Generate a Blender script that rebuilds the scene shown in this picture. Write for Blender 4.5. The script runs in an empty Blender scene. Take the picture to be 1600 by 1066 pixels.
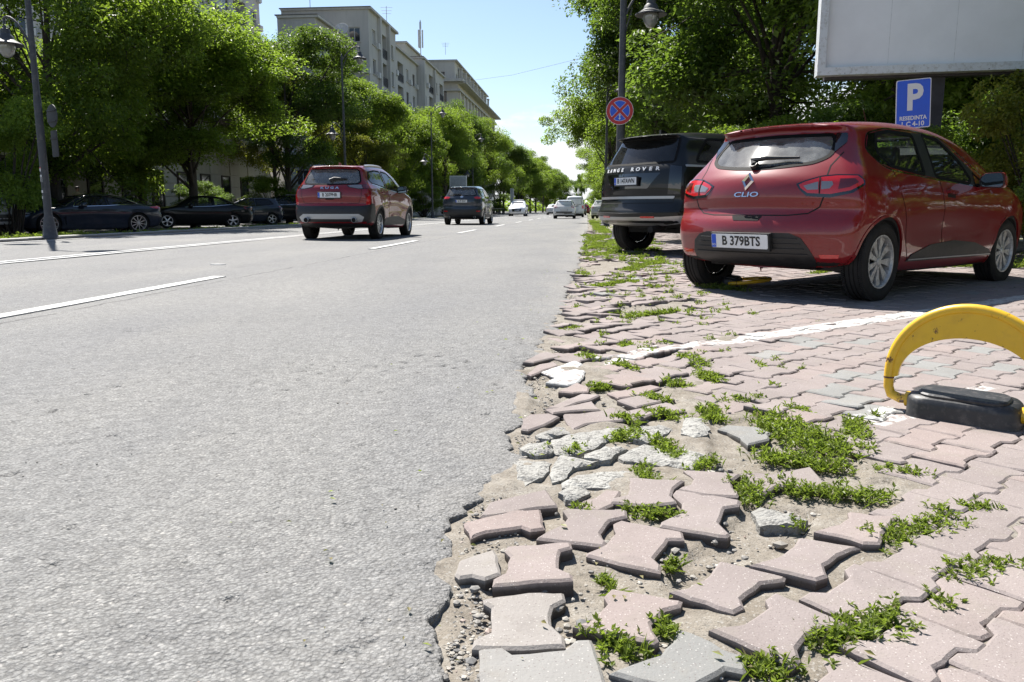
import bpy, bmesh, math, random
import numpy as np
from mathutils import Vector, Matrix
from mathutils.geometry import delaunay_2d_cdt

S = bpy.context.scene
COL = S.collection
RNG = random.Random(7)
NR = np.random.default_rng(11)
R = math.radians

# ------------------------------------------------------------------ camera
FPX, CXP, CYP, CAMH = 1225.0, 800.0, 533.0, 0.70
_yaw = math.atan(115 / FPX)
_pit = math.atan(206 / FPX * math.cos(_yaw))
_f = np.array([-math.sin(_yaw) * math.cos(_pit), math.cos(_yaw) * math.cos(_pit), -math.sin(_pit)])
_r = np.array([math.cos(_yaw), math.sin(_yaw), 0.0])
_u = np.cross(_r, _f)
CAMP = np.array([0, 0, CAMH])
cam = bpy.data.cameras.new('camera')
cam.sensor_width = 36.0
cam.lens = FPX / 1600 * 36
cam.clip_start = 0.05
cam.clip_end = 6000
camo = bpy.data.objects.new('camera', cam)
COL.objects.link(camo)
camo.matrix_world = Matrix(((_r[0], _u[0], -_f[0], 0), (_r[1], _u[1], -_f[1], 0), (_r[2], _u[2], -_f[2], CAMH), (0, 0, 0, 1)))
S.camera = camo

# ------------------------------------------------------------------ sun and sky
SUN = Vector((-0.337, 0.465, 0.819)).normalized()
sl = bpy.data.lights.new('sun', 'SUN')
sl.energy = 5.0
sl.angle = R(0.53)
sl.color = (1.0, 0.955, 0.89)
so = bpy.data.objects.new('sun', sl)
COL.objects.link(so)
so.rotation_euler = SUN.to_track_quat('Z', 'Y').to_euler()
so.location = (-20, 30, 60)

W = bpy.data.worlds.new('World')
S.world = W
W.use_nodes = True
wt = W.node_tree
wn, wl = wt.nodes, wt.links
wn.clear()
wo = wn.new('ShaderNodeOutputWorld')
bg = wn.new('ShaderNodeBackground')
bg.inputs['Strength'].default_value = 0.068
wl.new(bg.outputs[0], wo.inputs[0])
sky = wn.new('ShaderNodeTexSky')
sky.sky_type = 'NISHITA'
sky.sun_disc = False
sky.sun_elevation = math.asin(SUN.z)
sky.sun_rotation = math.atan2(SUN.x, SUN.y)
sky.air_density = 1.0
sky.dust_density = 0.6
sky.ozone_density = 1.6
tc = wn.new('ShaderNodeTexCoord')
sep = wn.new('ShaderNodeSeparateXYZ')
wl.new(tc.outputs['Generated'], sep.inputs[0])
mp = wn.new('ShaderNodeMapping')
mp.inputs['Scale'].default_value = (1.0, 1.0, 2.6)
mp.inputs['Location'].default_value = (0.37, 0.1, 0.0)
wl.new(tc.outputs['Generated'], mp.inputs[0])
nz = wn.new('ShaderNodeTexNoise')
nz.inputs['Scale'].default_value = 5.5
nz.inputs['Detail'].default_value = 7.0
nz.inputs['Roughness'].default_value = 0.55
wl.new(mp.outputs[0], nz.inputs[0])
elev = wn.new('ShaderNodeMapRange')          # cumulus banks low over the horizon, all the way round
elev.inputs[1].default_value = -0.02
elev.inputs[2].default_value = 0.25
elev.inputs[3].default_value = 0.44
elev.inputs[4].default_value = -0.33
wl.new(sep.outputs[2], elev.inputs[0])
add = wn.new('ShaderNodeMath')
add.operation = 'ADD'
wl.new(nz.outputs[0], add.inputs[0])
wl.new(elev.outputs[0], add.inputs[1])
cm = wn.new('ShaderNodeMapRange')
cm.interpolation_type = 'SMOOTHSTEP'
cm.inputs[1].default_value = 0.515
cm.inputs[2].default_value = 0.62
wl.new(add.outputs[0], cm.inputs[0])
mixc = wn.new('ShaderNodeMix')
mixc.data_type = 'RGBA'
wl.new(cm.outputs[0], mixc.inputs[0])
wl.new(sky.outputs[0], mixc.inputs[6])
mixc.inputs[7].default_value = (7.0, 7.15, 7.4, 1)
wl.new(mixc.outputs[2], bg.inputs[0])

S.view_settings.view_transform = 'Standard'
S.view_settings.look = 'None'
S.view_settings.gamma = 1.0
S.view_settings.use_curve_mapping = False
S.view_settings.exposure = 1.24
S.render.engine = 'CYCLES'
S.cycles.max_bounces = 7
S.cycles.transparent_max_bounces = 8
S.cycles.use_denoising = True
S.cycles.sample_clamp_indirect = 6.0
S.cycles.caustics_reflective = False
S.cycles.caustics_refractive = False


# ------------------------------------------------------------------ helpers
def pray(px, py):
    d = _f * FPX + _r * (px - CXP) - _u * (py - CYP)
    return d / np.linalg.norm(d)


def gnd(px, py, z=0.0):
    d = pray(px, py)
    return CAMP + d * ((z - CAMH) / d[2])


def tag(o, label=None, cat=None, group=None, kind=None):
    if label: o['label'] = label
    if cat: o['category'] = cat
    if group: o['group'] = group
    if kind: o['kind'] = kind
    return o


def link(o, parent=None):
    COL.objects.link(o)
    if parent is not None: o.parent = parent
    return o


def empty(name, loc=(0, 0, 0), rz=0.0):
    o = bpy.data.objects.new(name, None)
    o.location = loc
    o.rotation_euler = (0, 0, rz)
    o.empty_display_size = 0.2
    return link(o)


def kids(o):
    return [c for c in bpy.data.objects if c.parent == o]


def copy_tree(o, parent=None, _idx=None):
    if _idx is None:
        _idx = {}
        for c in bpy.data.objects:
            if c.parent is not None: _idx.setdefault(c.parent.name, []).append(c)
    c = o.copy()
    COL.objects.link(c)
    if parent is not None: c.parent = parent
    for ch in _idx.get(o.name, []): copy_tree(ch, c, _idx)
    return c


def mesh_from(name, V, Fc, mats, mi=None, smooth=False):
    me = bpy.data.meshes.new(name)
    me.from_pydata([tuple(map(float, v)) for v in V] if not isinstance(V, np.ndarray) else V.tolist(), [], Fc if isinstance(Fc, list) else Fc.tolist())
    for m in (mats if isinstance(mats, (list, tuple)) else [mats]): me.materials.append(m)
    if mi is not None: me.polygons.foreach_set('material_index', np.asarray(mi, dtype=np.int32))
    if smooth: me.polygons.foreach_set('use_smooth', np.ones(len(me.polygons), dtype=bool))
    me.update()
    return me


def mesh_obj(name, V, Fc, mats, parent=None, mi=None, smooth=False):
    return link(bpy.data.objects.new(name, mesh_from(name, V, Fc, mats, mi, smooth)), parent)


class MB:
    """collects shapes, then links them as one mesh object"""
    def __init__(s):
        s.v, s.f, s.m = [], [], []

    def add(s, V, Fc, m=0):
        b = len(s.v)
        s.v.extend([tuple(map(float, q)) for q in V])
        s.f.extend([[i + b for i in q] for q in Fc])
        s.m.extend([m] * len(Fc))
        return s

    def box(s, c, d, rz=0.0, m=0, M=None):
        x, y, z = d[0] / 2, d[1] / 2, d[2] / 2
        P = [(-x, -y, -z), (x, -y, -z), (x, y, -z), (-x, y, -z), (-x, -y, z), (x, -y, z), (x, y, z), (-x, y, z)]
        if M is None: M = Matrix.Rotation(rz, 3, 'Z')
        return s.add([Vector(c) + M @ Vector(p) for p in P], [[0, 3, 2, 1], [4, 5, 6, 7], [0, 1, 5, 4], [1, 2, 6, 5], [2, 3, 7, 6], [3, 0, 4, 7]], m)

    def tube(s, pts, rad, n=8, m=0, cap=True):
        pts = [Vector(p) for p in pts]
        if not isinstance(rad, (list, tuple)): rad = [rad] * len(pts)
        V, Fc = [], []
        up = None
        for i, p in enumerate(pts):
            t = (pts[min(i + 1, len(pts) - 1)] - pts[max(i - 1, 0)]).normalized()
            if up is None: up = Vector((0, 0, 1)) if abs(t.z) < 0.9 else Vector((1, 0, 0))
            a = t.cross(up)
            if a.length < 1e-4:
                up = Vector((1, 0, 0)) if abs(t.x) < 0.9 else Vector((0, 1, 0))
                a = t.cross(up)
            a.normalize()
            b = t.cross(a).normalized()
            up = -b if (-b).dot(up) > 0 else b
            for k in range(n):
                an = 2 * math.pi * k / n
                V.append(p + (a * math.cos(an) + b * math.sin(an)) * rad[i])
        for i in range(len(pts) - 1):
            for k in range(n):
                Fc.append([i * n + k, i * n + (k + 1) % n, (i + 1) * n + (k + 1) % n, (i + 1) * n + k])
        if cap:
            Fc.append(list(range(n)))
            Fc.append([(len(pts) - 1) * n + k for k in range(n)][::-1])
        return s.add(V, Fc, m)

    def lathe(s, prof, c=(0, 0, 0), axis='Z', n=24, m=0, ang=2 * math.pi):
        """prof: list of (radius, height along axis)"""
        V, Fc = [], []
        for (r_, h) in prof:
            for k in range(n):
                a = ang * k / n
                x, y = r_ * math.cos(a), r_ * math.sin(a)
                V.append({'Z': (x, y, h), 'Y': (x, h, y), 'X': (h, x, y)}[axis])
        for i in range(len(prof) - 1):
            for k in range(n):
                Fc.append([i * n + k, i * n + (k + 1) % n, (i + 1) * n + (k + 1) % n, (i + 1) * n + k])
        c = Vector(c)
        return s.add([Vector(v) + c for v in V], Fc, m)

    def prism(s, poly, z0, z1, M=None, m=0, bev=0.0, inset=0.0):
        """poly: list of 2D points counter-clockwise; extruded along local z"""
        n = len(poly)
        P = [Vector((p[0], p[1], 0)) for p in poly]
        if bev > 0:
            cen = sum(P, Vector()) / n
            ins = []
            for i in range(n):
                a, b, c_ = P[i - 1], P[i], P[(i + 1) % n]
                e1, e2 = (b - a).normalized(), (c_ - b).normalized()
                n1, n2 = Vector((-e1.y, e1.x, 0)), Vector((-e2.y, e2.x, 0))
                bi = (n1 + n2)
                d = bi.length
                bi = bi / d if d > 1e-4 else n1
                ins.append(b + bi * (bev / max(0.5, bi.dot(n1))))
            V = [(p.x, p.y, z0) for p in P] + [(p.x, p.y, z1 - bev * 0.8) for p in P] + [(p.x, p.y, z1) for p in ins]
            Fc = [[i, (i + 1) % n, n + (i + 1) % n, n + i] for i in range(n)] + [[n + i, n + (i + 1) % n, 2 * n + (i + 1) % n, 2 * n + i] for i in range(n)]
            Fc += [[2 * n + i for i in range(n)], list(range(n))[::-1]]
        else:
            V = [(p.x, p.y, z0) for p in P] + [(p.x, p.y, z1) for p in P]
            Fc = [[i, (i + 1) % n, n + (i + 1) % n, n + i] for i in range(n)] + [[n + i for i in range(n)], list(range(n))[::-1]]
        if M is not None: V = [M @ Vector(v) for v in V]
        return s.add(V, Fc, m)

    def mesh(s, name, mats, smooth=False):
        return mesh_from(name, s.v, s.f, mats, s.m, smooth)

    def build(s, name, mats, parent=None, smooth=False):
        return link(bpy.data.objects.new(name, s.mesh(name, mats, smooth)), parent)


def smooth_angle(o, deg=35):
    """smooth shading with hard edges above an angle"""
    me = o.data
    bm = bmesh.new()
    bm.from_mesh(me)
    for f_ in bm.faces: f_.smooth = True
    lim = R(deg)
    for e in bm.edges:
        if len(e.link_faces) != 2 or e.calc_face_angle(0) > lim: e.smooth = False
    bm.to_mesh(me)
    bm.free()
    return o


# ------------------------------------------------------------------ materials
def new_mat(name):
    m = bpy.data.materials.new(name)
    m.use_nodes = True
    return m, m.node_tree.nodes, m.node_tree.links, m.node_tree.nodes['Principled BSDF']


def ramp(nt, src, stops, interp='LINEAR'):
    r_ = nt.nodes.new('ShaderNodeValToRGB')
    r_.color_ramp.interpolation = interp
    el = r_.color_ramp.elements
    while len(el) < len(stops): el.new(0.5)
    for e, (p, c) in zip(el, stops):
        e.position = p
        e.color = tuple(c) + (1,) if len(c) == 3 else c
    nt.links.new(src, r_.inputs[0])
    return r_.outputs[0]


def noise(nt, vec, scale, detail=4, rough=0.55, dist=0.0):
    n = nt.nodes.new('ShaderNodeTexNoise')
    n.inputs['Scale'].default_value = scale
    n.inputs['Detail'].default_value = detail
    n.inputs['Roughness'].default_value = rough
    n.inputs['Distortion'].default_value = dist
    if vec is not None: nt.links.new(vec, n.inputs['Vector'])
    return n.outputs[0]


def voro(nt, vec, scale, feature='F1', out=0, rnd=1.0):
    n = nt.nodes.new('ShaderNodeTexVoronoi')
    n.feature = feature
    n.inputs['Scale'].default_value = scale
    n.inputs['Randomness'].default_value = rnd
    if vec is not None: nt.links.new(vec, n.inputs['Vector'])
    return n.outputs[out]


def mixc_(nt, fac, a, b, mode='MIX'):
    n = nt.nodes.new('ShaderNodeMix')
    n.data_type = 'RGBA'
    n.blend_type = mode
    for sock, val in ((0, fac), (6, a), (7, b)):
        if isinstance(val, (int, float)): n.inputs[sock].default_value = val
        elif isinstance(val, (tuple, list)): n.inputs[sock].default_value = tuple(val) + ((1,) if len(val) == 3 else ())
        else: nt.links.new(val, n.inputs[sock])
    return n.outputs[2]


def math_(nt, op, a, b=None, c=None, clamp=False):
    n = nt.nodes.new('ShaderNodeMath')
    n.operation = op
    n.use_clamp = clamp
    for i, v in enumerate((a, b, c)):
        if v is None: continue
        if isinstance(v, (int, float)): n.inputs[i].default_value = v
        else: nt.links.new(v, n.inputs[i])
    return n.outputs[0]


def bump(nt, height, strength=0.4, dist=0.01, normal=None):
    n = nt.nodes.new('ShaderNodeBump')
    n.inputs['Strength'].default_value = strength
    n.inputs['Distance'].default_value = dist
    nt.links.new(height, n.inputs['Height'])
    if normal is not None: nt.links.new(normal, n.inputs['Normal'])
    return n.outputs[0]


def pos(nt):
    g = nt.nodes.new('ShaderNodeNewGeometry')
    return g.outputs['Position']


def objco(nt):
    g = nt.nodes.new('ShaderNodeTexCoord')
    return g.outputs['Object']


def plain(name, col, rough=0.5, metal=0.0, spec=0.5, coat=0.0, var=0.0, vscale=6.0, bumpv=0.0, bscale=40.0, grime=None):
    m, n, l, b = new_mat(name)
    nt = m.node_tree
    b.inputs['Base Color'].default_value = tuple(col) + (1,)
    b.inputs['Roughness'].default_value = rough
    b.inputs['Metallic'].default_value = metal
    b.inputs['Specular IOR Level'].default_value = spec
    b.inputs['Coat Weight'].default_value = coat
    b.inputs['Coat Roughness'].default_value = 0.04
    if var > 0:
        ns = noise(nt, objco(nt), vscale, 6, 0.6)
        lo = tuple(c * (1 - var) for c in col)
        hi = tuple(min(1, c * (1 + var)) for c in col)
        cc = ramp(nt, ns, [(0.3, lo), (0.7, hi)])
        if grime:
            g2 = noise(nt, objco(nt), vscale * 2.7, 8, 0.7)
            cc = mixc_(nt, ramp(nt, g2, [(0.5, (0, 0, 0)), (0.72, (1, 1, 1))]), cc, grime)
        l.new(cc, b.inputs['Base Color'])
        rr = nt.nodes.new('ShaderNodeMapRange')
        l.new(ns, rr.inputs[0])
        rr.inputs[3].default_value = max(0.02, rough - 0.1)
        rr.inputs[4].default_value = min(1, rough + 0.12)
        l.new(rr.outputs[0], b.inputs['Roughness'])
    if bumpv > 0:
        l.new(bump(nt, noise(nt, objco(nt), bscale, 5, 0.6), bumpv, 0.01), b.inputs['Normal'])
    return m


MAT = {}
TRACED = [
    ('g', [(-0.142, 1.024), (-0.050, 1.029), (0.032, 1.052), (0.040, 1.076), (0.028, 1.156), (0.018, 1.207), (-0.007, 1.200), (-0.026, 1.169), (-0.105, 1.146), (-0.125, 1.165), (-0.162, 1.156)]),
    ('w', [(-0.174, 1.307), (-0.157, 1.294), (-0.155, 1.264), (-0.149, 1.214), (-0.174, 1.184), (-0.175, 1.158), (-0.125, 1.160), (-0.069, 1.172), (-0.024, 1.184), (-0.026, 1.215), (-0.049, 1.252), (-0.048, 1.313), (-0.025, 1.339), (-0.030, 1.369), (-0.098, 1.360), (-0.177, 1.322)]),
    ('p', [(-0.160, 1.524), (-0.145, 1.495), (-0.144, 1.420), (-0.166, 1.395), (-0.166, 1.361), (-0.090, 1.379), (-0.013, 1.393), (-0.016, 1.419), (-0.045, 1.443), (-0.044, 1.527), (-0.019, 1.541), (-0.022, 1.572), (-0.094, 1.562), (-0.157, 1.544)]),
    ('w', [(-0.245, 1.471), (-0.244, 1.407), (-0.235, 1.388), (-0.209, 1.404), (-0.183, 1.390), (-0.153, 1.416), (-0.170, 1.493), (-0.181, 1.531)]),
    ('p', [(-0.262, 1.643), (-0.239, 1.585), (-0.209, 1.622), (-0.134, 1.655), (-0.112, 1.640), (-0.082, 1.656), (-0.099, 1.763), (-0.153, 1.753), (-0.188, 1.725), (-0.267, 1.666)]),
    ('p', [(-0.188, 1.727), (-0.125, 1.768), (-0.106, 1.779), (-0.056, 1.793), (-0.092, 1.898), (-0.223, 1.804), (-0.238, 1.714)]),
    ('p', [(-0.045, 1.758), (-0.031, 1.717), (-0.049, 1.674), (-0.096, 1.616), (-0.098, 1.604), (-0.022, 1.586), (0.049, 1.571), (0.052, 1.593), (0.041, 1.636), (0.064, 1.701), (0.103, 1.721), (0.105, 1.760), (-0.032, 1.768)]),
    ('p', [(0.070, 1.694), (0.075, 1.647), (0.049, 1.586), (0.011, 1.547), (0.011, 1.534), (0.081, 1.494), (0.156, 1.464), (0.163, 1.490), (0.147, 1.526), (0.187, 1.613), (0.220, 1.616), (0.221, 1.653), (0.151, 1.685), (0.090, 1.712)]),
    ('p', [(0.221, 1.884), (0.239, 1.829), (0.228, 1.766), (0.179, 1.720), (0.174, 1.695), (0.247, 1.663), (0.317, 1.637), (0.324, 1.655), (0.310, 1.716), (0.337, 1.803), (0.371, 1.815), (0.382, 1.852), (0.235, 1.915)]),
    ('p', [(0.120, 1.914), (0.111, 1.874), (0.072, 1.851), (0.068, 1.823), (0.147, 1.803), (0.231, 1.820), (0.219, 1.865), (0.228, 1.914), (0.262, 1.969), (0.124, 1.988)]),
    ('p', [(0.028, 1.856), (0.000, 1.835), (-0.019, 1.787), (0.040, 1.766), (0.074, 1.814), (0.099, 1.912), (0.056, 1.912)]),
    ('p', [(0.293, 2.014), (0.280, 1.970), (0.249, 1.947), (0.236, 1.925), (0.315, 1.893), (0.382, 1.890), (0.394, 1.920), (0.382, 1.949), (0.388, 2.002), (0.424, 2.060), (0.272, 2.080)]),
    ('p', [(0.433, 1.987), (0.445, 1.921), (0.504, 1.994), (0.577, 1.981), (0.602, 1.964), (0.630, 2.006), (0.626, 2.143), (0.506, 2.077), (0.441, 2.087)]),
    ('p', [(0.259, 1.475), (0.250, 1.454), (0.196, 1.390), (0.162, 1.375), (0.197, 1.348), (0.268, 1.312), (0.290, 1.333), (0.290, 1.362), (0.341, 1.429), (0.390, 1.450), (0.397, 1.464), (0.276, 1.516)]),
    ('p', [(0.041, 1.357), (0.048, 1.331), (0.023, 1.270), (-0.013, 1.243), (0.059, 1.214), (0.121, 1.190), (0.129, 1.203), (0.120, 1.255), (0.148, 1.305), (0.177, 1.323), (0.184, 1.344), (0.055, 1.391)]),
    ('p', [(0.333, 1.358), (0.335, 1.333), (0.282, 1.275), (0.217, 1.246), (0.331, 1.154), (0.346, 1.171), (0.349, 1.207), (0.377, 1.248), (0.411, 1.269), (0.464, 1.288), (0.357, 1.386)]),
    ('g', [(0.159, 1.240), (0.154, 1.215), (0.129, 1.174), (0.079, 1.140), (0.044, 1.109), (0.157, 1.075), (0.179, 1.099), (0.227, 1.145), (0.255, 1.137), (0.277, 1.177), (0.167, 1.262)]),
    ('p', [(0.446, 1.609), (0.396, 1.543), (0.334, 1.499), (0.447, 1.450), (0.474, 1.470), (0.483, 1.520), (0.542, 1.590), (0.587, 1.622), (0.470, 1.657)]),
    ('p', [(0.613, 1.786), (0.575, 1.733), (0.507, 1.688), (0.590, 1.625), (0.628, 1.626), (0.655, 1.686), (0.697, 1.752), (0.725, 1.796), (0.624, 1.821)]),
    ('c', [(-0.105, 2.309), (-0.087, 2.226), (-0.048, 2.206), (0.001, 2.234), (0.044, 2.298), (0.074, 2.351), (0.098, 2.406), (0.117, 2.505), (0.078, 2.509), (-0.038, 2.420), (-0.100, 2.361)]),
    ('c', [(0.135, 2.396), (0.178, 2.361), (0.195, 2.350), (0.246, 2.433), (0.294, 2.529), (0.278, 2.557), (0.169, 2.524), (0.136, 2.492)]),
    ('c', [(-0.138, 2.370), (-0.107, 2.353), (-0.083, 2.402), (-0.036, 2.427), (-0.055, 2.503), (-0.087, 2.508), (-0.151, 2.396)]),
    ('c', [(-0.181, 2.205), (-0.126, 2.176), (-0.089, 2.202), (-0.089, 2.285), (-0.109, 2.315), (-0.189, 2.240)]),
    ('c', [(-0.180, 2.033), (-0.169, 1.967), (-0.152, 1.927), (-0.102, 2.001), (-0.091, 2.082), (-0.090, 2.130), (-0.177, 2.154), (-0.199, 2.136)]),
    ('c', [(-0.083, 2.125), (-0.090, 2.022), (-0.082, 1.965), (-0.055, 1.987), (-0.018, 2.068), (0.049, 2.132), (-0.002, 2.154), (-0.061, 2.193)]),
    ('c', [(0.001, 2.155), (0.052, 2.138), (0.076, 2.140), (0.098, 2.208), (0.133, 2.270), (0.109, 2.292), (0.062, 2.269), (0.008, 2.189)]),
    ('c', [(0.113, 2.154), (0.169, 2.138), (0.261, 2.126), (0.311, 2.110), (0.335, 2.143), (0.362, 2.279), (0.288, 2.302), (0.171, 2.316), (0.100, 2.197)]),
    ('c', [(-0.050, 1.932), (-0.013, 1.949), (0.033, 1.940), (0.073, 1.935), (0.096, 1.973), (0.139, 2.014), (0.158, 2.065), (0.127, 2.092), (0.067, 2.066), (-0.014, 2.039), (-0.054, 1.968)]),
    ('c', [(-0.039, 1.847), (-0.021, 1.833), (0.003, 1.860), (0.024, 1.913), (-0.013, 1.940), (-0.041, 1.933), (-0.058, 1.888)]),
    ('c', [(0.309, 2.452), (0.350, 2.419), (0.389, 2.438), (0.408, 2.508), (0.403, 2.656), (0.346, 2.642)]),
    ('g', [(0.460, 2.497), (0.488, 2.425), (0.490, 2.368), (0.496, 2.341), (0.572, 2.404), (0.599, 2.487), (0.569, 2.562), (0.474, 2.578), (0.436, 2.526)]),
    ('c', [(0.408, 1.787), (0.399, 1.731), (0.489, 1.740), (0.519, 1.766), (0.480, 1.811), (0.433, 1.848), (0.404, 1.829)]),
    ('p', [(-0.175, 2.425), (-0.126, 2.480), (-0.080, 2.579), (-0.119, 2.618), (-0.185, 2.604), (-0.203, 2.554), (-0.199, 2.435)]),
    ('p', [(-0.058, 2.553), (-0.031, 2.457), (0.014, 2.533), (0.105, 2.576), (0.147, 2.600), (0.115, 2.760), (0.092, 2.758), (0.072, 2.717), (-0.016, 2.664), (-0.072, 2.651)]),
    ('p', [(0.159, 2.581), (0.205, 2.620), (0.239, 2.680), (0.316, 2.710), (0.362, 2.722), (0.339, 2.781), (0.323, 2.843), (0.301, 2.866), (0.225, 2.794), (0.134, 2.700)]),
    ('p', [(-0.104, 2.619), (-0.068, 2.652), (-0.016, 2.686), (0.060, 2.716), (0.046, 2.769), (0.031, 2.849), (-0.074, 2.719), (-0.133, 2.675)]),
    ('p', [(-0.074, 2.734), (-0.025, 2.811), (0.031, 2.866), (0.064, 2.930), (0.039, 2.936), (-0.010, 2.949), (-0.042, 2.893), (-0.136, 2.736)]),
    ('p', [(-0.043, 2.955), (0.015, 2.970), (0.023, 3.045), (-0.029, 3.159), (-0.098, 2.977)]),
    ('v', [(-0.063, 3.105), (-0.029, 3.138), (-0.003, 3.245), (0.006, 3.381), (-0.046, 3.399), (-0.157, 3.136)]),
    ('v', [(-0.108, 3.257), (-0.050, 3.352), (-0.004, 3.525), (-0.045, 3.599), (-0.130, 3.464), (-0.190, 3.374)]),
    ('p', [(-0.224, 3.279), (-0.195, 3.339), (-0.176, 3.411), (-0.117, 3.515), (-0.136, 3.617), (-0.212, 3.531), (-0.245, 3.311)]),
    ('p', [(-0.232, 3.530), (-0.167, 3.641), (-0.114, 3.715), (-0.183, 3.855), (-0.223, 3.806), (-0.281, 3.551)]),
    ('p', [(0.129, 2.918), (0.200, 2.951), (0.265, 3.049), (0.312, 3.111), (0.269, 3.156), (0.164, 3.058), (0.090, 2.995)]),
    ('p', [(0.189, 2.775), (0.231, 2.819), (0.311, 2.884), (0.342, 2.912), (0.323, 2.999), (0.302, 3.043), (0.196, 2.951), (0.123, 2.883)]),
]
EDGE = [(-0.206, 1.063), (-0.208, 1.161), (-0.218, 1.263), (-0.237, 1.408), (-0.252, 1.554), (-0.268, 1.675), (-0.256, 1.734), (-0.243, 1.862), (-0.229, 1.984), (-0.203, 2.121), (-0.201, 2.309), (-0.209, 2.570), (-0.208, 2.894), (-0.219, 3.116), (-0.280, 3.439), (-0.228, 4.035), (-0.207, 4.862), (-0.136, 5.691), (-0.137, 6.836), (-0.132, 8.542), (-0.091, 10.928), (-0.034, 15.386), (0.019, 23.751), (0.088, 39.958)]
WEEDS = [(0.036, 1.220, 0.096, 1.169, 0.029), (0.015, 1.249, 0.057, 1.222, 0.012), (0.137, 1.281, 0.153, 1.231, 0.023), (0.264, 1.158, 0.322, 1.155, 0.026), (0.372, 1.232, 0.558, 1.321, 0.038), (0.426, 1.277, 0.559, 1.354, 0.027), (0.711, 1.504, 0.865, 1.574, 0.028), (0.647, 1.409, 0.665, 1.398, 0.021), (0.634, 1.660, 0.716, 1.701, 0.038), (0.730, 1.738, 0.846, 1.785, 0.040), (0.828, 1.861, 0.841, 1.822, 0.027), (0.115, 1.794, 0.217, 1.764, 0.026), (0.632, 2.685, 0.691, 2.426, 0.063), (0.651, 2.422, 0.787, 2.305, 0.077), (0.517, 2.249, 0.721, 2.154, 0.040), (0.498, 2.006, 0.594, 1.945, 0.042), (0.616, 1.970, 0.746, 1.937, 0.041), (0.411, 2.022, 0.424, 1.885, 0.035), (0.827, 2.164, 0.911, 2.119, 0.024), (0.903, 2.670, 0.859, 2.441, 0.033), (0.906, 1.888, 0.991, 1.896, 0.019), (0.480, 1.769, 0.499, 1.734, 0.017), (0.495, 3.420, 0.573, 3.235, 0.038), (0.541, 2.904, 0.664, 2.936, 0.033), (0.489, 3.829, 0.543, 3.566, 0.036), (0.033, 3.101, 0.110, 3.109, 0.030), (-0.025, 3.798, 0.052, 3.705, 0.031), (0.192, 4.133, 0.253, 4.041, 0.033), (0.097, 2.370, 0.183, 2.485, 0.028), (0.158, 2.101, 0.183, 1.976, 0.027), (-0.039, 2.227, -0.011, 2.293, 0.018), (0.236, 2.383, 0.273, 2.197, 0.026), (0.299, 2.115, 0.374, 2.206, 0.021), (0.106, 2.636, 0.170, 2.601, 0.026), (0.222, 2.734, 0.325, 2.657, 0.026), (0.444, 2.800, 0.450, 2.627, 0.031), (-0.007, 1.803, 0.009, 1.784, 0.012), (-0.141, 2.205, -0.115, 2.251, 0.015), (0.040, 1.441, 0.057, 1.390, 0.009), (0.168, 1.494, 0.197, 1.526, 0.010), (1.117, 7.341, 1.327, 7.071, 0.094), (0.303, 5.252, 0.653, 5.551, 0.035), (0.090, 7.244, 0.472, 7.796, 0.049), (0.442, 9.171, 1.001, 10.913, 0.049), (0.139, 18.962, 0.716, 20.313, 0.096), (0.194, 12.355, 0.468, 13.112, 0.052), (0.286, 4.044, 0.337, 3.867, 0.029), (-0.125, 4.544, -0.033, 4.677, 0.026), (0.140, 3.603, 0.220, 3.464, 0.026), (0.336, 3.213, 0.421, 3.161, 0.026), (0.216, 2.975, 0.304, 2.882, 0.024), (0.791, 3.664, 0.801, 3.576, 0.015), (0.718, 3.189, 0.777, 3.171, 0.013), (2.673, 5.848, 2.723, 5.676, 0.024), (2.492, 8.911, 3.228, 9.935, 0.038), (4.493, 10.270, 4.920, 10.536, 0.042), (0.363, 52.438, 0.560, 24.141, 0.156), (0.731, 2.827, 0.775, 2.742, 0.032), (0.998, 2.762, 1.005, 2.720, 0.013)]
_ey = np.array([p[1] for p in EDGE]); _ex = np.array([p[0] for p in EDGE])
_o = np.argsort(_ey); _ey = _ey[_o]; _ex = _ex[_o]


def xedge(y): return np.interp(y, _ey, _ex)


def tile_noise(n, sigma_px, seed):
    g = np.random.default_rng(seed).standard_normal((n, n))
    k = np.fft.fftfreq(n)
    kx, ky = np.meshgrid(k, k)
    h = np.exp(-2 * (math.pi * sigma_px) ** 2 * (kx ** 2 + ky ** 2))
    t = np.real(np.fft.ifft2(np.fft.fft2(g) * h))
    return t / t.std()


def lookup(t, x, y, cell):
    n = t.shape[0]
    u, v = np.asarray(x) / cell, np.asarray(y) / cell
    i, j = np.floor(u).astype(int), np.floor(v).astype(int)
    a, b = u - i, v - j
    i0, i1, j0, j1 = i % n, (i + 1) % n, j % n, (j + 1) % n
    return (t[i0, j0] * (1 - a) * (1 - b) + t[i1, j0] * a * (1 - b) + t[i0, j1] * (1 - a) * b + t[i1, j1] * a * b)


T1 = tile_noise(512, 1.0, 1); T2 = tile_noise(512, 2.2, 2); T3 = tile_noise(256, 4.0, 3)


def grow(a, b, d0, k):
    out, d = [a], d0
    while out[-1] < b:
        out.append(out[-1] + d)
        d *= k
    return out


def grid_faces(ny, nx):
    i = np.arange(ny - 1)[:, None] * nx + np.arange(nx - 1)[None, :]
    i = i.ravel()
    return np.stack([i, i + 1, i + nx + 1, i + nx], 1)


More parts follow.
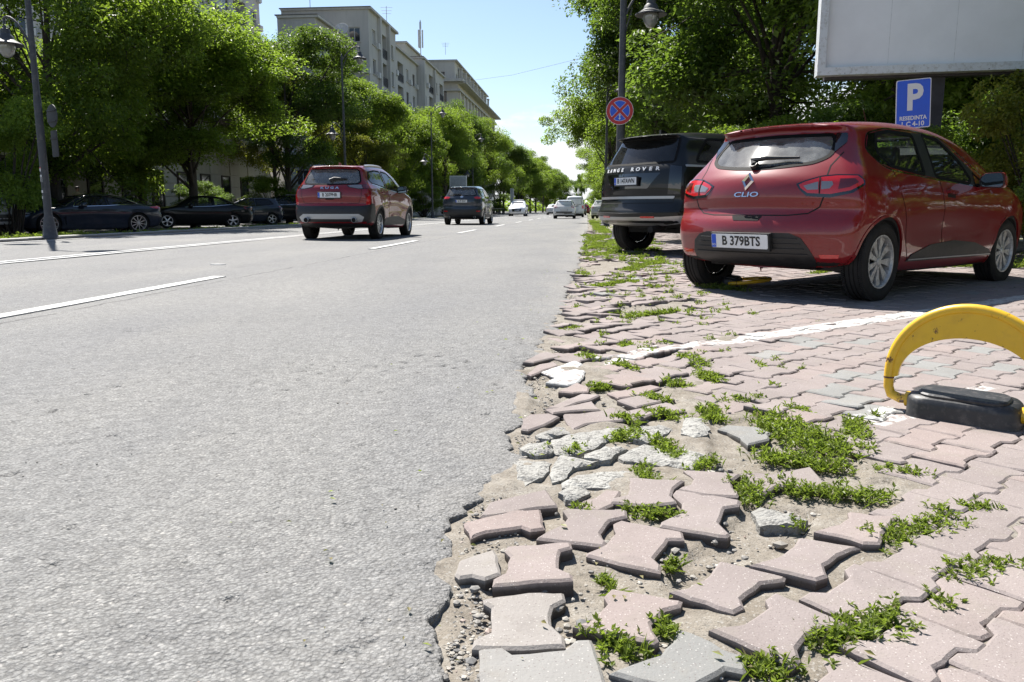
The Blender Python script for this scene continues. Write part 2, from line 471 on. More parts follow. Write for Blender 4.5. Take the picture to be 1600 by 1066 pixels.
# ---- materials of the ground
def asphalt():
    m, n, l, b = new_mat('asphalt')
    nt = m.node_tree
    P = pos(nt)
    wob = n.new('ShaderNodeVectorMath'); wob.operation = 'ADD'; l.new(P, wob.inputs[0])
    nzc = n.new('ShaderNodeTexNoise'); nzc.inputs['Scale'].default_value = 160; l.new(P, nzc.inputs['Vector'])
    wsc = n.new('ShaderNodeVectorMath'); wsc.operation = 'SCALE'; wsc.inputs['Scale'].default_value = .008; l.new(nzc.outputs['Color'], wsc.inputs[0]); l.new(wsc.outputs[0], wob.inputs[1])
    PW_ = wob.outputs[0]
    cellc = voro(nt, PW_, 120, out=1)
    celld = voro(nt, PW_, 120, out=0)
    sepc = n.new('ShaderNodeSeparateColor'); l.new(cellc, sepc.inputs[0])
    stone = ramp(nt, sepc.outputs[0], [(0.0, (.152, .152, .151)), (.5, (.181, .181, .179)), (.9, (.200, .199, .196)), (.985, (.255, .25, .243))])
    gap = ramp(nt, celld, [(.36, (1, 1, 1)), (.72, (0, 0, 0))])
    c = mixc_(nt, gap, (.118, .117, .115), stone)
    big_ = voro(nt, PW_, 38, out=1)
    sb = n.new('ShaderNodeSeparateColor'); l.new(big_, sb.inputs[0])
    c = mixc_(nt, 1.0, c, ramp(nt, sb.outputs[0], [(0, (.86, .86, .86)), (1, (1.14, 1.14, 1.13))]), 'MULTIPLY')
    c = mixc_(nt, 1.0, c, ramp(nt, noise(nt, P, 330, 3, .7), [(.3, (.82, .82, .82)), (.7, (1.18, 1.18, 1.18))]), 'MULTIPLY')
    mp_ = n.new('ShaderNodeMapping'); mp_.inputs['Scale'].default_value = (1, .28, 1); l.new(P, mp_.inputs[0])
    lane = noise(nt, mp_.outputs[0], .9, 5, .6)
    c = mixc_(nt, 1.0, c, ramp(nt, lane, [(.3, (.86, .87, .9)), (.7, (1.13, 1.12, 1.09))]), 'MULTIPLY')
    # dusty towards the broken edge
    sp = n.new('ShaderNodeSeparateXYZ'); l.new(P, sp.inputs[0])
    dn = noise(nt, P, 2.2, 6, .6)
    dd = math_(nt, 'ADD', math_(nt, 'MULTIPLY', sp.outputs[0], 1.1), dn)
    dust = ramp(nt, dd, [(-.0, (0, 0, 0)), (.62, (1, 1, 1))])
    c = mixc_(nt, math_(nt, 'MULTIPLY', dust, .42), c, (.262, .247, .222))
    # a long open seam beside the lane line, patches of coarser, darker surface, drips of oil
    sw = math_(nt, 'MULTIPLY', math_(nt, 'SUBTRACT', noise(nt, P, 3.5, 6, .7), .5), .16)
    sx_ = math_(nt, 'ABSOLUTE', math_(nt, 'ADD', math_(nt, 'ADD', sp.outputs[0], 3.60), sw))
    seam_ = n.new('ShaderNodeMapRange'); seam_.inputs[1].default_value = .006; seam_.inputs[2].default_value = .022; seam_.inputs[3].default_value = 1; seam_.inputs[4].default_value = 0; l.new(sx_, seam_.inputs[0])
    sg_ = ramp(nt, noise(nt, P, 1.7, 6, .7), [(.42, (0, 0, 0)), (.52, (1, 1, 1))])
    c = mixc_(nt, math_(nt, 'MULTIPLY', math_(nt, 'MULTIPLY', seam_.outputs[0], sg_), .75), c, (.035, .034, .033))
    pt_ = math_(nt, 'MULTIPLY', ramp(nt, noise(nt, P, .75, 5, .6), [(.50, (0, 0, 0)), (.66, (1, 1, 1))]), ramp(nt, noise(nt, P, 42, 5, .75), [(.52, (0, 0, 0)), (.62, (1, 1, 1))]))
    c = mixc_(nt, math_(nt, 'MULTIPLY', pt_, .62), c, (.052, .051, .05))
    oil = ramp(nt, voro(nt, P, .8), [(.03, (1, 1, 1)), (.07, (0, 0, 0))])
    c = mixc_(nt, math_(nt, 'MULTIPLY', oil, .35), c, (.05, .05, .05))
    # fine crack and dark stains
    ck = voro(nt, P, 1.3, 'DISTANCE_TO_EDGE')
    crk = ramp(nt, ck, [(0.0, (1, 1, 1)), (.006, (0, 0, 0))])
    gate = ramp(nt, noise(nt, P, .45, 3), [(.58, (0, 0, 0)), (.64, (1, 1, 1))])
    c = mixc_(nt, math_(nt, 'MULTIPLY', math_(nt, 'MULTIPLY', crk, gate), .0), c, (.05, .05, .05))
    stn = ramp(nt, noise(nt, P, 1.1, 6, .65), [(.62, (0, 0, 0)), (.76, (1, 1, 1))])
    c = mixc_(nt, math_(nt, 'MULTIPLY', stn, .35), c, (.085, .085, .085))
    l.new(c, b.inputs['Base Color'])
    b.inputs['Roughness'].default_value = .82
    b.inputs['Specular IOR Level'].default_value = .3
    h = math_(nt, 'ADD', math_(nt, 'MULTIPLY', celld, -1.0), math_(nt, 'MULTIPLY', noise(nt, P, 45, 4, .65), 1.6))
    l.new(bump(nt, h, .75, .0055), b.inputs['Normal'])
    return m


def dirtmat():
    m, n, l, b = new_mat('dirt')
    nt = m.node_tree
    P = pos(nt)
    a = noise(nt, P, 7, 7, .65)
    c = ramp(nt, a, [(.3, (.145, .124, .098)), (.55, (.205, .184, .155)), (.75, (.25, .236, .212))])
    v = voro(nt, P, 260, out=1)
    s_ = n.new('ShaderNodeSeparateColor'); l.new(v, s_.inputs[0])
    c = mixc_(nt, ramp(nt, s_.outputs[1], [(.88, (0, 0, 0)), (.96, (.7, .7, .7))]), c, (.28, .27, .25))
    c = mixc_(nt, ramp(nt, s_.outputs[0], [(.86, (0, 0, 0)), (.95, (.8, .8, .8))]), c, (.10, .09, .075))
    c = mixc_(nt, 1.0, c, ramp(nt, noise(nt, P, 34, 6, .7), [(.3, (.78, .77, .75)), (.7, (1.16, 1.15, 1.13))]), 'MULTIPLY')
    l.new(c, b.inputs['Base Color'])
    b.inputs['Roughness'].default_value = .95
    h = math_(nt, 'ADD', noise(nt, P, 75, 6, .75), math_(nt, 'MULTIPLY', voro(nt, P, 230), -.25))
    l.new(bump(nt, h, .7, .006), b.inputs['Normal'])
    return m


def pavermat(name, base, grey=False, painted=False, joined=False, lines=True):
    m, n, l, b = new_mat(name)
    nt = m.node_tree
    P = pos(nt)
    if joined:
        at = n.new('ShaderNodeAttribute'); at.attribute_name = 'tint'
        rnd = at.outputs['Fac']
    else:
        oi = n.new('ShaderNodeObjectInfo'); rnd = oi.outputs['Random']
    k = lambda f: tuple(q * f for q in base)
    gcol = (.218, .219, .210)
    st = [(0.0, k(.93)), (.45, k(1.0)), (.80, (base[0] * 1.05, base[1] * 1.0, base[2] * .98)), (.86, k(1.04))]
    if joined: st += [(.862, gcol), (1.0, (.225, .226, .217))]
    c = ramp(nt, rnd, st)
    if joined: n[-1].color_ramp.interpolation = 'LINEAR'
    big = noise(nt, P, 3.2, 6, .62)
    c = mixc_(nt, 1.0, c, ramp(nt, big, [(.3, (.88, .87, .86)), (.7, (1.12, 1.12, 1.12))]), 'MULTIPLY')
    stain = ramp(nt, noise(nt, P, 9, 7, .7), [(.52, (0, 0, 0)), (.74, (1, 1, 1))])
    c = mixc_(nt, math_(nt, 'MULTIPLY', stain, .55), c, (.205, .185, .155))
    dk = ramp(nt, noise(nt, P, 5.5, 8, .72, .6), [(.56, (0, 0, 0)), (.70, (1, 1, 1))])
    c = mixc_(nt, math_(nt, 'MULTIPLY', dk, .38), c, (.125, .11, .102))
    v = voro(nt, P, 230, out=1)
    s_ = n.new('ShaderNodeSeparateColor'); l.new(v, s_.inputs[0])
    vd = voro(nt, P, 230, out=0)
    dot = ramp(nt, vd, [(.22, (1, 1, 1)), (.38, (0, 0, 0))])
    wsp = math_(nt, 'MULTIPLY', dot, ramp(nt, s_.outputs[0], [(.80, (0, 0, 0)), (.86, (1, 1, 1))]))
    dsp = math_(nt, 'MULTIPLY', dot, ramp(nt, s_.outputs[1], [(.74, (0, 0, 0)), (.80, (1, 1, 1))]))
    c = mixc_(nt, math_(nt, 'MULTIPLY', wsp, .42), c, (.55, .53, .5))
    c = mixc_(nt, math_(nt, 'MULTIPLY', dsp, .6), c, (.12, .095, .09))
    if lines or painted:
        nv = noise(nt, P, 14, 8, .72)
        # worn white bay line: distance from a line on the ground
        def lin(px, py, dx, dy, half, t0, t1, soft=.012):
            sub = n.new('ShaderNodeVectorMath'); sub.operation = 'SUBTRACT'; l.new(P, sub.inputs[0]); sub.inputs[1].default_value = (px, py, 0)
            d1 = n.new('ShaderNodeVectorMath'); d1.operation = 'DOT_PRODUCT'; l.new(sub.outputs[0], d1.inputs[0]); d1.inputs[1].default_value = (dy, -dx, 0)
            d2 = n.new('ShaderNodeVectorMath'); d2.operation = 'DOT_PRODUCT'; l.new(sub.outputs[0], d2.inputs[0]); d2.inputs[1].default_value = (dx, dy, 0)
            ab = math_(nt, 'ABSOLUTE', d1.outputs['Value'])
            jag = math_(nt, 'ADD', ab, math_(nt, 'MULTIPLY', math_(nt, 'SUBTRACT', nv, .5), .06))
            mr = n.new('ShaderNodeMapRange'); mr.inputs[1].default_value = half; mr.inputs[2].default_value = half + soft; mr.inputs[3].default_value = 1; mr.inputs[4].default_value = 0
            l.new(jag, mr.inputs[0])
            i1 = math_(nt, 'GREATER_THAN', d2.outputs['Value'], t0)
            i2 = math_(nt, 'LESS_THAN', d2.outputs['Value'], t1)
            return math_(nt, 'MULTIPLY', math_(nt, 'MULTIPLY', i1, i2), mr.outputs[0])
        if painted:
            wear = ramp(nt, nv, [(.40, (0, 0, 0)), (.50, (1, 1, 1))])
            c = mixc_(nt, wear, c, (.47, .47, .455))
        else:
            L1 = lin(.77, 4.27, .754, .657, .075, 0.0, 9.0)
            L2 = lin(.77, 4.27, .754, .657, .065, -.95, 0.0)
            w1 = ramp(nt, nv, [(.40, (0, 0, 0)), (.50, (1, 1, 1))])
            w2 = ramp(nt, nv, [(.47, (0, 0, 0)), (.54, (1, 1, 1))])
            L3 = lin(1.02, 2.72, .754, .657, .07, -.12, .16)
            L4 = lin(1.25, 2.92, .754, .657, .03, .0, .5)
            pm = math_(nt, 'MAXIMUM', math_(nt, 'MULTIPLY', L1, w1), math_(nt, 'MULTIPLY', L2, w2))
            pm = math_(nt, 'MAXIMUM', pm, math_(nt, 'MULTIPLY', math_(nt, 'MAXIMUM', L3, L4), w2))
            c = mixc_(nt, math_(nt, 'MULTIPLY', pm, .82), c, (.50, .50, .48))
    if not joined:                         # shade painted into the flanks as dark soil brown, keeping fronts dark
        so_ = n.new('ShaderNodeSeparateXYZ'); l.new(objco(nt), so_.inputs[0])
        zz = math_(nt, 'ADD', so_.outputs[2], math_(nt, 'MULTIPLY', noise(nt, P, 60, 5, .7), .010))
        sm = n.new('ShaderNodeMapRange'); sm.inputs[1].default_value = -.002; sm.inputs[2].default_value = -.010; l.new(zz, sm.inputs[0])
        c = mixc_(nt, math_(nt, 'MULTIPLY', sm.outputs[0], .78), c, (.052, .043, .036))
    l.new(c, b.inputs['Base Color'])
    b.inputs['Roughness'].default_value = .86
    b.inputs['Specular IOR Level'].default_value = .25
    h = math_(nt, 'ADD', noise(nt, P, 170, 4, .6), math_(nt, 'MULTIPLY', noise(nt, P, 22, 4), 1.2))
    l.new(bump(nt, h, .35, .004), b.inputs['Normal'])
    return m


def concmat():
    m, n, l, b = new_mat('broken_concrete')
    nt = m.node_tree
    P = pos(nt)
    c = ramp(nt, noise(nt, P, 8, 8, .7), [(.3, (.205, .20, .185)), (.7, (.335, .33, .305))])
    v = voro(nt, P, 120, out=1)
    s_ = n.new('ShaderNodeSeparateColor'); l.new(v, s_.inputs[0])
    c = mixc_(nt, ramp(nt, s_.outputs[0], [(.78, (0, 0, 0)), (.86, (1, 1, 1))]), c, (.15, .145, .135))
    l.new(c, b.inputs['Base Color'])
    b.inputs['Roughness'].default_value = .93
    h = math_(nt, 'ADD', noise(nt, P, 55, 6, .7), math_(nt, 'MULTIPLY', voro(nt, P, 120), -.5))
    l.new(bump(nt, h, .8, .009), b.inputs['Normal'])
    return m


MAT['asphalt'] = asphalt(); MAT['dirt'] = dirtmat(); MAT['conc'] = concmat()
PINK = (.220, .190, .181)
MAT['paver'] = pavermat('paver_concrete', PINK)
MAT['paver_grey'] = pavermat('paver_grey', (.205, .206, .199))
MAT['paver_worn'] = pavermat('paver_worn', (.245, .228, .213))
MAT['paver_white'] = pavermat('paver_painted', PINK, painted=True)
MAT['paver_all'] = pavermat('paver_far', PINK, joined=True)


def groundmat():
    m, n, l, b = new_mat('verge')
    nt = m.node_tree
    P = pos(nt)
    c = ramp(nt, noise(nt, P, .35, 8, .7), [(.35, (.17, .15, .115)), (.55, (.115, .13, .05)), (.75, (.07, .10, .03))])
    l.new(c, b.inputs['Base Color'])
    b.inputs['Roughness'].default_value = .95
    l.new(bump(nt, noise(nt, P, 12, 6), .8, .05), b.inputs['Normal'])
    return m


MAT['verge'] = groundmat()
tag(mesh_obj('ground', [(-2500, -300, -.09), (2500, -300, -.09), (2500, 4500, -.09), (-2500, 4500, -.09)], [[0, 1, 2, 3]], MAT['verge']), kind='structure')

# ---- road: one sheet, fine near the camera, its right side broken off
ys = np.array(list(np.arange(.55, 3.0, .008)) + list(np.arange(3.0, 6.0, .015)) + grow(6.0, 900, .016, 1.026))
ss = np.array(list(np.arange(0, 1.7, .008)) + [q for q in grow(1.7, 12.75, .009, 1.045) if q < 12.75] + [12.75])
xe = xedge(ys)
jag = lookup(T3, ys, 0 * ys + .31, .02) * .022 + lookup(T2, ys, 0 * ys + .77, .008) * .010
Y, SS = np.meshgrid(ys, ss, indexing='ij')
X = xe[:, None] - SS + jag[:, None] * np.exp(-SS / .05) * np.where(Y < 14, 1, 1)
X = np.maximum(X, -12.75 + 0 * X)
X[:, -1] = -12.75
fall = np.clip(1.4 - Y / 7, 0, 1)
patch = np.clip(lookup(T3, X, Y, .14) * .7 + .45, 0, 1.6)
Z = (lookup(T1, X, Y, .007) * .0007 + lookup(T2, X, Y, .007) * .0007 * patch ** 2) * fall + lookup(T3, X, Y, .05) * .0016 * fall + lookup(T3, X, Y, .3) * .004 * np.clip(1 - Y / 30, 0, 1)
pit = lookup(T2, X + 3.3, Y + 1.7, .006)
Z -= np.clip(pit - 1.7, 0, 1) * .010 * fall * patch
edge_drop = np.exp(-SS / .035) * .010 * (Y < 30)
Z -= edge_drop
V = np.stack([X, Y, Z], -1).reshape(-1, 3)
ny, nx = X.shape
Fq = grid_faces(ny, nx)[:, ::-1]
sk = V.reshape(ny, nx, 3)[:, 0].copy(); sk[:, 2] = -.085; sk[:, 0] += .012
b0 = len(V)
V = np.vstack([V, sk])
i = np.arange(ny - 1)
Fs = np.stack([i * nx, i * nx + nx, b0 + i + 1, b0 + i], 1)[:, ::-1]
road = mesh_obj('road', V, np.vstack([Fq, Fs]), MAT['asphalt'], smooth=True)
tag(road, kind='structure')


# ---- painted markings on the road, 4 mm sheets with worn paint
def markmat():
    m, n, l, b = new_mat('road_paint')
    nt = m.node_tree
    P = pos(nt)
    c = ramp(nt, noise(nt, P, 16, 8, .75), [(.30, (.24, .24, .235)), (.42, (.50, .50, .485)), (.7, (.60, .60, .585))])
    v = voro(nt, P, 90)
    c = mixc_(nt, ramp(nt, v, [(.45, (0, 0, 0)), (.6, (.5, .5, .5))]), c, (.25, .25, .245))
    l.new(c, b.inputs['Base Color'])
    b.inputs['Roughness'].default_value = .8
    l.new(bump(nt, noise(nt, P, 90, 4), .4, .004), b.inputs['Normal'])
    return m


MAT['paint'] = markmat()


def strip(x, y0, y1, w):
    yy = np.array(grow(y0, y1, .12, 1.01)); yy[-1] = y1
    wob = lookup(T2, yy, yy * 0 + x, .06) * .004
    Vv = [(x - w / 2 + a, q, .011) for q, a in zip(yy, wob)] + [(x + w / 2 - a, q, .011) for q, a in zip(yy, wob)]
    k = len(yy)
    Vv += [(v[0], v[1], .0) for v in Vv]
    Fc = [[q, k + q, k + q + 1, q + 1] for q in range(k - 1)] + [[2 * k + q, q, q + 1, 2 * k + q + 1] for q in range(k - 1)] + [[k + q, 3 * k + q, 3 * k + q + 1, k + q + 1] for q in range(k - 1)] + [[0, 2 * k, 3 * k, k], [k - 1, 2 * k - 1, 4 * k - 1, 3 * k - 1]]
    return tag(mesh_obj('lane_marking', Vv, Fc, MAT['paint']), kind='structure')


for k in range(14): strip(-3.84, 4.2 + 9.7 * k if k else 3.6, 7.94 + 9.7 * k, .13)
strip(-7.62, 3.0, 240, .11)
strip(-7.86, 3.0, 240, .11)
strip(-12.35, 6.0, 240, .12)
for k in range(12): strip(-10.2, 9 + 9.7 * k, 12.3 + 9.7 * k, .0001 + .12) if k < 0 else None
road_chip = MB()
for (px, py, w, d) in ((340, 414, .14, .05),):
    g = gnd(px, py)
    road_chip.prism([(g[0] + w * math.cos(a) * RNG.uniform(.7, 1), g[1] + d * math.sin(a) * RNG.uniform(.7, 1)) for a in np.linspace(0, 6.283, 9)[:-1]], 0, .010)
tag(road_chip.build('paint_patch', MAT['paint']), kind='structure')

# ---- bedding of the parking pavement: dirt, lower where pavers are broken out
HOLES = [[gnd(*q)[:2] for q in h] for h in (
    [(1035, 905), (1080, 850), (1150, 800), (1170, 770), (1280, 790), (1250, 840), (1180, 880), (1060, 925)],
    [(1110, 655), (1200, 640), (1335, 690), (1355, 745), (1200, 748), (1110, 725)],
    [(1150, 745), (1400, 745), (1390, 790), (1190, 805)],
    [(955, 480), (1085, 462), (1090, 484), (975, 497)],
    [(905, 415), (960, 405), (1000, 412), (930, 430)],
    [(828, 590), (860, 590), (905, 645), (830, 670)])]


def inpoly(x, y, poly):
    x, y = np.asarray(x), np.asarray(y)
    r_ = np.zeros(x.shape, bool)
    n = len(poly)
    for i in range(n):
        x1, y1 = poly[i - 1]; x2, y2 = poly[i]
        if y1 == y2: continue
        c_ = ((y1 > y) != (y2 > y)) & (x < (x2 - x1) * (y - y1) / (y2 - y1) + x1)
        r_ ^= c_
    return r_


def wdist(x, y):
    """how broken-up the paving is (1 at the road side, 0 inside the bays)"""
    lim = .30 + .20 * np.clip(y - 1.2, 0, 2.2) + np.clip(y - 6, 0, 20) * .02
    return np.clip(1.25 - (x - xedge(y)) / (lim + .35), 0, 1)


ys = np.array(list(np.arange(.9, 4.2, .014)) + grow(4.2, 60, .016, 1.022))
uu = np.array(list(np.arange(-.16, 1.5, .014)) + grow(1.5, 9.5, .016, 1.05))
Y, U = np.meshgrid(ys, uu, indexing='ij')
X = xedge(Y) + U
w = wdist(X, Y)
fall = np.clip(1.4 - Y / 9, .15, 1)
Z = -.011 - .006 * w + (lookup(T3, X, Y, .02) * .005 + lookup(T2, X, Y, .01) * .0022 + lookup(T1, X, Y, .012) * .0012) * (.35 + w) * fall
for h in HOLES: Z -= .012 * inpoly(X, Y, h)
Z += .006 * np.exp(-np.abs(U) / .10)
Z -= np.where(U < -.05, .03, 0)
V = np.stack([X, Y, Z], -1).reshape(-1, 3)
pave = mesh_obj('pavement', V, grid_faces(*X.shape), MAT['dirt'], smooth=True)
tag(pave, kind='structure')

# ---- pavers
PL, PW, PN, PITCH = .2005, .1455, .104, .1255


def paver_poly(L=PL, w=PW, nrw=PN):
    t = (w - nrw) / 2
    e = L * .185
    h = L / 2
    top = [(h, w / 2), (h - e, w / 2), (h - e - t, nrw / 2), (-h + e + t, nrw / 2), (-h + e, w / 2), (-h, w / 2)]
    return top + [(-x, -y) for x, y in top]


def roundpoly(poly, d=.006):
    out = []
    n = len(poly)
    for i in range(n):
        p = Vector(poly[i]); a = Vector(poly[i - 1]); b = Vector(poly[(i + 1) % n])
        out += [tuple(p + (a - p).normalized() * d), tuple(p + (b - p).normalized() * d)]
    return out


def wornpoly(poly, amp):
    out = []
    n = len(poly)
    for i in range(n):
        p = Vector(poly[i]); q = Vector(poly[(i + 1) % n])
        k = max(1, int((q - p).length / .022))
        for j in range(k):
            s_ = p.lerp(q, j / k)
            bite = 1 - (RNG.uniform(.03, .09) if RNG.random() < .05 else 0)      # a chipped edge here and there
            out.append((s_.x * bite + RNG.uniform(-amp, amp), s_.y * bite + RNG.uniform(-amp, amp)))
    return out


PM = []
for k in range(5):
    mb = MB(); mb.prism(wornpoly(paver_poly(), .0012 + .0006 * k), -.058, 0, bev=.0055)
    PM.append({c: mb.mesh('paver', MAT[c]) for c in ('paver', 'paver_grey')})
    if k == 0: pass
FAR = MB(); FAR.prism(paver_poly(), -.05, 0, bev=.005)
FARV = np.array(FAR.v); FARF = [f_ for f_ in FAR.f[:-1]]
FAR2 = MB(); FAR2.prism(paver_poly(), -.05, 0)
FAR2V = np.array(FAR2.v); FAR2F = [f_ for f_ in FAR2.f[:-1]]

TR = [np.array(p) for k, p in TRACED]


def rough_slab(poly, thick, amp, step=.028):
    P = wornpoly(poly, .004)
    n0 = len(P)
    A = np.array(P)
    pts = [Vector(p) for p in P]
    lo, hi = A.min(0), A.max(0)
    cen = A.mean(0)
    for gx in np.arange(lo[0], hi[0], step):
        for gy in np.arange(lo[1], hi[1], step):
            q = np.array([gx + RNG.uniform(-.3, .3) * step, gy + RNG.uniform(-.3, .3) * step])
            q2 = cen + (q - cen) * 1.12
            if inpoly(q2[0], q2[1], P): pts.append(Vector(q))
    vo, eo, fo, ov, oe, of = delaunay_2d_cdt(pts, [], [list(range(n0))], 1, 1e-5)
    V = []
    for v in vo:
        z = RNG.uniform(-amp, amp * .6) + float(lookup(T3, v.x, v.y, .03)) * amp * .7
        V.append((v.x, v.y, z))
    bd = [i for i, s_ in enumerate(ov) if any(q < n0 for q in s_)]
    for i in bd: V[i] = (V[i][0], V[i][1], V[i][2] - .007)
    Fc = [list(f_) for f_ in fo]
    # rim
    cnt = {}
    for f_ in Fc:
        for a, b_ in zip(f_, f_[1:] + f_[:1]): cnt[(a, b_)] = 1
    rim = [(a, b_) for (a, b_) in cnt if (b_, a) not in cnt]
    m_ = {}
    for a, b_ in rim:
        for q in (a, b_):
            if q not in m_:
                m_[q] = len(V)
                d = np.array(V[q][:2]) - cen
                V.append((V[q][0] + d[0] * .05, V[q][1] + d[1] * .05, -thick))
    for a, b_ in rim: Fc.append([b_, a, m_[a], m_[b_]])
    return V, Fc


for kind, poly in TRACED:
    A = np.array(poly)
    c = A.mean(0)
    loc = [(x - c[0], y - c[1]) for x, y in poly]
    if kind == 'c':
        Vv, Fc = rough_slab(loc, .05, .0042)
        o = mesh_obj('concrete_lump', Vv, Fc, MAT['conc'], pave)
        tl = 2.5
    else:
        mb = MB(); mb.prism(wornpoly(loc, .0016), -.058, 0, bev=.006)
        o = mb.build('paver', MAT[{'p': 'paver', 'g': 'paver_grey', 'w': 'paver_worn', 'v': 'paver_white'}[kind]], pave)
        tl = 2.2
    o.location = (c[0], c[1], RNG.uniform(-.002, .008))
    o.rotation_euler = (R(RNG.uniform(-tl, tl)), R(RNG.uniform(-tl, tl)), 0)

C0 = np.array([.524, 1.403])
TH = R(45)
D = np.array([math.sin(TH), math.cos(TH)]); N = np.array([math.cos(TH), -math.sin(TH)])
cand = []
for j in range(-260, 120):
    for i_ in range(-60, 240):
        p = C0 + D * (i_ * .2045 + (.10225 if j % 2 else 0)) + N * j * PITCH
        if p[1] < .95 or p[1] > 27 or p[0] > min(8.2, .66 * p[1] + .45) or p[0] < float(xedge(p[1])) + .02: continue
        cand.append((p[1] * 1.0 + abs(p[0]) * .3, p[0], p[1], i_, j))
A = np.array([(c[1], c[2]) for c in cand])
keep = np.ones(len(A), bool)
hl, hw_ = PL * .36, PW * .34
for off in ((0, 0), (hl, hw_), (hl, -hw_), (-hl, hw_), (-hl, -hw_), (hl, 0), (-hl, 0), (0, hw_ * .7), (0, -hw_ * .7)):
    Q = A + D * off[0] + N * off[1]
    for t in TR: keep &= ~inpoly(Q[:, 0], Q[:, 1], t)
for h in HOLES: keep &= ~inpoly(A[:, 0], A[:, 1], h)
cand = [c for c, k in zip(cand, keep) if k]
W_ = wdist(np.array([c[1] for c in cand]), np.array([c[2] for c in cand]))
cand = [c + (float(w_),) for c, w_ in zip(cand, W_)]
cand = [c for c in cand if not (c[5] > .75 and c[2] > 3.3 and RNG.random() < .05)]
cand.sort()
n_ind = 300 - len([k for k, p in TRACED if k != 'c'])
greys = {(i_, j) for (px, py) in ((1215, 556), (1250, 540), (1300, 610), (1390, 590), (1350, 625), (1440, 560), (1490, 585), (1530, 545), (1330, 530), (1260, 530), (1470, 520), (1400, 640), (1560, 570)) for (i_, j) in [min(((abs(c[1] - gnd(px, py)[0]) + abs(c[2] - gnd(px, py)[1]), c[3], c[4]) for c in cand))[1:]]}


def jitter(c):
    w_ = c[5]
    s_ = .25 + w_ * 1.0
    return (c[1] + RNG.uniform(-.004, .004) * (1 + 2.2 * w_), c[2] + RNG.uniform(-.004, .004) * (1 + 2.2 * w_),
            RNG.uniform(-.003, .003) * (1 + 4 * w_) - .004 * w_ + .006 * float(lookup(T3, c[1], c[2], .22)) * (.5 + w_),
            R(RNG.gauss(0, 1.0) * (.8 + 2.6 * w_)), R(RNG.gauss(0, 1.0) * (.8 + 2.6 * w_)), R(RNG.gauss(0, 1) * (.5 + 2.6 * w_)))


rz0 = math.pi / 2 - TH
for c in cand[:n_ind]:
    x, y, z, a, b_, g_ = jitter(c)
    grey = (c[3], c[4]) in greys or RNG.random() < .012
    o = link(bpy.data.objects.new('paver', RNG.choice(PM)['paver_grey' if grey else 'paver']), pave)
    o.location = (x, y, z)
    o.rotation_euler = (a, b_, rz0 + g_ + RNG.choice((0, math.pi)))
VV, FF, tint = [], [], []
base = 0
for c in cand[n_ind:]:
    x, y, z, a, b_, g_ = jitter(c)
    far = c[2] > 7.5
    M = np.array(Matrix.Translation((x, y, z)) @ Matrix.Rotation(rz0 + g_, 4, 'Z') @ Matrix.Rotation(a, 4, 'X') @ Matrix.Rotation(b_, 4, 'Y'))
    Vs, Fs = (FAR2V, FAR2F) if far else (FARV, FARF)
    VV.append(Vs @ M[:3, :3].T + M[:3, 3])
    FF.extend([[q + base for q in f_] for f_ in Fs])
    base += len(Vs)
    t_ = RNG.random() * .84 if ((c[3], c[4]) not in greys and RNG.random() > .03) else .95
    tint += [t_] * len(Vs)
o = mesh_obj('paver_field', np.vstack(VV), FF, MAT['paver_all'], pave)
at = o.data.attributes.new('tint', 'FLOAT', 'POINT'); at.data.foreach_set('value', tint)
o['kind'] = 'stuff'


# ---- loose gravel along the crumbled edge
def stones(name, spots, mat, kind='stuff'):
    bm = bmesh.new(); bmesh.ops.create_icosphere(bm, subdivisions=1, radius=1)
    SV = np.array([v.co for v in bm.verts]); SF = [[v.index for v in f_.verts] for f_ in bm.faces]; bm.free()
    VV, FF, tt = [], [], []
    for k, (x, y, z, r_) in enumerate(spots):
        q = SV * (1 + NR.uniform(-.22, .22, (len(SV), 1))) * np.array([NR.uniform(.8, 1.4), NR.uniform(.8, 1.3), NR.uniform(.5, .8)]) * r_
        a = NR.uniform(0, 6.28)
        q = q @ np.array([[math.cos(a), -math.sin(a), 0], [math.sin(a), math.cos(a), 0], [0, 0, 1]])
        VV.append(q + (x, y, z)); FF.extend([[i + k * len(SV) for i in f_] for f_ in SF]); tt += [NR.random()] * len(SV)
    o = mesh_obj(name, np.vstack(VV), FF, mat)
    at = o.data.attributes.new('tint', 'FLOAT', 'POINT'); at.data.foreach_set('value', tt)
    return tag(o, kind=kind)


def gravelmat():
    m, n, l, b = new_mat('gravel')
    at = n.new('ShaderNodeAttribute'); at.attribute_name = 'tint'
    c = ramp(m.node_tree, at.outputs['Fac'], [(0, (.14, .138, .133)), (.35, (.20, .19, .175)), (.75, (.28, .26, .225)), (.95, (.42, .40, .36)), (1, (.30, .2, .16))])
    l.new(c, b.inputs['Base Color']); b.inputs['Roughness'].default_value = .85
    return m


MAT['gravel'] = gravelmat()
sp = []
for k in range(2000):
    y = 1.0 + 9 * NR.random() ** 2.0
    x = float(xedge(y)) + abs(NR.normal(0, .07)) - .01
    r_ = NR.choice([.002, .003, .004, .006, .008], p=[.42, .34, .17, .06, .01])
    sp.append((x, y, (0.0 if x < float(xedge(y)) - .01 else -.015) + r_ * .35, r_))
for h in HOLES[:4]:
    h = np.array(h); lo, hi = h.min(0), h.max(0)
    for k in range(130):
        x, y = NR.uniform(lo[0], hi[0]), NR.uniform(lo[1], hi[1])
        r_ = NR.choice([.002, .003, .005, .008], p=[.4, .35, .2, .05])
        sp.append((x, y, -.027 + r_ * .5, r_))
for k in range(1100):
    y = 1.0 + 6 * NR.random() ** 2; x = float(xedge(y)) + NR.uniform(.0, .6)
    sp.append((x, y, -.0145, NR.choice([.003, .004, .006, .009])))
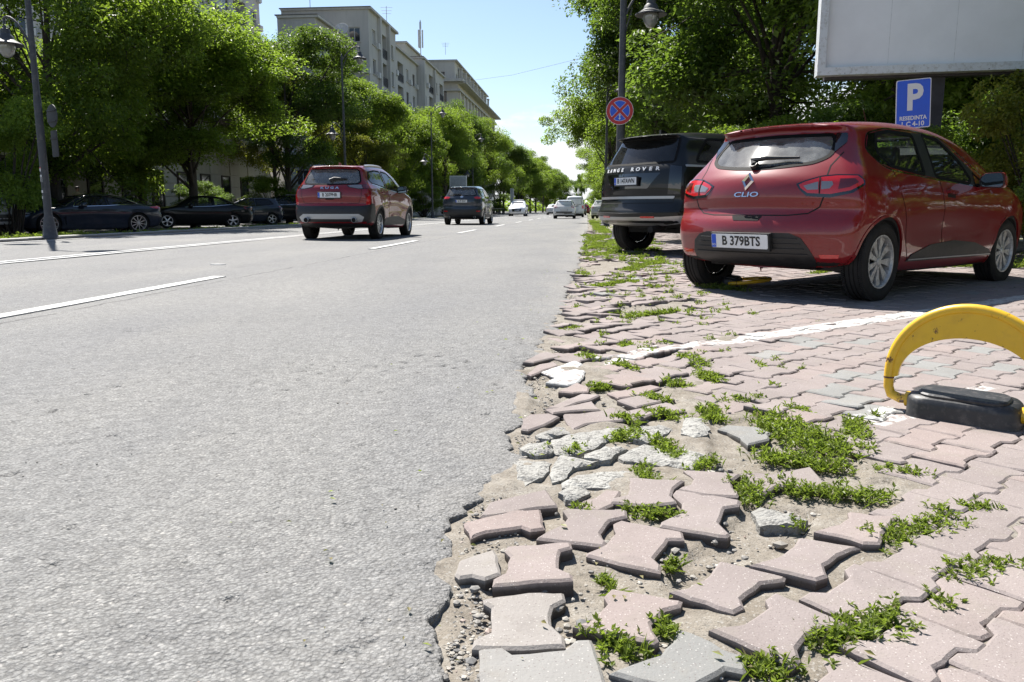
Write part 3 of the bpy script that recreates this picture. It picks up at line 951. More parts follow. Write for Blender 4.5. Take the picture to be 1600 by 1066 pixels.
for k in range(220):
    y = 1.0 + 8 * NR.random() ** 1.6; x = float(xedge(y)) - NR.uniform(.05, 1.6)
    sp.append((x, y, .001, NR.choice([.0018, .0025, .0035])))
stones('gravel', sp, MAT['gravel'])
pb = gnd(1220, 838); stones('gravel', [(pb[0], pb[1], -.020, .016), (gnd(908, 958)[0], gnd(908, 958)[1], -.02, .013), (gnd(762, 1053)[0], gnd(762, 1053)[1], -.01, .012), (gnd(742, 918)[0], gnd(742, 918)[1], -.004, .009)], MAT['gravel'])


# ---- weeds in the joints
def leafmat(name, a, b_, trans=(.18, .34, .03), tw=.45):
    m, n, l, b = new_mat(name)
    nt = m.node_tree
    at = n.new('ShaderNodeAttribute'); at.attribute_name = 'tint'
    c = ramp(nt, at.outputs['Fac'], [(0, a), (.90, b_), (.95, (.26, .22, .12)), (1, (.22, .17, .09))])
    l.new(c, b.inputs['Base Color'])
    b.inputs['Roughness'].default_value = .5
    b.inputs['Specular IOR Level'].default_value = .4
    tr = n.new('ShaderNodeBsdfTranslucent')
    ct = mixc_(nt, at.outputs['Fac'], tuple(q * .6 for q in trans), trans)
    l.new(ct, tr.inputs[0])
    ms = n.new('ShaderNodeMixShader'); ms.inputs[0].default_value = tw
    l.new(b.outputs[0], ms.inputs[1]); l.new(tr.outputs[0], ms.inputs[2])
    l.new(ms.outputs[0], n['Material Output'].inputs[0])
    return m


MAT['weed'] = leafmat('weed_leaf', (.062, .092, .014), (.20, .25, .042), (.30, .42, .045))


def leaf_batch(C, Dr, Ln, Wd, fold=.25):
    """C base points, Dr unit directions, Ln, Wd sizes -> bent two-panel leaves"""
    n = len(C)
    up = np.tile([0, 0, 1.0], (n, 1)) + NR.normal(0, .35, (n, 3))
    sd = np.cross(Dr, up); sd /= np.linalg.norm(sd, axis=1, keepdims=True) + 1e-9
    nm = np.cross(sd, Dr)
    L_, W2 = Ln[:, None], Wd[:, None] / 2
    mid = C + Dr * L_ * .5 + nm * L_ * .06
    V = np.stack([C, mid - sd * W2 + nm * W2 * fold, C + Dr * L_ - nm * L_ * .10, mid + sd * W2 + nm * W2 * fold], 1).reshape(-1, 3)
    k = np.arange(n) * 4
    Fc = np.stack([np.stack([k, k + 1, k + 2], 1), np.stack([k, k + 2, k + 3], 1)], 1).reshape(-1, 3)
    return V, Fc


VV, FF, TT, nb = [], [], [], 0


def add_weed(cx, cy, z, rad, hgt, n, lf=.015, blade=0.1):
    global nb
    ns = max(3, n // 9)
    sx, sy = cx + NR.normal(0, rad * .62, ns), cy + NR.normal(0, rad * .62, ns)
    per = max(1, n // ns)
    az = NR.uniform(0, 6.283, ns); lean = NR.uniform(.1, .95, ns); hh = hgt * NR.uniform(.35, 1.25, ns) ** 1.2
    t = NR.uniform(.15, 1, (ns, per))
    bx = sx[:, None] + np.cos(az)[:, None] * lean[:, None] * hh[:, None] * t
    by = sy[:, None] + np.sin(az)[:, None] * lean[:, None] * hh[:, None] * t
    bz = z + hh[:, None] * t * (1 - lean[:, None] * .45)
    C = np.stack([bx, by, bz], -1).reshape(-1, 3)
    a = NR.uniform(0, 6.283, len(C)); e = NR.uniform(-.15, 1.15, len(C))
    Dr = np.stack([np.cos(a) * np.cos(e), np.sin(a) * np.cos(e), np.sin(e)], -1)
    Ln = lf * NR.uniform(.6, 1.4, len(C)); Wd = Ln * NR.uniform(.28, .48, len(C))
    V, Fc = leaf_batch(C, Dr, Ln, Wd)
    tb = NR.uniform(0, 1)
    tt = np.clip(NR.normal(.30 + .35 * tb, .22, len(C)), 0, .9); tt[NR.random(len(C)) < .035] = .97
    # thin stems
    k = ns
    S0 = np.stack([sx, sy, 0 * sx + z - .005], -1)
    E0 = np.stack([sx + np.cos(az) * lean * hh, sy + np.sin(az) * lean * hh, z + hh * (1 - lean * .45)], -1)
    V2, F2 = leaf_batch(S0, (E0 - S0) / np.linalg.norm(E0 - S0, axis=1, keepdims=True), np.linalg.norm(E0 - S0, axis=1), np.full(k, lf * .14))
    VV.append(V); FF.append(Fc + nb); nb += len(V); TT.append(np.repeat(tt, 4))
    VV.append(V2); FF.append(F2 + nb); nb += len(V2); TT.append(np.where(NR.random(len(V2) // 4) < .3, .97, .7).repeat(4))
    kb = max(1, int(n * NR.choice([.03, .08, .30], p=[.5, .35, .15])))      # grass blades among the leaves, a few of them dry
    B0 = np.stack([cx + NR.normal(0, rad * .6, kb), cy + NR.normal(0, rad * .6, kb), np.full(kb, z - .003)], -1)
    a = NR.uniform(0, 6.283, kb); e = NR.uniform(.35, 1.35, kb)
    V3, F3 = leaf_batch(B0, np.stack([np.cos(a) * np.cos(e), np.sin(a) * np.cos(e), np.sin(e)], -1), lf * NR.uniform(1.4, 3.2, kb), lf * NR.uniform(.12, .2, kb))
    VV.append(V3); FF.append(F3 + nb); nb += len(V3); TT.append(np.where(NR.random(kb) < .25, .98, NR.uniform(.2, .9, kb)).repeat(4))


for (x0, y0, x1, y1, w_) in WEEDS:
    Ls = math.hypot(x1 - x0, y1 - y0)
    k = max(1, int(Ls / max(.02, w_ * .8)) + 1)
    ym = (y0 + y1) / 2
    for q in range(k):
        t = (q + .5) / k
        dense = 1.0 if ym < 3.2 else (.65 if ym < 5 else .5)
        add_weed(x0 + (x1 - x0) * t, y0 + (y1 - y0) * t, -.016, w_ * 1.0, min(.05, .018 + w_ * .42), int(min(300, 40 + 26000 * w_ * w_ * dense * 2.2)), .0135 if ym < 2.2 else .016 + .002 * min(6, ym - 2.2))
for c in cand:                                # sprigs in the open joints of the broken zone
    if c[5] > .12 and c[2] < 22 and RNG.random() < (.16 + .22 * c[5]) * (1.0 if c[2] > 3.0 else .35):
        e = N if RNG.random() < .7 else -N
        g_ = 1 + .35 * max(0, c[2] - 3) ** .7
        add_weed(c[1] + e[0] * .065 + D[0] * RNG.uniform(-.09, .09), c[2] + e[1] * .065 + D[1] * RNG.uniform(-.09, .09), -.014, .022 * g_, .026 * min(2, g_), int(34 * g_), .012 * g_)
    elif c[2] < 9 and RNG.random() < .012:
        add_weed(c[1] + N[0] * .065, c[2] + N[1] * .065, -.01, .018, .022, 26, .012)
o = mesh_obj('weeds', np.vstack(VV), np.vstack(FF), MAT['weed'])
at = o.data.attributes.new('tint', 'FLOAT', 'POINT'); at.data.foreach_set('value', np.concatenate(TT))
tag(o, kind='stuff')
# dead leaves and scraps blown into the gutter
C, Dr = [], []
for k in range(150):
    y = 1.1 + 9 * RNG.random() ** 1.7; x = float(xedge(y)) + RNG.gauss(.12, .28)
    if x > 1.4 + .3 * y: continue
    a = RNG.uniform(0, 6.28); C.append((x, y, .006 if x > float(xedge(y)) - .02 else .008)); Dr.append((math.cos(a), math.sin(a), RNG.uniform(-.05, .25)))
C, Dr = np.array(C), np.array(Dr); Ln = NR.uniform(.006, .022, len(C))
V, Fc = leaf_batch(C, Dr, Ln, Ln * NR.uniform(.3, .6, len(C)))
o = mesh_obj('litter', V, Fc, MAT['weed']); at = o.data.attributes.new('tint', 'FLOAT', 'POINT'); at.data.foreach_set('value', np.repeat(NR.uniform(.95, 1, len(C)), 4)); tag(o, kind='stuff')
print('weeds tris', len(o.data.polygons), 'pavers', len(cand))
# ================================================================== vehicles
# Each body is the surface where a side profile, a plan curve and a cross-section curve meet (rounded), meshed,
# and every panel, pane, lamp and trim is a sheet of its own that follows that surface.

def spline(pts, n=8):
    """closed Catmull-Rom through (x, z[, sharp]) points"""
    out = []
    k = len(pts)
    P = [np.array(p[:2], float) for p in pts]
    sh = [len(p) > 2 for p in pts]
    for i in range(k):
        p0, p1, p2, p3 = P[i - 1], P[i], P[(i + 1) % k], P[(i + 2) % k]
        if sh[i]: p0 = p1 - (p2 - p1)
        if sh[(i + 1) % k]: p3 = p2 + (p2 - p1)
        d1 = max(1e-6, np.linalg.norm(p1 - p0) ** .5); d2 = max(1e-6, np.linalg.norm(p2 - p1) ** .5); d3 = max(1e-6, np.linalg.norm(p3 - p2) ** .5)
        m1 = (p2 - p1) + d2 * ((p1 - p0) / d1 - (p2 - p0) / (d1 + d2)) if not sh[i] else (p2 - p1)
        m2 = (p2 - p1) + d2 * ((p3 - p2) / d3 - (p3 - p1) / (d2 + d3)) if not sh[(i + 1) % k] else (p2 - p1)
        for t in np.arange(n) / n:
            h = (2 * t ** 3 - 3 * t ** 2 + 1, t ** 3 - 2 * t ** 2 + t, -2 * t ** 3 + 3 * t ** 2, t ** 3 - t ** 2)
            out.append(h[0] * p1 + h[1] * m1 + h[2] * p2 + h[3] * m2)
    return np.array(out)


def sdf_poly(P, X, Z):
    p = np.stack([X.ravel(), Z.ravel()], 1)
    d = np.full(len(p), 1e9); s = np.zeros(len(p), bool)
    for i in range(len(P)):
        a, b = P[i - 1], P[i]
        e = b - a
        w = p - a
        t = np.clip((w @ e) / max(1e-12, e @ e), 0, 1)
        d = np.minimum(d, ((w - t[:, None] * e) ** 2).sum(1))
        if a[1] != b[1]:
            c = ((a[1] > p[:, 1]) != (b[1] > p[:, 1])) & (p[:, 0] < (b[0] - a[0]) * (p[:, 1] - a[1]) / (b[1] - a[1]) + a[0])
            s ^= c
    d = np.sqrt(d)
    return np.where(s, -d, d).reshape(X.shape)


def smooth1(pts):
    """smooth lookup curve through (x, v)"""
    xs = np.array([p[0] for p in pts], float); vs = np.array([p[1] for p in pts], float)
    xx = np.linspace(xs[0], xs[-1], 400)
    h = np.diff(xs); dl = np.diff(vs) / h
    m = np.zeros(len(xs))
    for i in range(1, len(xs) - 1):
        if dl[i - 1] * dl[i] > 0:
            w1, w2 = 2 * h[i] + h[i - 1], h[i] + 2 * h[i - 1]
            m[i] = (w1 + w2) / (w1 / dl[i - 1] + w2 / dl[i])
    m[0], m[-1] = dl[0], dl[-1]
    i = np.clip(np.searchsorted(xs, xx, 'right') - 1, 0, len(xs) - 2)
    t = (xx - xs[i]) / h[i]
    v = (2 * t ** 3 - 3 * t ** 2 + 1) * vs[i] + (t ** 3 - 2 * t ** 2 + t) * h[i] * m[i] + (-2 * t ** 3 + 3 * t ** 2) * vs[i + 1] + (t ** 3 - t ** 2) * h[i] * m[i + 1]
    return lambda q: np.interp(q, xx, v)


def sstep(a, b, x):
    t = np.clip((x - a) / (b - a), 0, 1)
    return t * t * (3 - 2 * t)


class Shape:
    def __init__(s, side, W, sec, cab, belt, L, H, rb=.12, fb=.25, crown=.04, r=.07, arches=(), haunch=(), bp=2.2):
        s.L, s.H, s.rb, s.fb, s.crown, s.r, s.arches, s.haunch, s.belt, s.bp = L, H, rb, fb, crown, r, arches, haunch, belt, bp
        s.Wf, s.sec, s.cab = smooth1(W), smooth1(sec), smooth1(cab)
        P = spline(side, 7)
        s.x0, s.z0, s.c = -.35, -.1, .015
        gx = np.arange(s.x0, L + .4, s.c); gz = np.arange(s.z0, H + .4, s.c)
        X, Z = np.meshgrid(gx, gz, indexing='ij')
        s.A = sdf_poly(P, X, Z)

    def side_d(s, x, z):
        u = np.clip((x - s.x0) / s.c, 0, s.A.shape[0] - 1.001); v = np.clip((z - s.z0) / s.c, 0, s.A.shape[1] - 1.001)
        i, j = u.astype(int), v.astype(int); a, b = u - i, v - j
        A = s.A
        return A[i, j] * (1 - a) * (1 - b) + A[i + 1, j] * a * (1 - b) + A[i, j + 1] * (1 - a) * b + A[i + 1, j + 1] * a * b

    def F(s, p, arch=True):
        x, y, z = p[..., 0], np.abs(p[..., 1]), p[..., 2]
        W = s.Wf(x)
        t = np.clip(y / W, 0, 1.3)
        tb = t ** s.bp
        x2 = x - s.rb * tb * (1 - sstep(.1, s.L * .45, x)) + s.fb * tb * sstep(s.L * .55, s.L - .1, x)
        z2 = z + s.crown * t * t * sstep(.55, 1.0, z)
        a = s.side_d(x2, z2)
        g = sstep(s.belt - .02, s.belt + .30, z)
        hw = W * s.sec(z) * (1 + (s.cab(x) - 1) * g)
        for (hx, hz, sx, sz, am) in s.haunch:
            hw = hw + am * np.exp(-((x - hx) / sx) ** 2 - ((z - hz) / sz) ** 2)
        b = (y - hw) * .95
        k = s.r
        h = np.clip(k - np.abs(a - b), 0, None) / k
        f = np.maximum(a, b) + h * h * k * .25
        if arch:
            for (ax, az, ar) in s.arches:
                c = np.maximum(np.sqrt((x - ax) ** 2 + (z - az) ** 2) - ar, .42 - y)
                f = np.maximum(f, -c)
        return f

    def grad(s, p, arch=False, e=.006):
        g = np.zeros_like(p)
        for k in range(3):
            d = np.zeros(3); d[k] = e
            g[..., k] = (s.F(p + d, arch) - s.F(p - d, arch)) / (2 * e)
        return g

    def nrm(s, p):
        g = s.grad(p, False, .012)
        return g / (np.linalg.norm(g, axis=-1, keepdims=True) + 1e-9)

    def bis(s, mk, lo, hi):
        """mk(t)->points; F<0 at lo, >0 at hi"""
        for _ in range(24):
            m = (lo + hi) / 2
            inside = s.F(mk(m), False) < 0
            lo = np.where(inside, m, lo); hi = np.where(inside, hi, m)
        return mk((lo + hi) / 2)

    def proj(s, how, uv, side=1):
        u, v = uv[:, 0], uv[:, 1]
        o = np.zeros(len(u))
        if how == 'side': return s.bis(lambda t: np.stack([u, side * t, v], -1), o, o + 1.3)
        if how == 'rear': return s.bis(lambda t: np.stack([-t, side * u, v], -1), o - s.L * .42, o + .3)
        if how == 'front': return s.bis(lambda t: np.stack([t, side * u, v], -1), o + s.L * .6, o + s.L + .35)
        if how == 'top': return s.bis(lambda t: np.stack([u, side * v, t], -1), o + .45, o + 2.2)
        if how == 'wrap':      # u = angle from the rear axis in degrees
            a = np.radians(u)
            return s.bis(lambda t: np.stack([1.0 - t * np.cos(a), side * t * np.sin(a), v], -1), o, o + 2.0)
        if how == 'wrapf':
            a = np.radians(u)
            return s.bis(lambda t: np.stack([s.L - 1.1 + t * np.cos(a), side * t * np.sin(a), v], -1), o, o + 2.0)

    def mesh(s, cell):
        xs = np.arange(-.25, s.L + .25, cell); ysn = np.arange(cell / 2, 1.25, cell); zs = np.arange(0.02, s.H + .14, cell)
        X, Y, Z = np.meshgrid(xs, ysn, zs, indexing='ij')
        f = s.F(np.stack([X, Y, Z], -1))
        f = np.concatenate([f[:, ::-1], f], 1)
        yy = np.concatenate([-ysn[::-1], ysn])
        inside = f < 0
        nx, ny, nz_ = f.shape
        c8 = [inside[i:nx - 1 + i, j:ny - 1 + j, k:nz_ - 1 + k] for i in (0, 1) for j in (0, 1) for k in (0, 1)]
        cnt = sum(c.astype(np.int8) for c in c8)
        act = (cnt > 0) & (cnt < 8)
        idx = np.full(act.shape, -1); idx[act] = np.arange(act.sum())
        I, J, K = np.nonzero(act)
        acc = np.zeros((len(I), 3)); n = np.zeros(len(I))
        for axis in range(3):
            for a in (0, 1):
                for b in (0, 1):
                    o0 = [0, 0, 0]; o1 = [0, 0, 0]
                    oth = [q for q in range(3) if q != axis]
                    o0[oth[0]] = o1[oth[0]] = a; o0[oth[1]] = o1[oth[1]] = b; o1[axis] = 1
                    f0 = f[I + o0[0], J + o0[1], K + o0[2]]; f1 = f[I + o1[0], J + o1[1], K + o1[2]]
                    cr = (f0 < 0) != (f1 < 0)
                    t = np.where(cr, f0 / np.where(cr, f0 - f1, 1), 0)
                    pt = np.zeros((len(I), 3))
                    pt[:, oth[0]] = a; pt[:, oth[1]] = b; pt[:, axis] = t
                    acc += pt * cr[:, None]; n += cr
        acc /= n[:, None]
        V = np.stack([xs[I] + acc[:, 0] * cell, yy[J] + acc[:, 1] * cell, zs[K] + acc[:, 2] * cell], -1)
        for _ in range(3):
            g = s.grad(V, True, .004)
            fv = s.F(V)
            st = fv[:, None] * g / (np.sum(g * g, -1, keepdims=True) + 1e-6)
            ln = np.linalg.norm(st, axis=1, keepdims=True)
            V = V - st * np.minimum(1, cell * .4 / (ln + 1e-9))
        quads = []
        for axis in range(3):
            oth = [q for q in range(3) if q != axis]
            sl0 = [slice(1, -1)] * 3; sl0[axis] = slice(0, -1)
            sl1 = [slice(1, -1)] * 3; sl1[axis] = slice(1, None)
            a, b = inside[tuple(sl0)], inside[tuple(sl1)]
            cr = a != b
            I, J, K = np.nonzero(cr)
            base = np.stack([I, J, K], 1); base[:, oth[0]] += 1; base[:, oth[1]] += 1
            def at(d0, d1):
                q = base.copy(); q[:, oth[0]] += d0; q[:, oth[1]] += d1
                return idx[q[:, 0], q[:, 1], q[:, 2]]
            q = np.stack([at(-1, -1), at(0, -1), at(0, 0), at(-1, 0)], 1)
            flip = a[cr] if axis != 1 else ~a[cr]
            q = np.where(flip[:, None], q, q[:, ::-1])
            quads.append(q)
        return V, np.vstack(quads)


def resample(poly, step, closed=True):
    out = []
    n = len(poly)
    for i in range(n if closed else n - 1):
        p, q = np.array(poly[i], float), np.array(poly[(i + 1) % n], float)
        k = max(1, int(math.ceil(np.linalg.norm(q - p) / step)))
        for j in range(k): out.append(p + (q - p) * j / k)
    if not closed: out.append(np.array(poly[-1], float))
    return np.array(out)


def rounded(poly, d, n=4):
    """round the corners of a closed outline by a distance d"""
    out = []
    k = len(poly)
    for i in range(k):
        p = np.array(poly[i], float); a = np.array(poly[i - 1], float); b = np.array(poly[(i + 1) % k], float)
        la, lb = np.linalg.norm(a - p), np.linalg.norm(b - p)
        dd = min(d, la * .45, lb * .45)
        p0 = p + (a - p) / la * dd; p1 = p + (b - p) / lb * dd
        for t in np.linspace(0, 1, n): out.append((1 - t) ** 2 * p0 + 2 * t * (1 - t) * p + t * t * p1)
    return np.array(out)


def area2(P): return sum(P[i - 1][0] * P[i][1] - P[i][0] * P[i - 1][1] for i in range(len(P)))


def panel(sh, how, outline, name, mat, parent, off=.004, skirt=.010, step=.05, side=1, rnd=0.0, scale=(1, 1)):
    """a sheet with its own edges that follows the body; outline in (u, v) of the projection"""
    P = np.array([q[:2] for q in outline], float) if rnd == 0 else rounded(outline, rnd)
    sc = np.array([math.pi / 180 * .8, 1.0]) if how.startswith('wrap') else np.array([1.0, 1.0])
    if area2(P) < 0: P = P[::-1]
    Q = resample(P * sc, step)
    n0 = len(Q)
    pts = [Vector(q) for q in Q]
    lo, hi = Q.min(0), Q.max(0)
    gx, gy = np.meshgrid(np.arange(lo[0] + step / 2, hi[0], step), np.arange(lo[1] + step / 2, hi[1], step))
    gx, gy = gx.ravel(), gy.ravel()
    if len(gx):
        ok = inpoly(gx, gy, Q)
        G = np.stack([gx, gy], 1)[ok]
        if len(G):
            d = np.min(np.linalg.norm(G[:, None] - Q[None], axis=2), 1)
            pts += [Vector(q) for q in G[d > step * .45]]
    vo, eo, fo, ov, oe, of = delaunay_2d_cdt(pts, [], [list(range(n0))], 1, 1e-6)
    uv = np.array([tuple(v) for v in vo]) / sc
    B = sh.proj(how, uv, side)
    N_ = sh.nrm(B)
    T = B + N_ * off
    U = B - N_ * skirt
    Fc = [list(f_) for f_ in fo]
    p = [T[q] for q in Fc[0][:3]]
    if np.dot(np.cross(p[1] - p[0], p[2] - p[0]), N_[Fc[0][0]]) < 0: Fc = [f_[::-1] for f_ in Fc]
    ed = set()
    for f_ in Fc:
        for a, b in zip(f_, f_[1:] + f_[:1]): ed.add((a, b))
    rim = [(a, b) for a, b in ed if (b, a) not in ed]
    V = [tuple(v) for v in T]
    m1, m2 = {}, {}
    for a, b in rim:
        for q in (a, b):
            if q not in m1:
                m1[q] = len(V); V.append(tuple(T[q]))
                m2[q] = len(V); V.append(tuple(U[q]))
    nf = len(Fc)
    Fc += [[m1[b], m1[a], m2[a], m2[b]] for a, b in rim]
    me = mesh_from(name, V, Fc, mat)
    me.polygons.foreach_set('use_smooth', np.array([True] * nf + [False] * (len(Fc) - nf)))
    return link(bpy.data.objects.new(name, me), parent)


def stroke(sh, how, line, name, mat, parent, width=.008, off=.002, side=1, step=.04, closed=False, mb=None, sink=.004):
    """a strip of some width along a line on the body"""
    sc = np.array([math.pi / 180 * .8, 1.0]) if how.startswith('wrap') else np.array([1.0, 1.0])
    Q = resample(np.array(line, float)[:, :2] * sc, step, closed) / sc
    B = sh.proj(how, Q, side)
    N_ = sh.nrm(B)
    n = len(B)
    if closed: T = np.roll(B, -1, 0) - np.roll(B, 1, 0)
    else: T = np.gradient(B, axis=0)
    T /= np.linalg.norm(T, axis=1, keepdims=True) + 1e-9
    Sd = np.cross(N_, T)
    w = width / 2
    V = np.concatenate([B - Sd * w - N_ * sink, B - Sd * w + N_ * off, B + Sd * w + N_ * off, B + Sd * w - N_ * sink])
    Fc = []
    for i in range(n if closed else n - 1):
        j = (i + 1) % n
        for a in (0, 1, 2): Fc.append([a * n + i, a * n + j, (a + 1) * n + j, (a + 1) * n + i][::-1])
    if not closed: Fc += [[0, n, 2 * n, 3 * n], [n - 1, 4 * n - 1, 3 * n - 1, 2 * n - 1]]
    if mb is not None:
        mb.add(V, Fc)
        return None
    return mesh_obj(name, V, Fc, mat, parent)


def body(sh, cell, mats, parent, holes=(), dark_z=.0, name='body'):
    V, Q = sh.mesh(cell)
    C = V[Q].mean(1)
    nn = np.cross(V[Q[:, 1]] - V[Q[:, 0]], V[Q[:, 3]] - V[Q[:, 0]])
    nn /= np.linalg.norm(nn, axis=1, keepdims=True) + 1e-12
    g = sh.nrm(C)
    fl = np.sum(nn * g, 1) < 0
    keep = np.ones(len(Q), bool)
    for how, poly in holes:
        P = np.array([q[:2] for q in poly], float)
        a = C[:, 0] if how in ('side', 'top') else np.abs(C[:, 1]); b = C[:, 2] if how != 'top' else C[:, 1]
        if how in ('rear', 'front'): a = C[:, 1]
        ins = inpoly(a, b, P)
        d = np.full(len(a), 9.0)
        for i in range(len(P)):
            p, q = P[i - 1], P[i]; e = q - p
            t = np.clip(((a - p[0]) * e[0] + (b - p[1]) * e[1]) / max(1e-9, e @ e), 0, 1)
            d = np.minimum(d, np.hypot(a - p[0] - t * e[0], b - p[1] - t * e[1]))
        ins &= d > .001
        if how == 'side': ins &= np.abs(g[:, 1]) > .3
        if how == 'rear': ins &= (C[:, 0] < sh.L * .35) & (g[:, 0] < -.15)
        if how == 'front': ins &= (C[:, 0] > sh.L * .5) & (g[:, 0] > .15)
        keep &= ~ins
    mi = np.zeros(len(Q), int)
    for (ax, az, ar) in sh.arches:
        rr = np.sqrt((C[:, 0] - ax) ** 2 + (C[:, 2] - az) ** 2)
        mi[(rr < ar + cell * .9) & (np.abs(C[:, 1]) < .95) & ((np.abs(rr - ar) < cell * .5) | (np.abs(np.abs(C[:, 1]) - .42) < cell)) & (sh.F(C, False) < -.003)] = 1
    mi[(g[:, 2] < -.82) & (C[:, 2] < .5)] = 1
    Q, mi, fl = Q[keep], mi[keep], fl[keep]
    # make the winding agree with the surface away from the arches
    Q = np.where(fl[:, None] & (np.abs(sh.F(V[Q].mean(1), False)) < .01)[:, None], Q[:, ::-1], Q)
    used = np.unique(Q); rm = np.full(len(V), -1); rm[used] = np.arange(len(used))
    return mesh_obj(name, V[used], rm[Q], mats, parent, mi, True)


TEXT_CACHE = {}


def text_mesh(s, size, depth=.002, align='CENTER', shear=0.0, bold=0.0):
    k = (s, size, depth, align, shear, bold)
    if k in TEXT_CACHE: return TEXT_CACHE[k]
    cu = bpy.data.curves.new('lettering', 'FONT')
    cu.body = s; cu.size = size; cu.extrude = depth / 2; cu.align_x = align; cu.align_y = 'CENTER'; cu.shear = shear; cu.offset = bold
    cu.resolution_u = 3
    ob = bpy.data.objects.new('lettering', cu)
    COL.objects.link(ob)
    dg = bpy.context.evaluated_depsgraph_get()
    me = bpy.data.meshes.new_from_object(ob.evaluated_get(dg))
    bpy.data.objects.remove(ob)
    TEXT_CACHE[k] = me
    return me


def letters(s, size, mat, parent, loc, right, up, depth=.002, sx=1.0, name='lettering', shear=0.0, bold=0.0):
    me = text_mesh(s, size, depth, 'CENTER', shear, bold).copy()
    me.materials.clear(); me.materials.append(mat)
    o = link(bpy.data.objects.new(name, me), parent)
    r_, u_ = Vector(right).normalized(), Vector(up).normalized()
    n_ = r_.cross(u_).normalized()
    M = Matrix((r_ * sx, u_, n_)).transposed().to_4x4()
    M.translation = Vector(loc)
    o.matrix_local = M
    return o


# ---- materials of the vehicles
def paintmat(name, col, rough=.32, coat=1.0, flake=0.0, dust=.12, metal=.0):
    m, n, l, b = new_mat(name)
    nt = m.node_tree
    oc = objco(nt)
    d = noise(nt, oc, 5, 8, .7)
    dc = math_(nt, 'MULTIPLY', ramp(nt, d, [(.35, (0, 0, 0)), (.8, (1, 1, 1))]), dust)
    sp = n.new('ShaderNodeSeparateXYZ'); l.new(oc, sp.inputs[0])
    low = n.new('ShaderNodeMapRange'); low.inputs[1].default_value = .75; low.inputs[2].default_value = .2; low.inputs[3].default_value = 0; low.inputs[4].default_value = dust * 1.6
    l.new(sp.outputs[2], low.inputs[0])
    dc = math_(nt, 'ADD', dc, math_(nt, 'MULTIPLY', low.outputs[0], d))
    c = mixc_(nt, dc, tuple(col), (.30, .27, .23))
    l.new(c, b.inputs['Base Color'])
    b.inputs['Metallic'].default_value = metal
    b.inputs['Roughness'].default_value = rough
    b.inputs['Specular IOR Level'].default_value = .2
    b.inputs['Coat Weight'].default_value = coat
    rr = ramp(nt, d, [(.3, (.012, .012, .012)), (.8, (.05, .05, .05))])
    l.new(rr, b.inputs['Coat Roughness'])
    return m


def glassmat(name, tint=(.55, .6, .6), alpha=.75, refl=1.5, dust=.06, rough=.012):
    """thin pane: mirror by Fresnel, otherwise mostly see-through, a film of dust"""
    m, n, l, b = new_mat(name)
    nt = m.node_tree
    n.remove(b)
    fr = n.new('ShaderNodeFresnel'); fr.inputs[0].default_value = refl
    gl = n.new('ShaderNodeBsdfGlossy'); gl.inputs['Roughness'].default_value = rough
    tr = n.new('ShaderNodeBsdfTransparent'); tr.inputs[0].default_value = tuple(tint) + (1,)
    df = n.new('ShaderNodeBsdfDiffuse'); df.inputs[0].default_value = (.35, .35, .33, 1)
    dn = ramp(nt, noise(nt, objco(nt), 9, 8, .7), [(.3, (dust * .4,) * 3), (.8, (dust * 1.6,) * 3)])
    m1 = n.new('ShaderNodeMixShader'); l.new(dn, m1.inputs[0]); l.new(tr.outputs[0], m1.inputs[1]); l.new(df.outputs[0], m1.inputs[2])
    m2 = n.new('ShaderNodeMixShader'); l.new(fr.outputs[0], m2.inputs[0]); l.new(m1.outputs[0], m2.inputs[1]); l.new(gl.outputs[0], m2.inputs[2])
    l.new(m2.outputs[0], n['Material Output'].inputs[0])
    return m


MAT['red'] = paintmat('red_paint', (.185, .003, .006), .42, 1, dust=.025)
MAT['red2'] = paintmat('deep_red_paint', (.195, .002, .006), .38, 1, dust=.02)
MAT['black_paint'] = paintmat('black_paint', (.0035, .004, .0042), .45, .5, dust=.004)
MAT['navy_paint'] = paintmat('navy_paint', (.018, .024, .040), .25, 1, dust=.05)
MAT['slate_paint'] = paintmat('slate_paint', (.030, .038, .052), .25, 1, dust=.06)
MAT['white_paint'] = paintmat('white_paint', (.72, .73, .74), .3, 1, dust=.06)
MAT['silver_paint'] = paintmat('silver_paint', (.45, .46, .47), .35, 1, dust=.06)
MAT['trim'] = plain('black_plastic', (.016, .016, .017), .5, var=.3, vscale=14, bumpv=.1, bscale=260)
MAT['seal'] = plain('window_seal', (.006, .006, .006), .7, spec=.15)
MAT['rubber'] = plain('rubber', (.014, .014, .014), .75, var=.35, vscale=8, spec=.3)
MAT['under'] = plain('underbody', (.008, .008, .008), .9)
MAT['gloss_black'] = plain('gloss_black', (.006, .006, .007), .06, coat=1)
MAT['seam'] = plain('panel_gap', (.004, .004, .004), .9)
MAT['chrome'] = plain('chrome', (.75, .75, .76), .12, metal=1)
MAT['mirror'] = plain('mirror_silver', (.30, .32, .32), .05, metal=1)
MAT['alloy'] = plain('alloy', (.60, .61, .62), .33, metal=.85, var=.15, vscale=9)
MAT['hubcap'] = plain('hubcap', (.50, .50, .49), .42, metal=.4, var=.22, vscale=14, grime=(.12, .10, .08))
MAT['satin'] = plain('satin_silver', (.40, .41, .42), .38, metal=.6)
MAT['glass'] = glassmat('car_glass', (.62, .68, .66))
MAT['tint'] = glassmat('tinted_glass', (.10, .11, .115), dust=.03)
MAT['rear_glass'] = glassmat('rear_glass', (.45, .50, .50), refl=1.9, dust=.36, rough=.05)
MAT['lamp_red'] = plain('red_lens', (.50, .010, .012), .12, coat=1)
MAT['lamp_dark'] = plain('dark_red_lens', (.10, .004, .006), .10, coat=1)
MAT['lamp_clear'] = plain('clear_lens', (.24, .23, .235), .12, coat=1, metal=.3)
MAT['head'] = plain('headlamp', (.55, .57, .6), .1, coat=1, metal=.4)
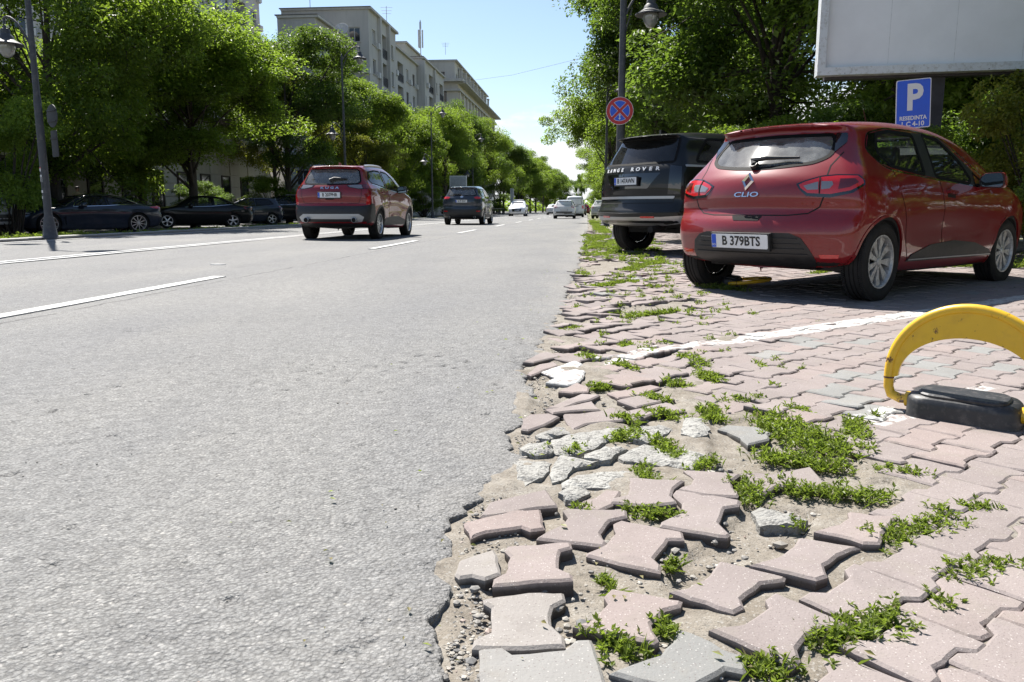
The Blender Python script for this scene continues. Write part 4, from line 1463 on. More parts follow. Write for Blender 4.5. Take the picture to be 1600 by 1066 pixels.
MAT['plate'] = plain('plate_white', (.72, .73, .73), .4)
MAT['plate_blue'] = plain('plate_blue', (.02, .09, .55), .4)
MAT['plate_ink'] = plain('plate_ink', (.012, .012, .012), .5)
MAT['seat'] = plain('seat_cloth', (.07, .07, .075), .9, var=.3)
MAT['orange'] = plain('amber_lens', (.7, .2, .02), .15, coat=1)


def tyremat():
    m, n, l, b = new_mat('tyre_rubber')
    nt = m.node_tree
    oc = objco(nt)
    c = ramp(nt, noise(nt, oc, 9, 6, .65), [(.3, (.013, .013, .013)), (.75, (.030, .028, .026))])
    l.new(c, b.inputs['Base Color'])
    b.inputs['Roughness'].default_value = .85
    b.inputs['Specular IOR Level'].default_value = .25
    return m


MAT['tyre'] = tyremat()

WHEELS = {}


def wheel_meshes(rad, wid, rim, style, blocks=True):
    """meshes (drum, tyre, rim) with the axle along Y and the outer face at +Y"""
    key = (rad, wid, rim, style)
    if key in WHEELS: return WHEELS[key]
    h = wid / 2
    t = MB()
    sw = rad - rim
    prof = [(rim * .99, -h * .80), (rim + sw * .25, -h * .97), (rim + sw * .6, -h * 1.0), (rad - .018, -h * .92), (rad - .005, -h * .80)]
    g = [-.52, -.48, -.18, -.14, .14, .18, .48, .52]
    for k, q in enumerate(g): prof.append((rad - (.010 if k % 4 in (1, 2) else 0.0), h * q)) if False else None
    for q in (-.55, -.17, .17, .55):
        prof += [(rad, h * (q - .05)), (rad - .009, h * (q - .03)), (rad - .009, h * (q + .03)), (rad, h * (q + .05))]
    prof += [(rad - .005, h * .80), (rad - .018, h * .92), (rim + sw * .6, h * 1.0), (rim + sw * .25, h * .97), (rim * .99, h * .80)]
    n = 56
    t.lathe(prof, axis='Y', n=n)
    if blocks:                                   # tread blocks stand proud of the carcass in angled pairs
        for k in range(n * 2):
            a = 2 * math.pi * k / (n * 2)
            for s_ in (-1, 1):
                M = Matrix.Rotation(-a, 3, 'Y')
                c = M @ Vector((rad + .001, s_ * h * .70, 0))
                t.box(c, (.012, h * .26, 2 * math.pi * rad / (n * 2) * .62), M=M @ Matrix.Rotation(s_ * .35, 3, 'X'))
    tm = t.mesh('tyre', MAT['tyre'], False)
    bm = bmesh.new(); bm.from_mesh(tm); bmesh.ops.recalc_face_normals(bm, faces=bm.faces); bm.to_mesh(tm); bm.free()
    r_ = MB()
    r_.lathe([(rim * 1.0, h * .80), (rim * 1.015, h * .90), (rim * .965, h * .90), (rim * .93, h * .72), (rim * .90, h * .1), (rim * .88, -h * .7)], axis='Y', n=40)
    r_.lathe([(rim * .17, h * .50), (rim * .17, h * .70), (rim * .13, h * .76), (.0005, h * .77)], axis='Y', n=20)
    ns = {'cover': 9, 'five': 5, 'ten': 10, 'seven': 7}[style]
    for k in range(ns):
        a0 = 2 * math.pi * k / ns
        M = Matrix.Rotation(-a0, 3, 'Y')
        if style == 'cover':
            P = [(.15, -.055), (.55, -.14), (.95, -.21), (.96, -.02), (.95, .15), (.55, .07), (.15, .05)]
        elif style == 'five':
            P = [(.14, -.10), (.55, -.10), (.95, -.17), (.95, .17), (.55, .10), (.14, .10)]
        elif style == 'ten':
            P = [(.14, -.04), (.95, -.055), (.95, .055), (.14, .04)]
        else:
            P = [(.14, -.06), (.6, -.07), (.95, -.12), (.95, .12), (.6, .07), (.14, .06)]
        V = []
        for dep in (0.0, .018):
            for (u, w) in P:
                yy = h * (.72 - .10 * math.sin(min(1, u) * 2.6)) - dep
                V.append(M @ Vector((u * rim, yy, w * rim)))
        k_ = len(P)
        Fc = [list(range(k_)), list(range(k_, 2 * k_))[::-1]] + [[i, (i + 1) % k_, k_ + (i + 1) % k_, k_ + i][::-1] for i in range(k_)]
        r_.add(V, Fc)
        if style in ('five', 'ten'):
            pass
    for k in range(5):
        a0 = 2 * math.pi * (k + .5) / 5
        r_.lathe([(.008, h * .70), (.008, h * .765), (.0005, h * .77)], (rim * .10 * math.cos(a0) * .0 + rim * .24 * math.cos(a0), -h * .12, rim * .24 * math.sin(a0)), 'Y', 8)
    rm = r_.mesh('rim', MAT['hubcap' if style == 'cover' else 'alloy'])
    bm = bmesh.new(); bm.from_mesh(rm); bmesh.ops.recalc_face_normals(bm, faces=bm.faces)
    bm.to_mesh(rm); bm.free()
    d = MB()
    d.lathe([(.0005, h * .30), (rim * .62, h * .30), (rim * .64, h * .26), (rim * .64, h * .1), (rim * .86, -h * .1), (rim * .86, -h * .6), (.0005, -h * .6)], axis='Y', n=24)
    dm = d.mesh('wheel', MAT['under'])
    WHEELS[key] = (dm, tm, rm)
    return WHEELS[key]


def wheels(root, xr, xf, track, rad, wid, rim, style, steer=0.0):
    dm, tm, rm = wheel_meshes(rad, wid, rim, style)
    for x in (xr, xf):
        for s_ in (1, -1):
            w = link(bpy.data.objects.new('wheel', dm), root)
            w.location = (x, s_ * track, rad - .004)
            w.rotation_euler = (RNG.uniform(0, 6.28) * 0, RNG.uniform(0, 6.28), (0 if s_ > 0 else math.pi) + (steer if x == xf else 0))
            w.rotation_mode = 'XYZ'
            link(bpy.data.objects.new('tyre', tm), w)
            link(bpy.data.objects.new('rim', rm), w)


def number_plate(root, loc, right, up, txt, w=.52, h=.112, band=True, frame=True, tsz=.098, tsx=.66):
    r_, u_ = Vector(right).normalized(), Vector(up).normalized()
    n_ = r_.cross(u_).normalized()
    M = Matrix((r_, u_, n_)).transposed().to_4x4(); M.translation = Vector(loc)
    f = MB()
    if frame:
        f.prism([(-w / 2 - .012, -h / 2 - .022), (w / 2 + .012, -h / 2 - .022), (w / 2 + .012, h / 2 + .010), (-w / 2 - .012, h / 2 + .010)], -.03, .004, M)
    pl = MB(); pl.prism(rounded([(-w / 2, -h / 2), (w / 2, -h / 2), (w / 2, h / 2), (-w / 2, h / 2)], .012).tolist(), -.01, .009, M)
    p = pl.build('number_plate', MAT['plate'], root)
    if frame: f.build('plate_holder', MAT['trim'], p)
    if band:
        b = MB(); b.prism([(-w / 2 + .003, -h / 2 + .003), (-w / 2 + .045, -h / 2 + .003), (-w / 2 + .045, h / 2 - .003), (-w / 2 + .003, h / 2 - .003)], .008, .0105, M)
        b.build('plate_band', MAT['plate_blue'], p)
    if txt:
        letters(txt, tsz, MAT['plate_ink'], p, Vector(loc) + n_ * .0105 + r_ * (.018 if band else 0), r_, u_, .002, tsx, bold=.0022)
        if band: letters('RO', .026, MAT['plate'], p, Vector(loc) + n_ * .0115 - r_ * (w / 2 - .024) - u_ * h * .28, r_, u_, .001, .9)
    return p


def seats(root, xs, z0=.30, w=.24, gap=.36, bench=None):
    m = MB()
    for x in xs:
        for s_ in (1, -1):
            y = s_ * gap
            m.prism(rounded([(x - .05, y - w), (x + .5, y - w), (x + .5, y + w), (x - .05, y + w)], .08).tolist(), z0, z0 + .22, bev=.04)
            Mx = Matrix.Translation((x - .03, y, z0 + .18)) @ Matrix.Rotation(R(-14), 4, 'Y')
            m.prism(rounded([(-.07, -w), (.07, -w), (.07, w), (-.07, w)], .05).tolist(), 0, .58, Mx, bev=.04)
            m.prism(rounded([(-.05, -.13), (.05, -.13), (.05, .13), (-.05, .13)], .04).tolist(), .62, .80, Mx, bev=.03)
    if bench:
        Mx = Matrix.Translation((bench, 0, z0 + .05)) @ Matrix.Rotation(R(-16), 4, 'Y')
        m.prism(rounded([(-.07, -.62), (.07, -.62), (.07, .62), (-.07, .62)], .05).tolist(), 0, .56, Mx, bev=.04)
        for y in (-.38, .38): m.prism(rounded([(-.045, -.13), (.045, -.13), (.045, .13), (-.045, .13)], .03).tolist(), .58, .74, Mx, bev=.03)
    return m.build('seat', MAT['seat'], root, True)


def window_set(sh, root, polys, how, glass, sides=(1, -1), frame_w=.030, rnd=.03, step=.06, gap_mat=None):
    """panes with a black frame strip; returns the cut-outs for the body"""
    holes = []
    for poly in polys:
        P = rounded(poly, rnd)
        for s_ in sides:
            g = panel(sh, how, P, 'window', MAT[glass], root, off=-.001, skirt=.001, step=step, side=s_)
            stroke(sh, how, P, 'frame', MAT['seal'], g, frame_w, .0035, s_, closed=True, sink=.012)
        holes.append((how, P))
    return holes


def mirror(root, at, foot, s_, mat, sc0=1.0, glass=True):
    mi = MB()
    P = rounded([(-.115, -.075), (.115, -.06), (.125, .03), (.08, .085), (-.10, .09), (-.125, .0)], .04) * sc0
    Mm = Matrix.Translation(at) @ Matrix(((0, 0, 1, 0), (-s_, 0, 0, 0), (0, 1, 0, 0), (0, 0, 0, 1)))
    V, Fc = [], []
    for (zz, sc) in ((-.02, .93), (-.012, 1.0), (.05, 1.0), (.11, .86), (.15, .5), (.155, .01)):
        V += [Mm @ Vector((p[0] * sc, p[1] * sc, zz)) for p in P]
    k = len(P)
    for a in range(5): Fc += [[a * k + i, a * k + (i + 1) % k, (a + 1) * k + (i + 1) % k, (a + 1) * k + i] for i in range(k)]
    mi.add(V, Fc)
    A, B = Vector(foot), Vector(at)
    mi.tube([A, A.lerp(B, .6) + Vector((.02, 0, -.02)), B + Vector((.04, 0, -.03))], [.04, .03, .03], 8)
    mo = mi.build('door_mirror', mat, root, True)
    if glass:
        gm = MB(); gm.prism((P * .88).tolist(), -.021, -.014, Mm); gm.build('mirror_glass', MAT['mirror'], mo)
        tr = MB(); tr.prism((P * 1.0).tolist(), -.018, -.010, Mm); tr.build('mirror_shell', MAT['trim'], mo)
    return mo


def arch_lips(sh, root, mat, dark, w=.020):
    for (ax, az, ar) in sh.arches:
        for s_ in (1, -1):
            a0 = math.asin(min(.9, max(-.9, (az - .20) / ar)))
            an = np.linspace(-a0, math.pi + a0, 40)
            o = stroke(sh, 'side', [(ax + (ar + .004) * math.cos(a), az + (ar + .004) * math.sin(a)) for a in an], 'arch_lip', mat, root, w, .004, s_, sink=.05)
            stroke(sh, 'side', [(ax + (ar - w * .75) * math.cos(a), az + (ar - w * .75) * math.sin(a)) for a in an], 'arch_liner', dark, o, w * 1.1, -.012, s_, sink=.16)


def place_car(root, x, y, bearing, z=0.0):
    """rear centre on the ground, heading given clockwise from the road direction"""
    root.location = (x, y, z)
    root.rotation_euler = (0, 0, R(90 - bearing))
# ---------------------------------------------------------------- red hatchback in the bay
def red_hatchback():
    L, H = 4.06, 1.43
    side = [(.02, .42), (.0, .50), (.015, .60), (.07, .70), (.06, .80), (.085, .93), (.16, 1.03), (.30, 1.17), (.425, 1.325), (.31, 1.355, 1), (.42, 1.380), (.9, 1.418), (1.45, 1.430), (1.95, 1.408), (2.35, 1.325), (2.75, 1.17), (3.05, 1.035), (3.30, .985), (3.7, .88), (3.93, .74), (4.03, .60), (4.06, .45), (4.03, .27), (3.92, .19), (3.4, .185), (1.2, .19), (.5, .22), (.16, .27), (.05, .33)]
    W = [(-.3, .60), (0, .74), (.10, .78), (.30, .825), (.62, .856), (1.1, .856), (1.7, .85), (2.6, .852), (3.2, .862), (3.6, .84), (3.85, .77), (4.06, .66), (4.4, .55)]
    sec = [(0, .90), (.2, .93), (.32, .965), (.5, .99), (.68, 1.0), (.80, .995), (.92, .965), (1.0, .93), (1.15, .86), (1.3, .78), (1.40, .71), (1.47, .64), (1.8, .5)]
    cab = [(-.3, .80), (.15, .83), (.5, .90), (1.0, .97), (1.6, 1.0), (2.4, 1.0), (3.0, .97), (4.4, .9)]
    sh = Shape(side, W, sec, cab, .93, L, H, rb=.20, fb=.32, crown=.045, r=.085,
               arches=((.62, .305, .345), (3.21, .305, .345)),
               haunch=((.60, .62, .38, .30, .018), (3.22, .55, .35, .25, .012), (1.9, .50, .8, .12, -.020), (1.9, .72, 1.2, .07, .006)))
    root = empty('red_hatchback')
    tag(root, 'dusty dark red hatchback parked at an angle on the pavers, seen from behind', 'car')
    door_r = [(.98, .98), (1.16, .93), (1.84, .885), (1.85, 1.30), (1.60, 1.345), (1.25, 1.33)]
    win_r = [(.70, 1.13), (.80, 1.035), (1.36, .985), (1.38, 1.315), (1.0, 1.322), (.78, 1.29)]
    win_f = [(1.56, .972), (2.22, .928), (2.30, .97), (2.16, 1.12), (1.86, 1.30), (1.57, 1.328)]
    qtr = [(2.36, .925), (2.62, .915), (2.38, 1.03)]
    dlo = [(.56, 1.15), (.66, 1.04), (.80, 1.0), (1.5, .952), (2.7, .895), (2.55, 1.02), (2.2, 1.19), (1.9, 1.325), (1.45, 1.352), (.95, 1.345), (.66, 1.29)]
    holes = window_set(sh, root, [win_r, win_f], 'side', 'glass', frame_w=.03, rnd=.035)
    for s_ in (1, -1): stroke(sh, 'side', rounded(dlo, .05), 'window_surround', MAT['gloss_black'], root, .012, .003, s_, closed=True)
    pil = [(1.365, .975), (1.57, .962), (1.575, 1.338), (1.375, 1.33)]
    for s_ in (1, -1):
        panel(sh, 'side', pil, 'pillar_cover', MAT['trim'], root, .0022, .01, .06, s_)
        panel(sh, 'side', [(.575, 1.15), (.66, 1.055), (.80, 1.02), (.70, 1.13), (.78, 1.30), (.68, 1.285)], 'pillar_cover', MAT['gloss_black'], root, .0022, .01, .06, s_)
        panel(sh, 'side', [(2.22, .92), (2.36, .91), (2.40, 1.04), (2.1, 1.2), (1.88, 1.325), (1.84, 1.31), (2.16, 1.12), (2.30, .97)], 'pillar_cover', MAT['trim'], root, .0022, .01, .06, s_)
    window_set(sh, root, [qtr], 'side', 'tint', frame_w=.02, rnd=.01)
    rear = [(-.53, 1.11), (-.44, 1.055), (-.22, 1.032), (0, 1.022), (.22, 1.032), (.44, 1.055), (.53, 1.11), (.515, 1.20), (.475, 1.275), (0, 1.285), (-.475, 1.275), (-.515, 1.20)]
    holes += window_set(sh, root, [rear], 'rear', 'rear_glass', sides=(1,), frame_w=.032, rnd=.05)
    # the window's black corner blades
    for s_ in (1, -1):
        panel(sh, 'rear', [(.515, 1.20), (.54, 1.13), (.585, 1.21), (.56, 1.285), (.485, 1.285)], 'glass_blade', MAT['gloss_black'], root, .006, .01, .03, s_, .01)
    ws = [(-.60, 1.06), (.60, 1.06), (.53, 1.33), (.45, 1.38), (-.45, 1.38), (-.53, 1.33)]
    holes += window_set(sh, root, [ws], 'front', 'glass', sides=(1,), frame_w=.05, rnd=.03)
    body(sh, .022, [MAT['red'], MAT['under']], root, holes)
    seats(root, (1.75,), .28, bench=.95)
    mb = MB(); mb.box((2.55, 0, .82), (.5, 1.25, .22)); mb.box((1.9, 0, .24), (2.8, 1.3, .04)); mb.box((.62, 0, .62), (.5, 1.1, .03)); mb.build('dashboard', MAT['seat'], root)
    # doors stand 3 mm proud with real shut lines
    fd = [(1.80, .285), (2.84, .285), (2.93, .42), (2.98, .70), (2.70, .885), (1.62, .945), (1.70, .6)]
    rd = [(1.02, .42), (1.10, .30), (1.775, .288), (1.68, .6), (1.60, .945), (.90, .985), (.80, 1.0), (.82, .85), (.93, .66)]
    for s_ in (1, -1):
        for P in (fd, rd):
            d = panel(sh, 'side', P, 'door', MAT['red'], root, .0030, .01, .05, s_, .02)
            stroke(sh, 'side', rounded(P, .02), 'shut_line', MAT['seam'], d, .012, .0008, s_, closed=True)
            pass; hx = 2.02 if P is fd else 1.05
            if P is fd: panel(sh, 'side', [(1.72, .835), (1.90, .826), (1.90, .853), (1.72, .865)], 'handle', MAT['red'], d, .030, .0, .03, s_, .012)
            if P is fd: stroke(sh, 'side', [(1.73, .82), (1.89, .812)], 'handle_recess', MAT['seam'], d, .03, .004, s_)
        sill = [(1.06, .285), (2.90, .275), (2.80, .335), (2.45, .405), (2.0, .435), (1.5, .41), (1.15, .34)]
        pl = panel(sh, 'side', sill, 'sill_moulding', MAT['trim'], root, .010, .01, .05, s_, .02)
        stroke(sh, 'side', [(1.10, .300), (2.85, .288)], 'bright_strip', MAT['satin'], pl, .008, .014, s_)
        # fuel flap only on the right
        if s_ == -1:
            fl = [(.66, .80), (.83, .80), (.83, .95), (.66, .95)]
            panel(sh, 'side', fl, 'fuel_flap', MAT['red'], root, .0015, .01, .05, s_, .03)
        # tail lamps wrap the corner
        out = [(27.8, .802), (37, .790), (45, .822), (50.3, .885), (50.4, .915), (48.3, .958), (40, .962), (33.5, .953), (27, .922), (23.0, .895), (24.5, .855)]
        lamp = panel(sh, 'wrap', out, 'tail_lamp', MAT['gloss_black'], root, .003, .012, .03, s_, .006)
        panel(sh, 'wrap', [(28.2, .825), (37, .815), (44.5, .842), (49.5, .892), (49.4, .918), (47.6, .946), (40, .950), (33.5, .941), (27, .910), (24.3, .888), (25.2, .862)], 'red_lens', MAT['lamp_red'], lamp, .007, .004, .025, s_, .005)
        panel(sh, 'wrap', [(28.0, .848), (32.4, .850), (32.4, .907), (29.5, .894), (26.3, .878)], 'clear_lens', MAT['lamp_clear'], lamp, .010, .003, .02, s_, .004)
        panel(sh, 'wrap', [(33.6, .850), (36.8, .856), (38.2, .885), (37.8, .908), (33.6, .909)], 'clear_lens', MAT['lamp_clear'], lamp, .010, .003, .02, s_, .006)
        panel(sh, 'wrap', [(40.0, .850), (44, .864), (47.5, .90), (46.2, .926), (40.8, .926)], 'dark_lens', MAT['lamp_dark'], lamp, .010, .003, .02, s_, .006)
        stroke(sh, 'wrap', [(33.0, .82), (33.0, .945)], 'lamp_split', MAT['seam'], lamp, .008, .012, s_)
        panel(sh, 'wrap', [(34.8, .335), (41.4, .338), (41.6, .366), (34.0, .364)], 'reflector', MAT['lamp_red'], root, .004, .01, .03, s_, .006)
    # tailgate shut line, handle recess, emblem and name
    gate = [(-.60, 1.135), (-.565, 1.03), (-.575, .93), (-.59, .82), (-.555, .72), (-.48, .672), (-.34, .657), (.34, .657), (.48, .672), (.555, .72), (.59, .82), (.575, .93), (.565, 1.03), (.60, 1.135)]
    stroke(sh, 'rear', gate, 'tailgate_gap', MAT['seam'], root, .010, .0012)
    panel(sh, 'rear', [(-.115, .615), (.115, .615), (.14, .650), (-.14, .650)], 'tailgate_handle', MAT['seam'], root, .002, .01, .03, 1, .01)
    c = sh.proj('rear', np.array([[.03, .922]]))[0]; nrm = sh.nrm(np.array([c]))[0]
    u_ = Vector((0, 0, 1)); n_ = Vector(nrm); r_ = u_.cross(n_).normalized(); u_ = n_.cross(r_).normalized()
    M = Matrix((r_, u_, n_)).transposed().to_4x4(); M.translation = Vector(c)
    em = MB()
    o_ = [(0, .078), (.058, .0), (0, -.078), (-.058, 0)]; i_ = [(0, .040), (.026, .0), (0, -.040), (-.026, 0)]
    mid = [(0, .060), (.042, 0), (0, -.060), (-.042, 0)]
    V = [M @ Vector((p[0], p[1], z)) for pts, z in ((o_, .0), (o_, .006), (mid, .020), (i_, .008), (i_, .0)) for p in pts]
    Fc = [[a * 4 + k, a * 4 + (k + 1) % 4, (a + 1) * 4 + (k + 1) % 4, (a + 1) * 4 + k][::-1] for a in range(4) for k in range(4)]
    em.add(V, Fc); em.build('emblem', MAT['chrome'], root)
    c = sh.proj('rear', np.array([[.025, .817]]))[0]
    letters('CLIO', .058, MAT['chrome'], root, Vector(c) + n_ * .004, r_, u_, .006, 1.75, 'model_name', bold=.001)
    # lower bumper insert in black plastic
    ins = [(-33.4, .313), (-29.8, .411), (-26.5, .487), (-21.5, .522), (21.5, .522), (26.5, .500), (31, .443), (33.4, .313), (34.5, .235), (-34.5, .235)]
    bi = panel(sh, 'wrap', ins, 'bumper_insert', MAT['trim'], root, .006, .012, .05, 1, .02)
    for z in (.48, .44, .40, .36):
        stroke(sh, 'wrap', [(-25 - (0.48 - z) * 40, z), (25 + (.48 - z) * 40, z)], 'bumper_rib', MAT['trim'], bi, .008, .013)
    number_plate(root, (-.024, .012, .452), (0, -1, 0), (-.16, 0, 1), 'B 379BTS', tsz=.104, tsx=.86)
    # lip of the bumper, wiper, mirrors, aerial, exhaust
    w = MB()
    c = np.array([sh.proj('rear', np.array([[y, z]]))[0] for y, z in ((.03, 1.045), (.06, 1.068), (-.06, 1.078), (-.32, 1.085))])
    nn = sh.nrm(c)
    w.tube([c[0] + nn[0] * .02, c[1] + nn[1] * .035, c[2] + nn[2] * .04, c[3] + nn[3] * .022], [.030, .024, .018, .010], 8)
    w.tube([c[0] + nn[0] * .0, c[0] + nn[0] * .035], .035, 10)
    w.build('rear_wiper', MAT['trim'], root)
    for s_ in (1, -1): mirror(root, (2.42, s_ * .945, .955), (2.52, s_ * .79, .905), s_, MAT['red'], .86)
    a = MB(); a.tube([(1.95, 0, 1.44), (1.83, 0, 1.62)], [.006, .003], 6); a.tube([(2.0, 0, 1.43), (1.94, 0, 1.46)], [.03, .012], 8); a.build('aerial', MAT['trim'], root)
    ax = MB(); ax.box((.62, 0, .27), (.12, 1.3, .12)); ax.build('axle', MAT['under'], root)
    hl = [(22, .70), (38, .74), (52, .80), (60, .86), (50, .84), (36, .80), (22, .77)]
    for s_ in (1, -1): panel(sh, 'wrapf', hl, 'headlamp', MAT['head'], root, .004, .01, .04, s_, .01)
    stroke(sh, 'side', [(.75, 1.40), (2.0, 1.40)], 'roof_gutter', MAT['seam'], root, .008, .001, 1) if False else None
    arch_lips(sh, root, MAT['red'], MAT['under'])
    wheels(root, .62, 3.21, .752, .305, .195, .205, 'cover', R(-2))
    return root, sh


clio, SH_CLIO = red_hatchback()
place_car(clio, 1.249, 6.488, 44.7)
# ---------------------------------------------------------------- the other vehicles
def car_from(sp):
    sh = Shape(sp['side'], sp['W'], sp['sec'], sp['cab'], sp['belt'], sp['L'], sp['H'], sp.get('rb', .15), sp.get('fb', .3), sp.get('crown', .04), sp.get('r', .09),
               tuple((x, sp['wh'][3], sp['wh'][3] + .045) for x in sp['wh'][:2]), sp.get('haunch', ()), sp.get('bp', 2.2))
    root = empty(sp['name'])
    tag(root, sp['label'], sp.get('cat', 'car'), sp.get('group'))
    lod = sp.get('lod', 0)
    st = .06 if lod == 0 else .12
    fw = sp.get('fw', .035)
    holes = window_set(sh, root, sp['win'], 'side', sp.get('glass', 'tint'), frame_w=fw, rnd=.03, step=st)
    holes += window_set(sh, root, [sp['rear']], 'rear', sp.get('rglass', 'rear_glass'), sides=(1,), frame_w=fw, rnd=.05, step=st)
    holes += window_set(sh, root, [sp['front']], 'front', sp.get('glass', 'tint'), sides=(1,), frame_w=fw, rnd=.05, step=st)
    if lod > 1: holes = []
    P = MAT[sp['paint']]
    body(sh, sp.get('cell', .03), [P, MAT['under']], root, holes)
    if lod < 2 and holes: seats(root, (sp['L'] * .44,), sp['H'] * .22, bench=sp['L'] * .26)
    for (how, out, name, mat, off, both) in sp.get('panels', ()):
        for s_ in ((1, -1) if both else (1,)):
            panel(sh, how, out, name, P if mat == 'paint' else MAT[mat], root, off, .012, st, s_, .012)
    for (how, line, name, mat, w, off, both) in sp.get('strokes', ()):
        for s_ in ((1, -1) if both else (1,)):
            stroke(sh, how, line, name, MAT[mat], root, w, off, s_)
    for D_ in sp.get('doors', ()):
        for s_ in (1, -1):
            d = panel(sh, 'side', D_[0], 'door', P, root, .003, .01, st * 1.2, s_, .03)
            stroke(sh, 'side', rounded(D_[0], .03), 'shut_line', MAT['seam'], d, .012, .001, s_, closed=True)
            if len(D_) > 1: panel(sh, 'side', D_[1], 'handle', MAT[D_[2]] if len(D_) > 2 else P, d, .028, 0, .04, s_, .01)
    clad = MAT[sp['clad']] if sp.get('clad') else P
    arch_lips(sh, root, clad, MAT['under'], sp.get('lip', .022))
    for s_ in (1, -1):
        m_ = sp['mirror']
        mirror(root, (m_[0], s_ * m_[1], m_[2]), (m_[0] + .10, s_ * (m_[1] - .17), m_[2] - .05), s_, P if sp.get('mpaint', True) else MAT['trim'], 1.05, lod == 0)
    for (how, z, txt, up) in sp.get('plates', ()):
        c = sh.proj(how, np.array([[0.0, z]]))[0]
        sgn = -1 if how == 'rear' else 1
        number_plate(root, (c[0] + sgn * .03, 0, z), (0, sgn, 0), (up * -sgn, 0, 1), txt, band=lod == 0 or bool(txt), tsx=.84, tsz=.10)
    if sp.get('extra'): sp['extra'](root, sh)
    w = sp['wh']
    wheels(root, *w)
    return root, sh


MAT['letter_silver'] = plain('letter_silver', (.62, .63, .64), .5, metal=.15)
SEC_SUV = [(0, .90), (.25, .93), (.45, .975), (.7, 1.0), (.95, .995), (1.08, .97), (1.2, .925), (1.4, .83), (1.55, .755), (1.65, .70), (1.8, .62)]
CAB0 = [(-.3, .84), (.2, .88), (.6, .93), (1.2, .98), (1.8, 1.0), (2.6, 1.0), (3.2, .97), (4.8, .9)]


def esc_extra(root, sh):
    a = MB()
    a.prism([(0, 0), (.16, 0), (.03, .055), (.0, .055)], -.015, .015, Matrix.Translation((.80, 0, 1.655)) @ Matrix.Rotation(R(90), 4, 'X'))
    a.build('shark_fin', P_('red2'), root)
    for s_ in (1, -1):
        e = MB()
        e.lathe([(.047, -.0), (.05, -.02), (.058, -.015), (.058, .16)], (.02, s_ * .56, .435), 'X', 18)
        eo = e.build('exhaust', MAT['satin'], root)
        e = MB(); e.lathe([(.050, -.012), (.001, .0)], (.02, s_ * .56, .435), 'X', 18); e.build('pipe_bore', MAT['seam'], eo)
    c = sh.proj('rear', np.array([[0.0, 1.125]]))[0]
    n_ = Vector(sh.nrm(np.array([c]))[0]); r_ = Vector((0, 0, 1)).cross(n_).normalized(); u_ = n_.cross(r_)
    letters('K U G A', .07, MAT['chrome'], root, Vector(c) + n_ * .006, r_, u_, .008, 1.7, 'model_name', bold=.003)
    w = MB()
    q = np.array([sh.proj('rear', np.array([[y, z]]))[0] for y, z in ((.02, 1.27), (-.08, 1.31), (-.36, 1.315))]); nn = sh.nrm(q)
    w.tube([q[0] + nn[0] * .025, q[1] + nn[1] * .04, q[2] + nn[2] * .02], [.045, .035, .014], 8)
    w.build('rear_wiper', MAT['trim'], root)


def P_(k): return MAT[k]


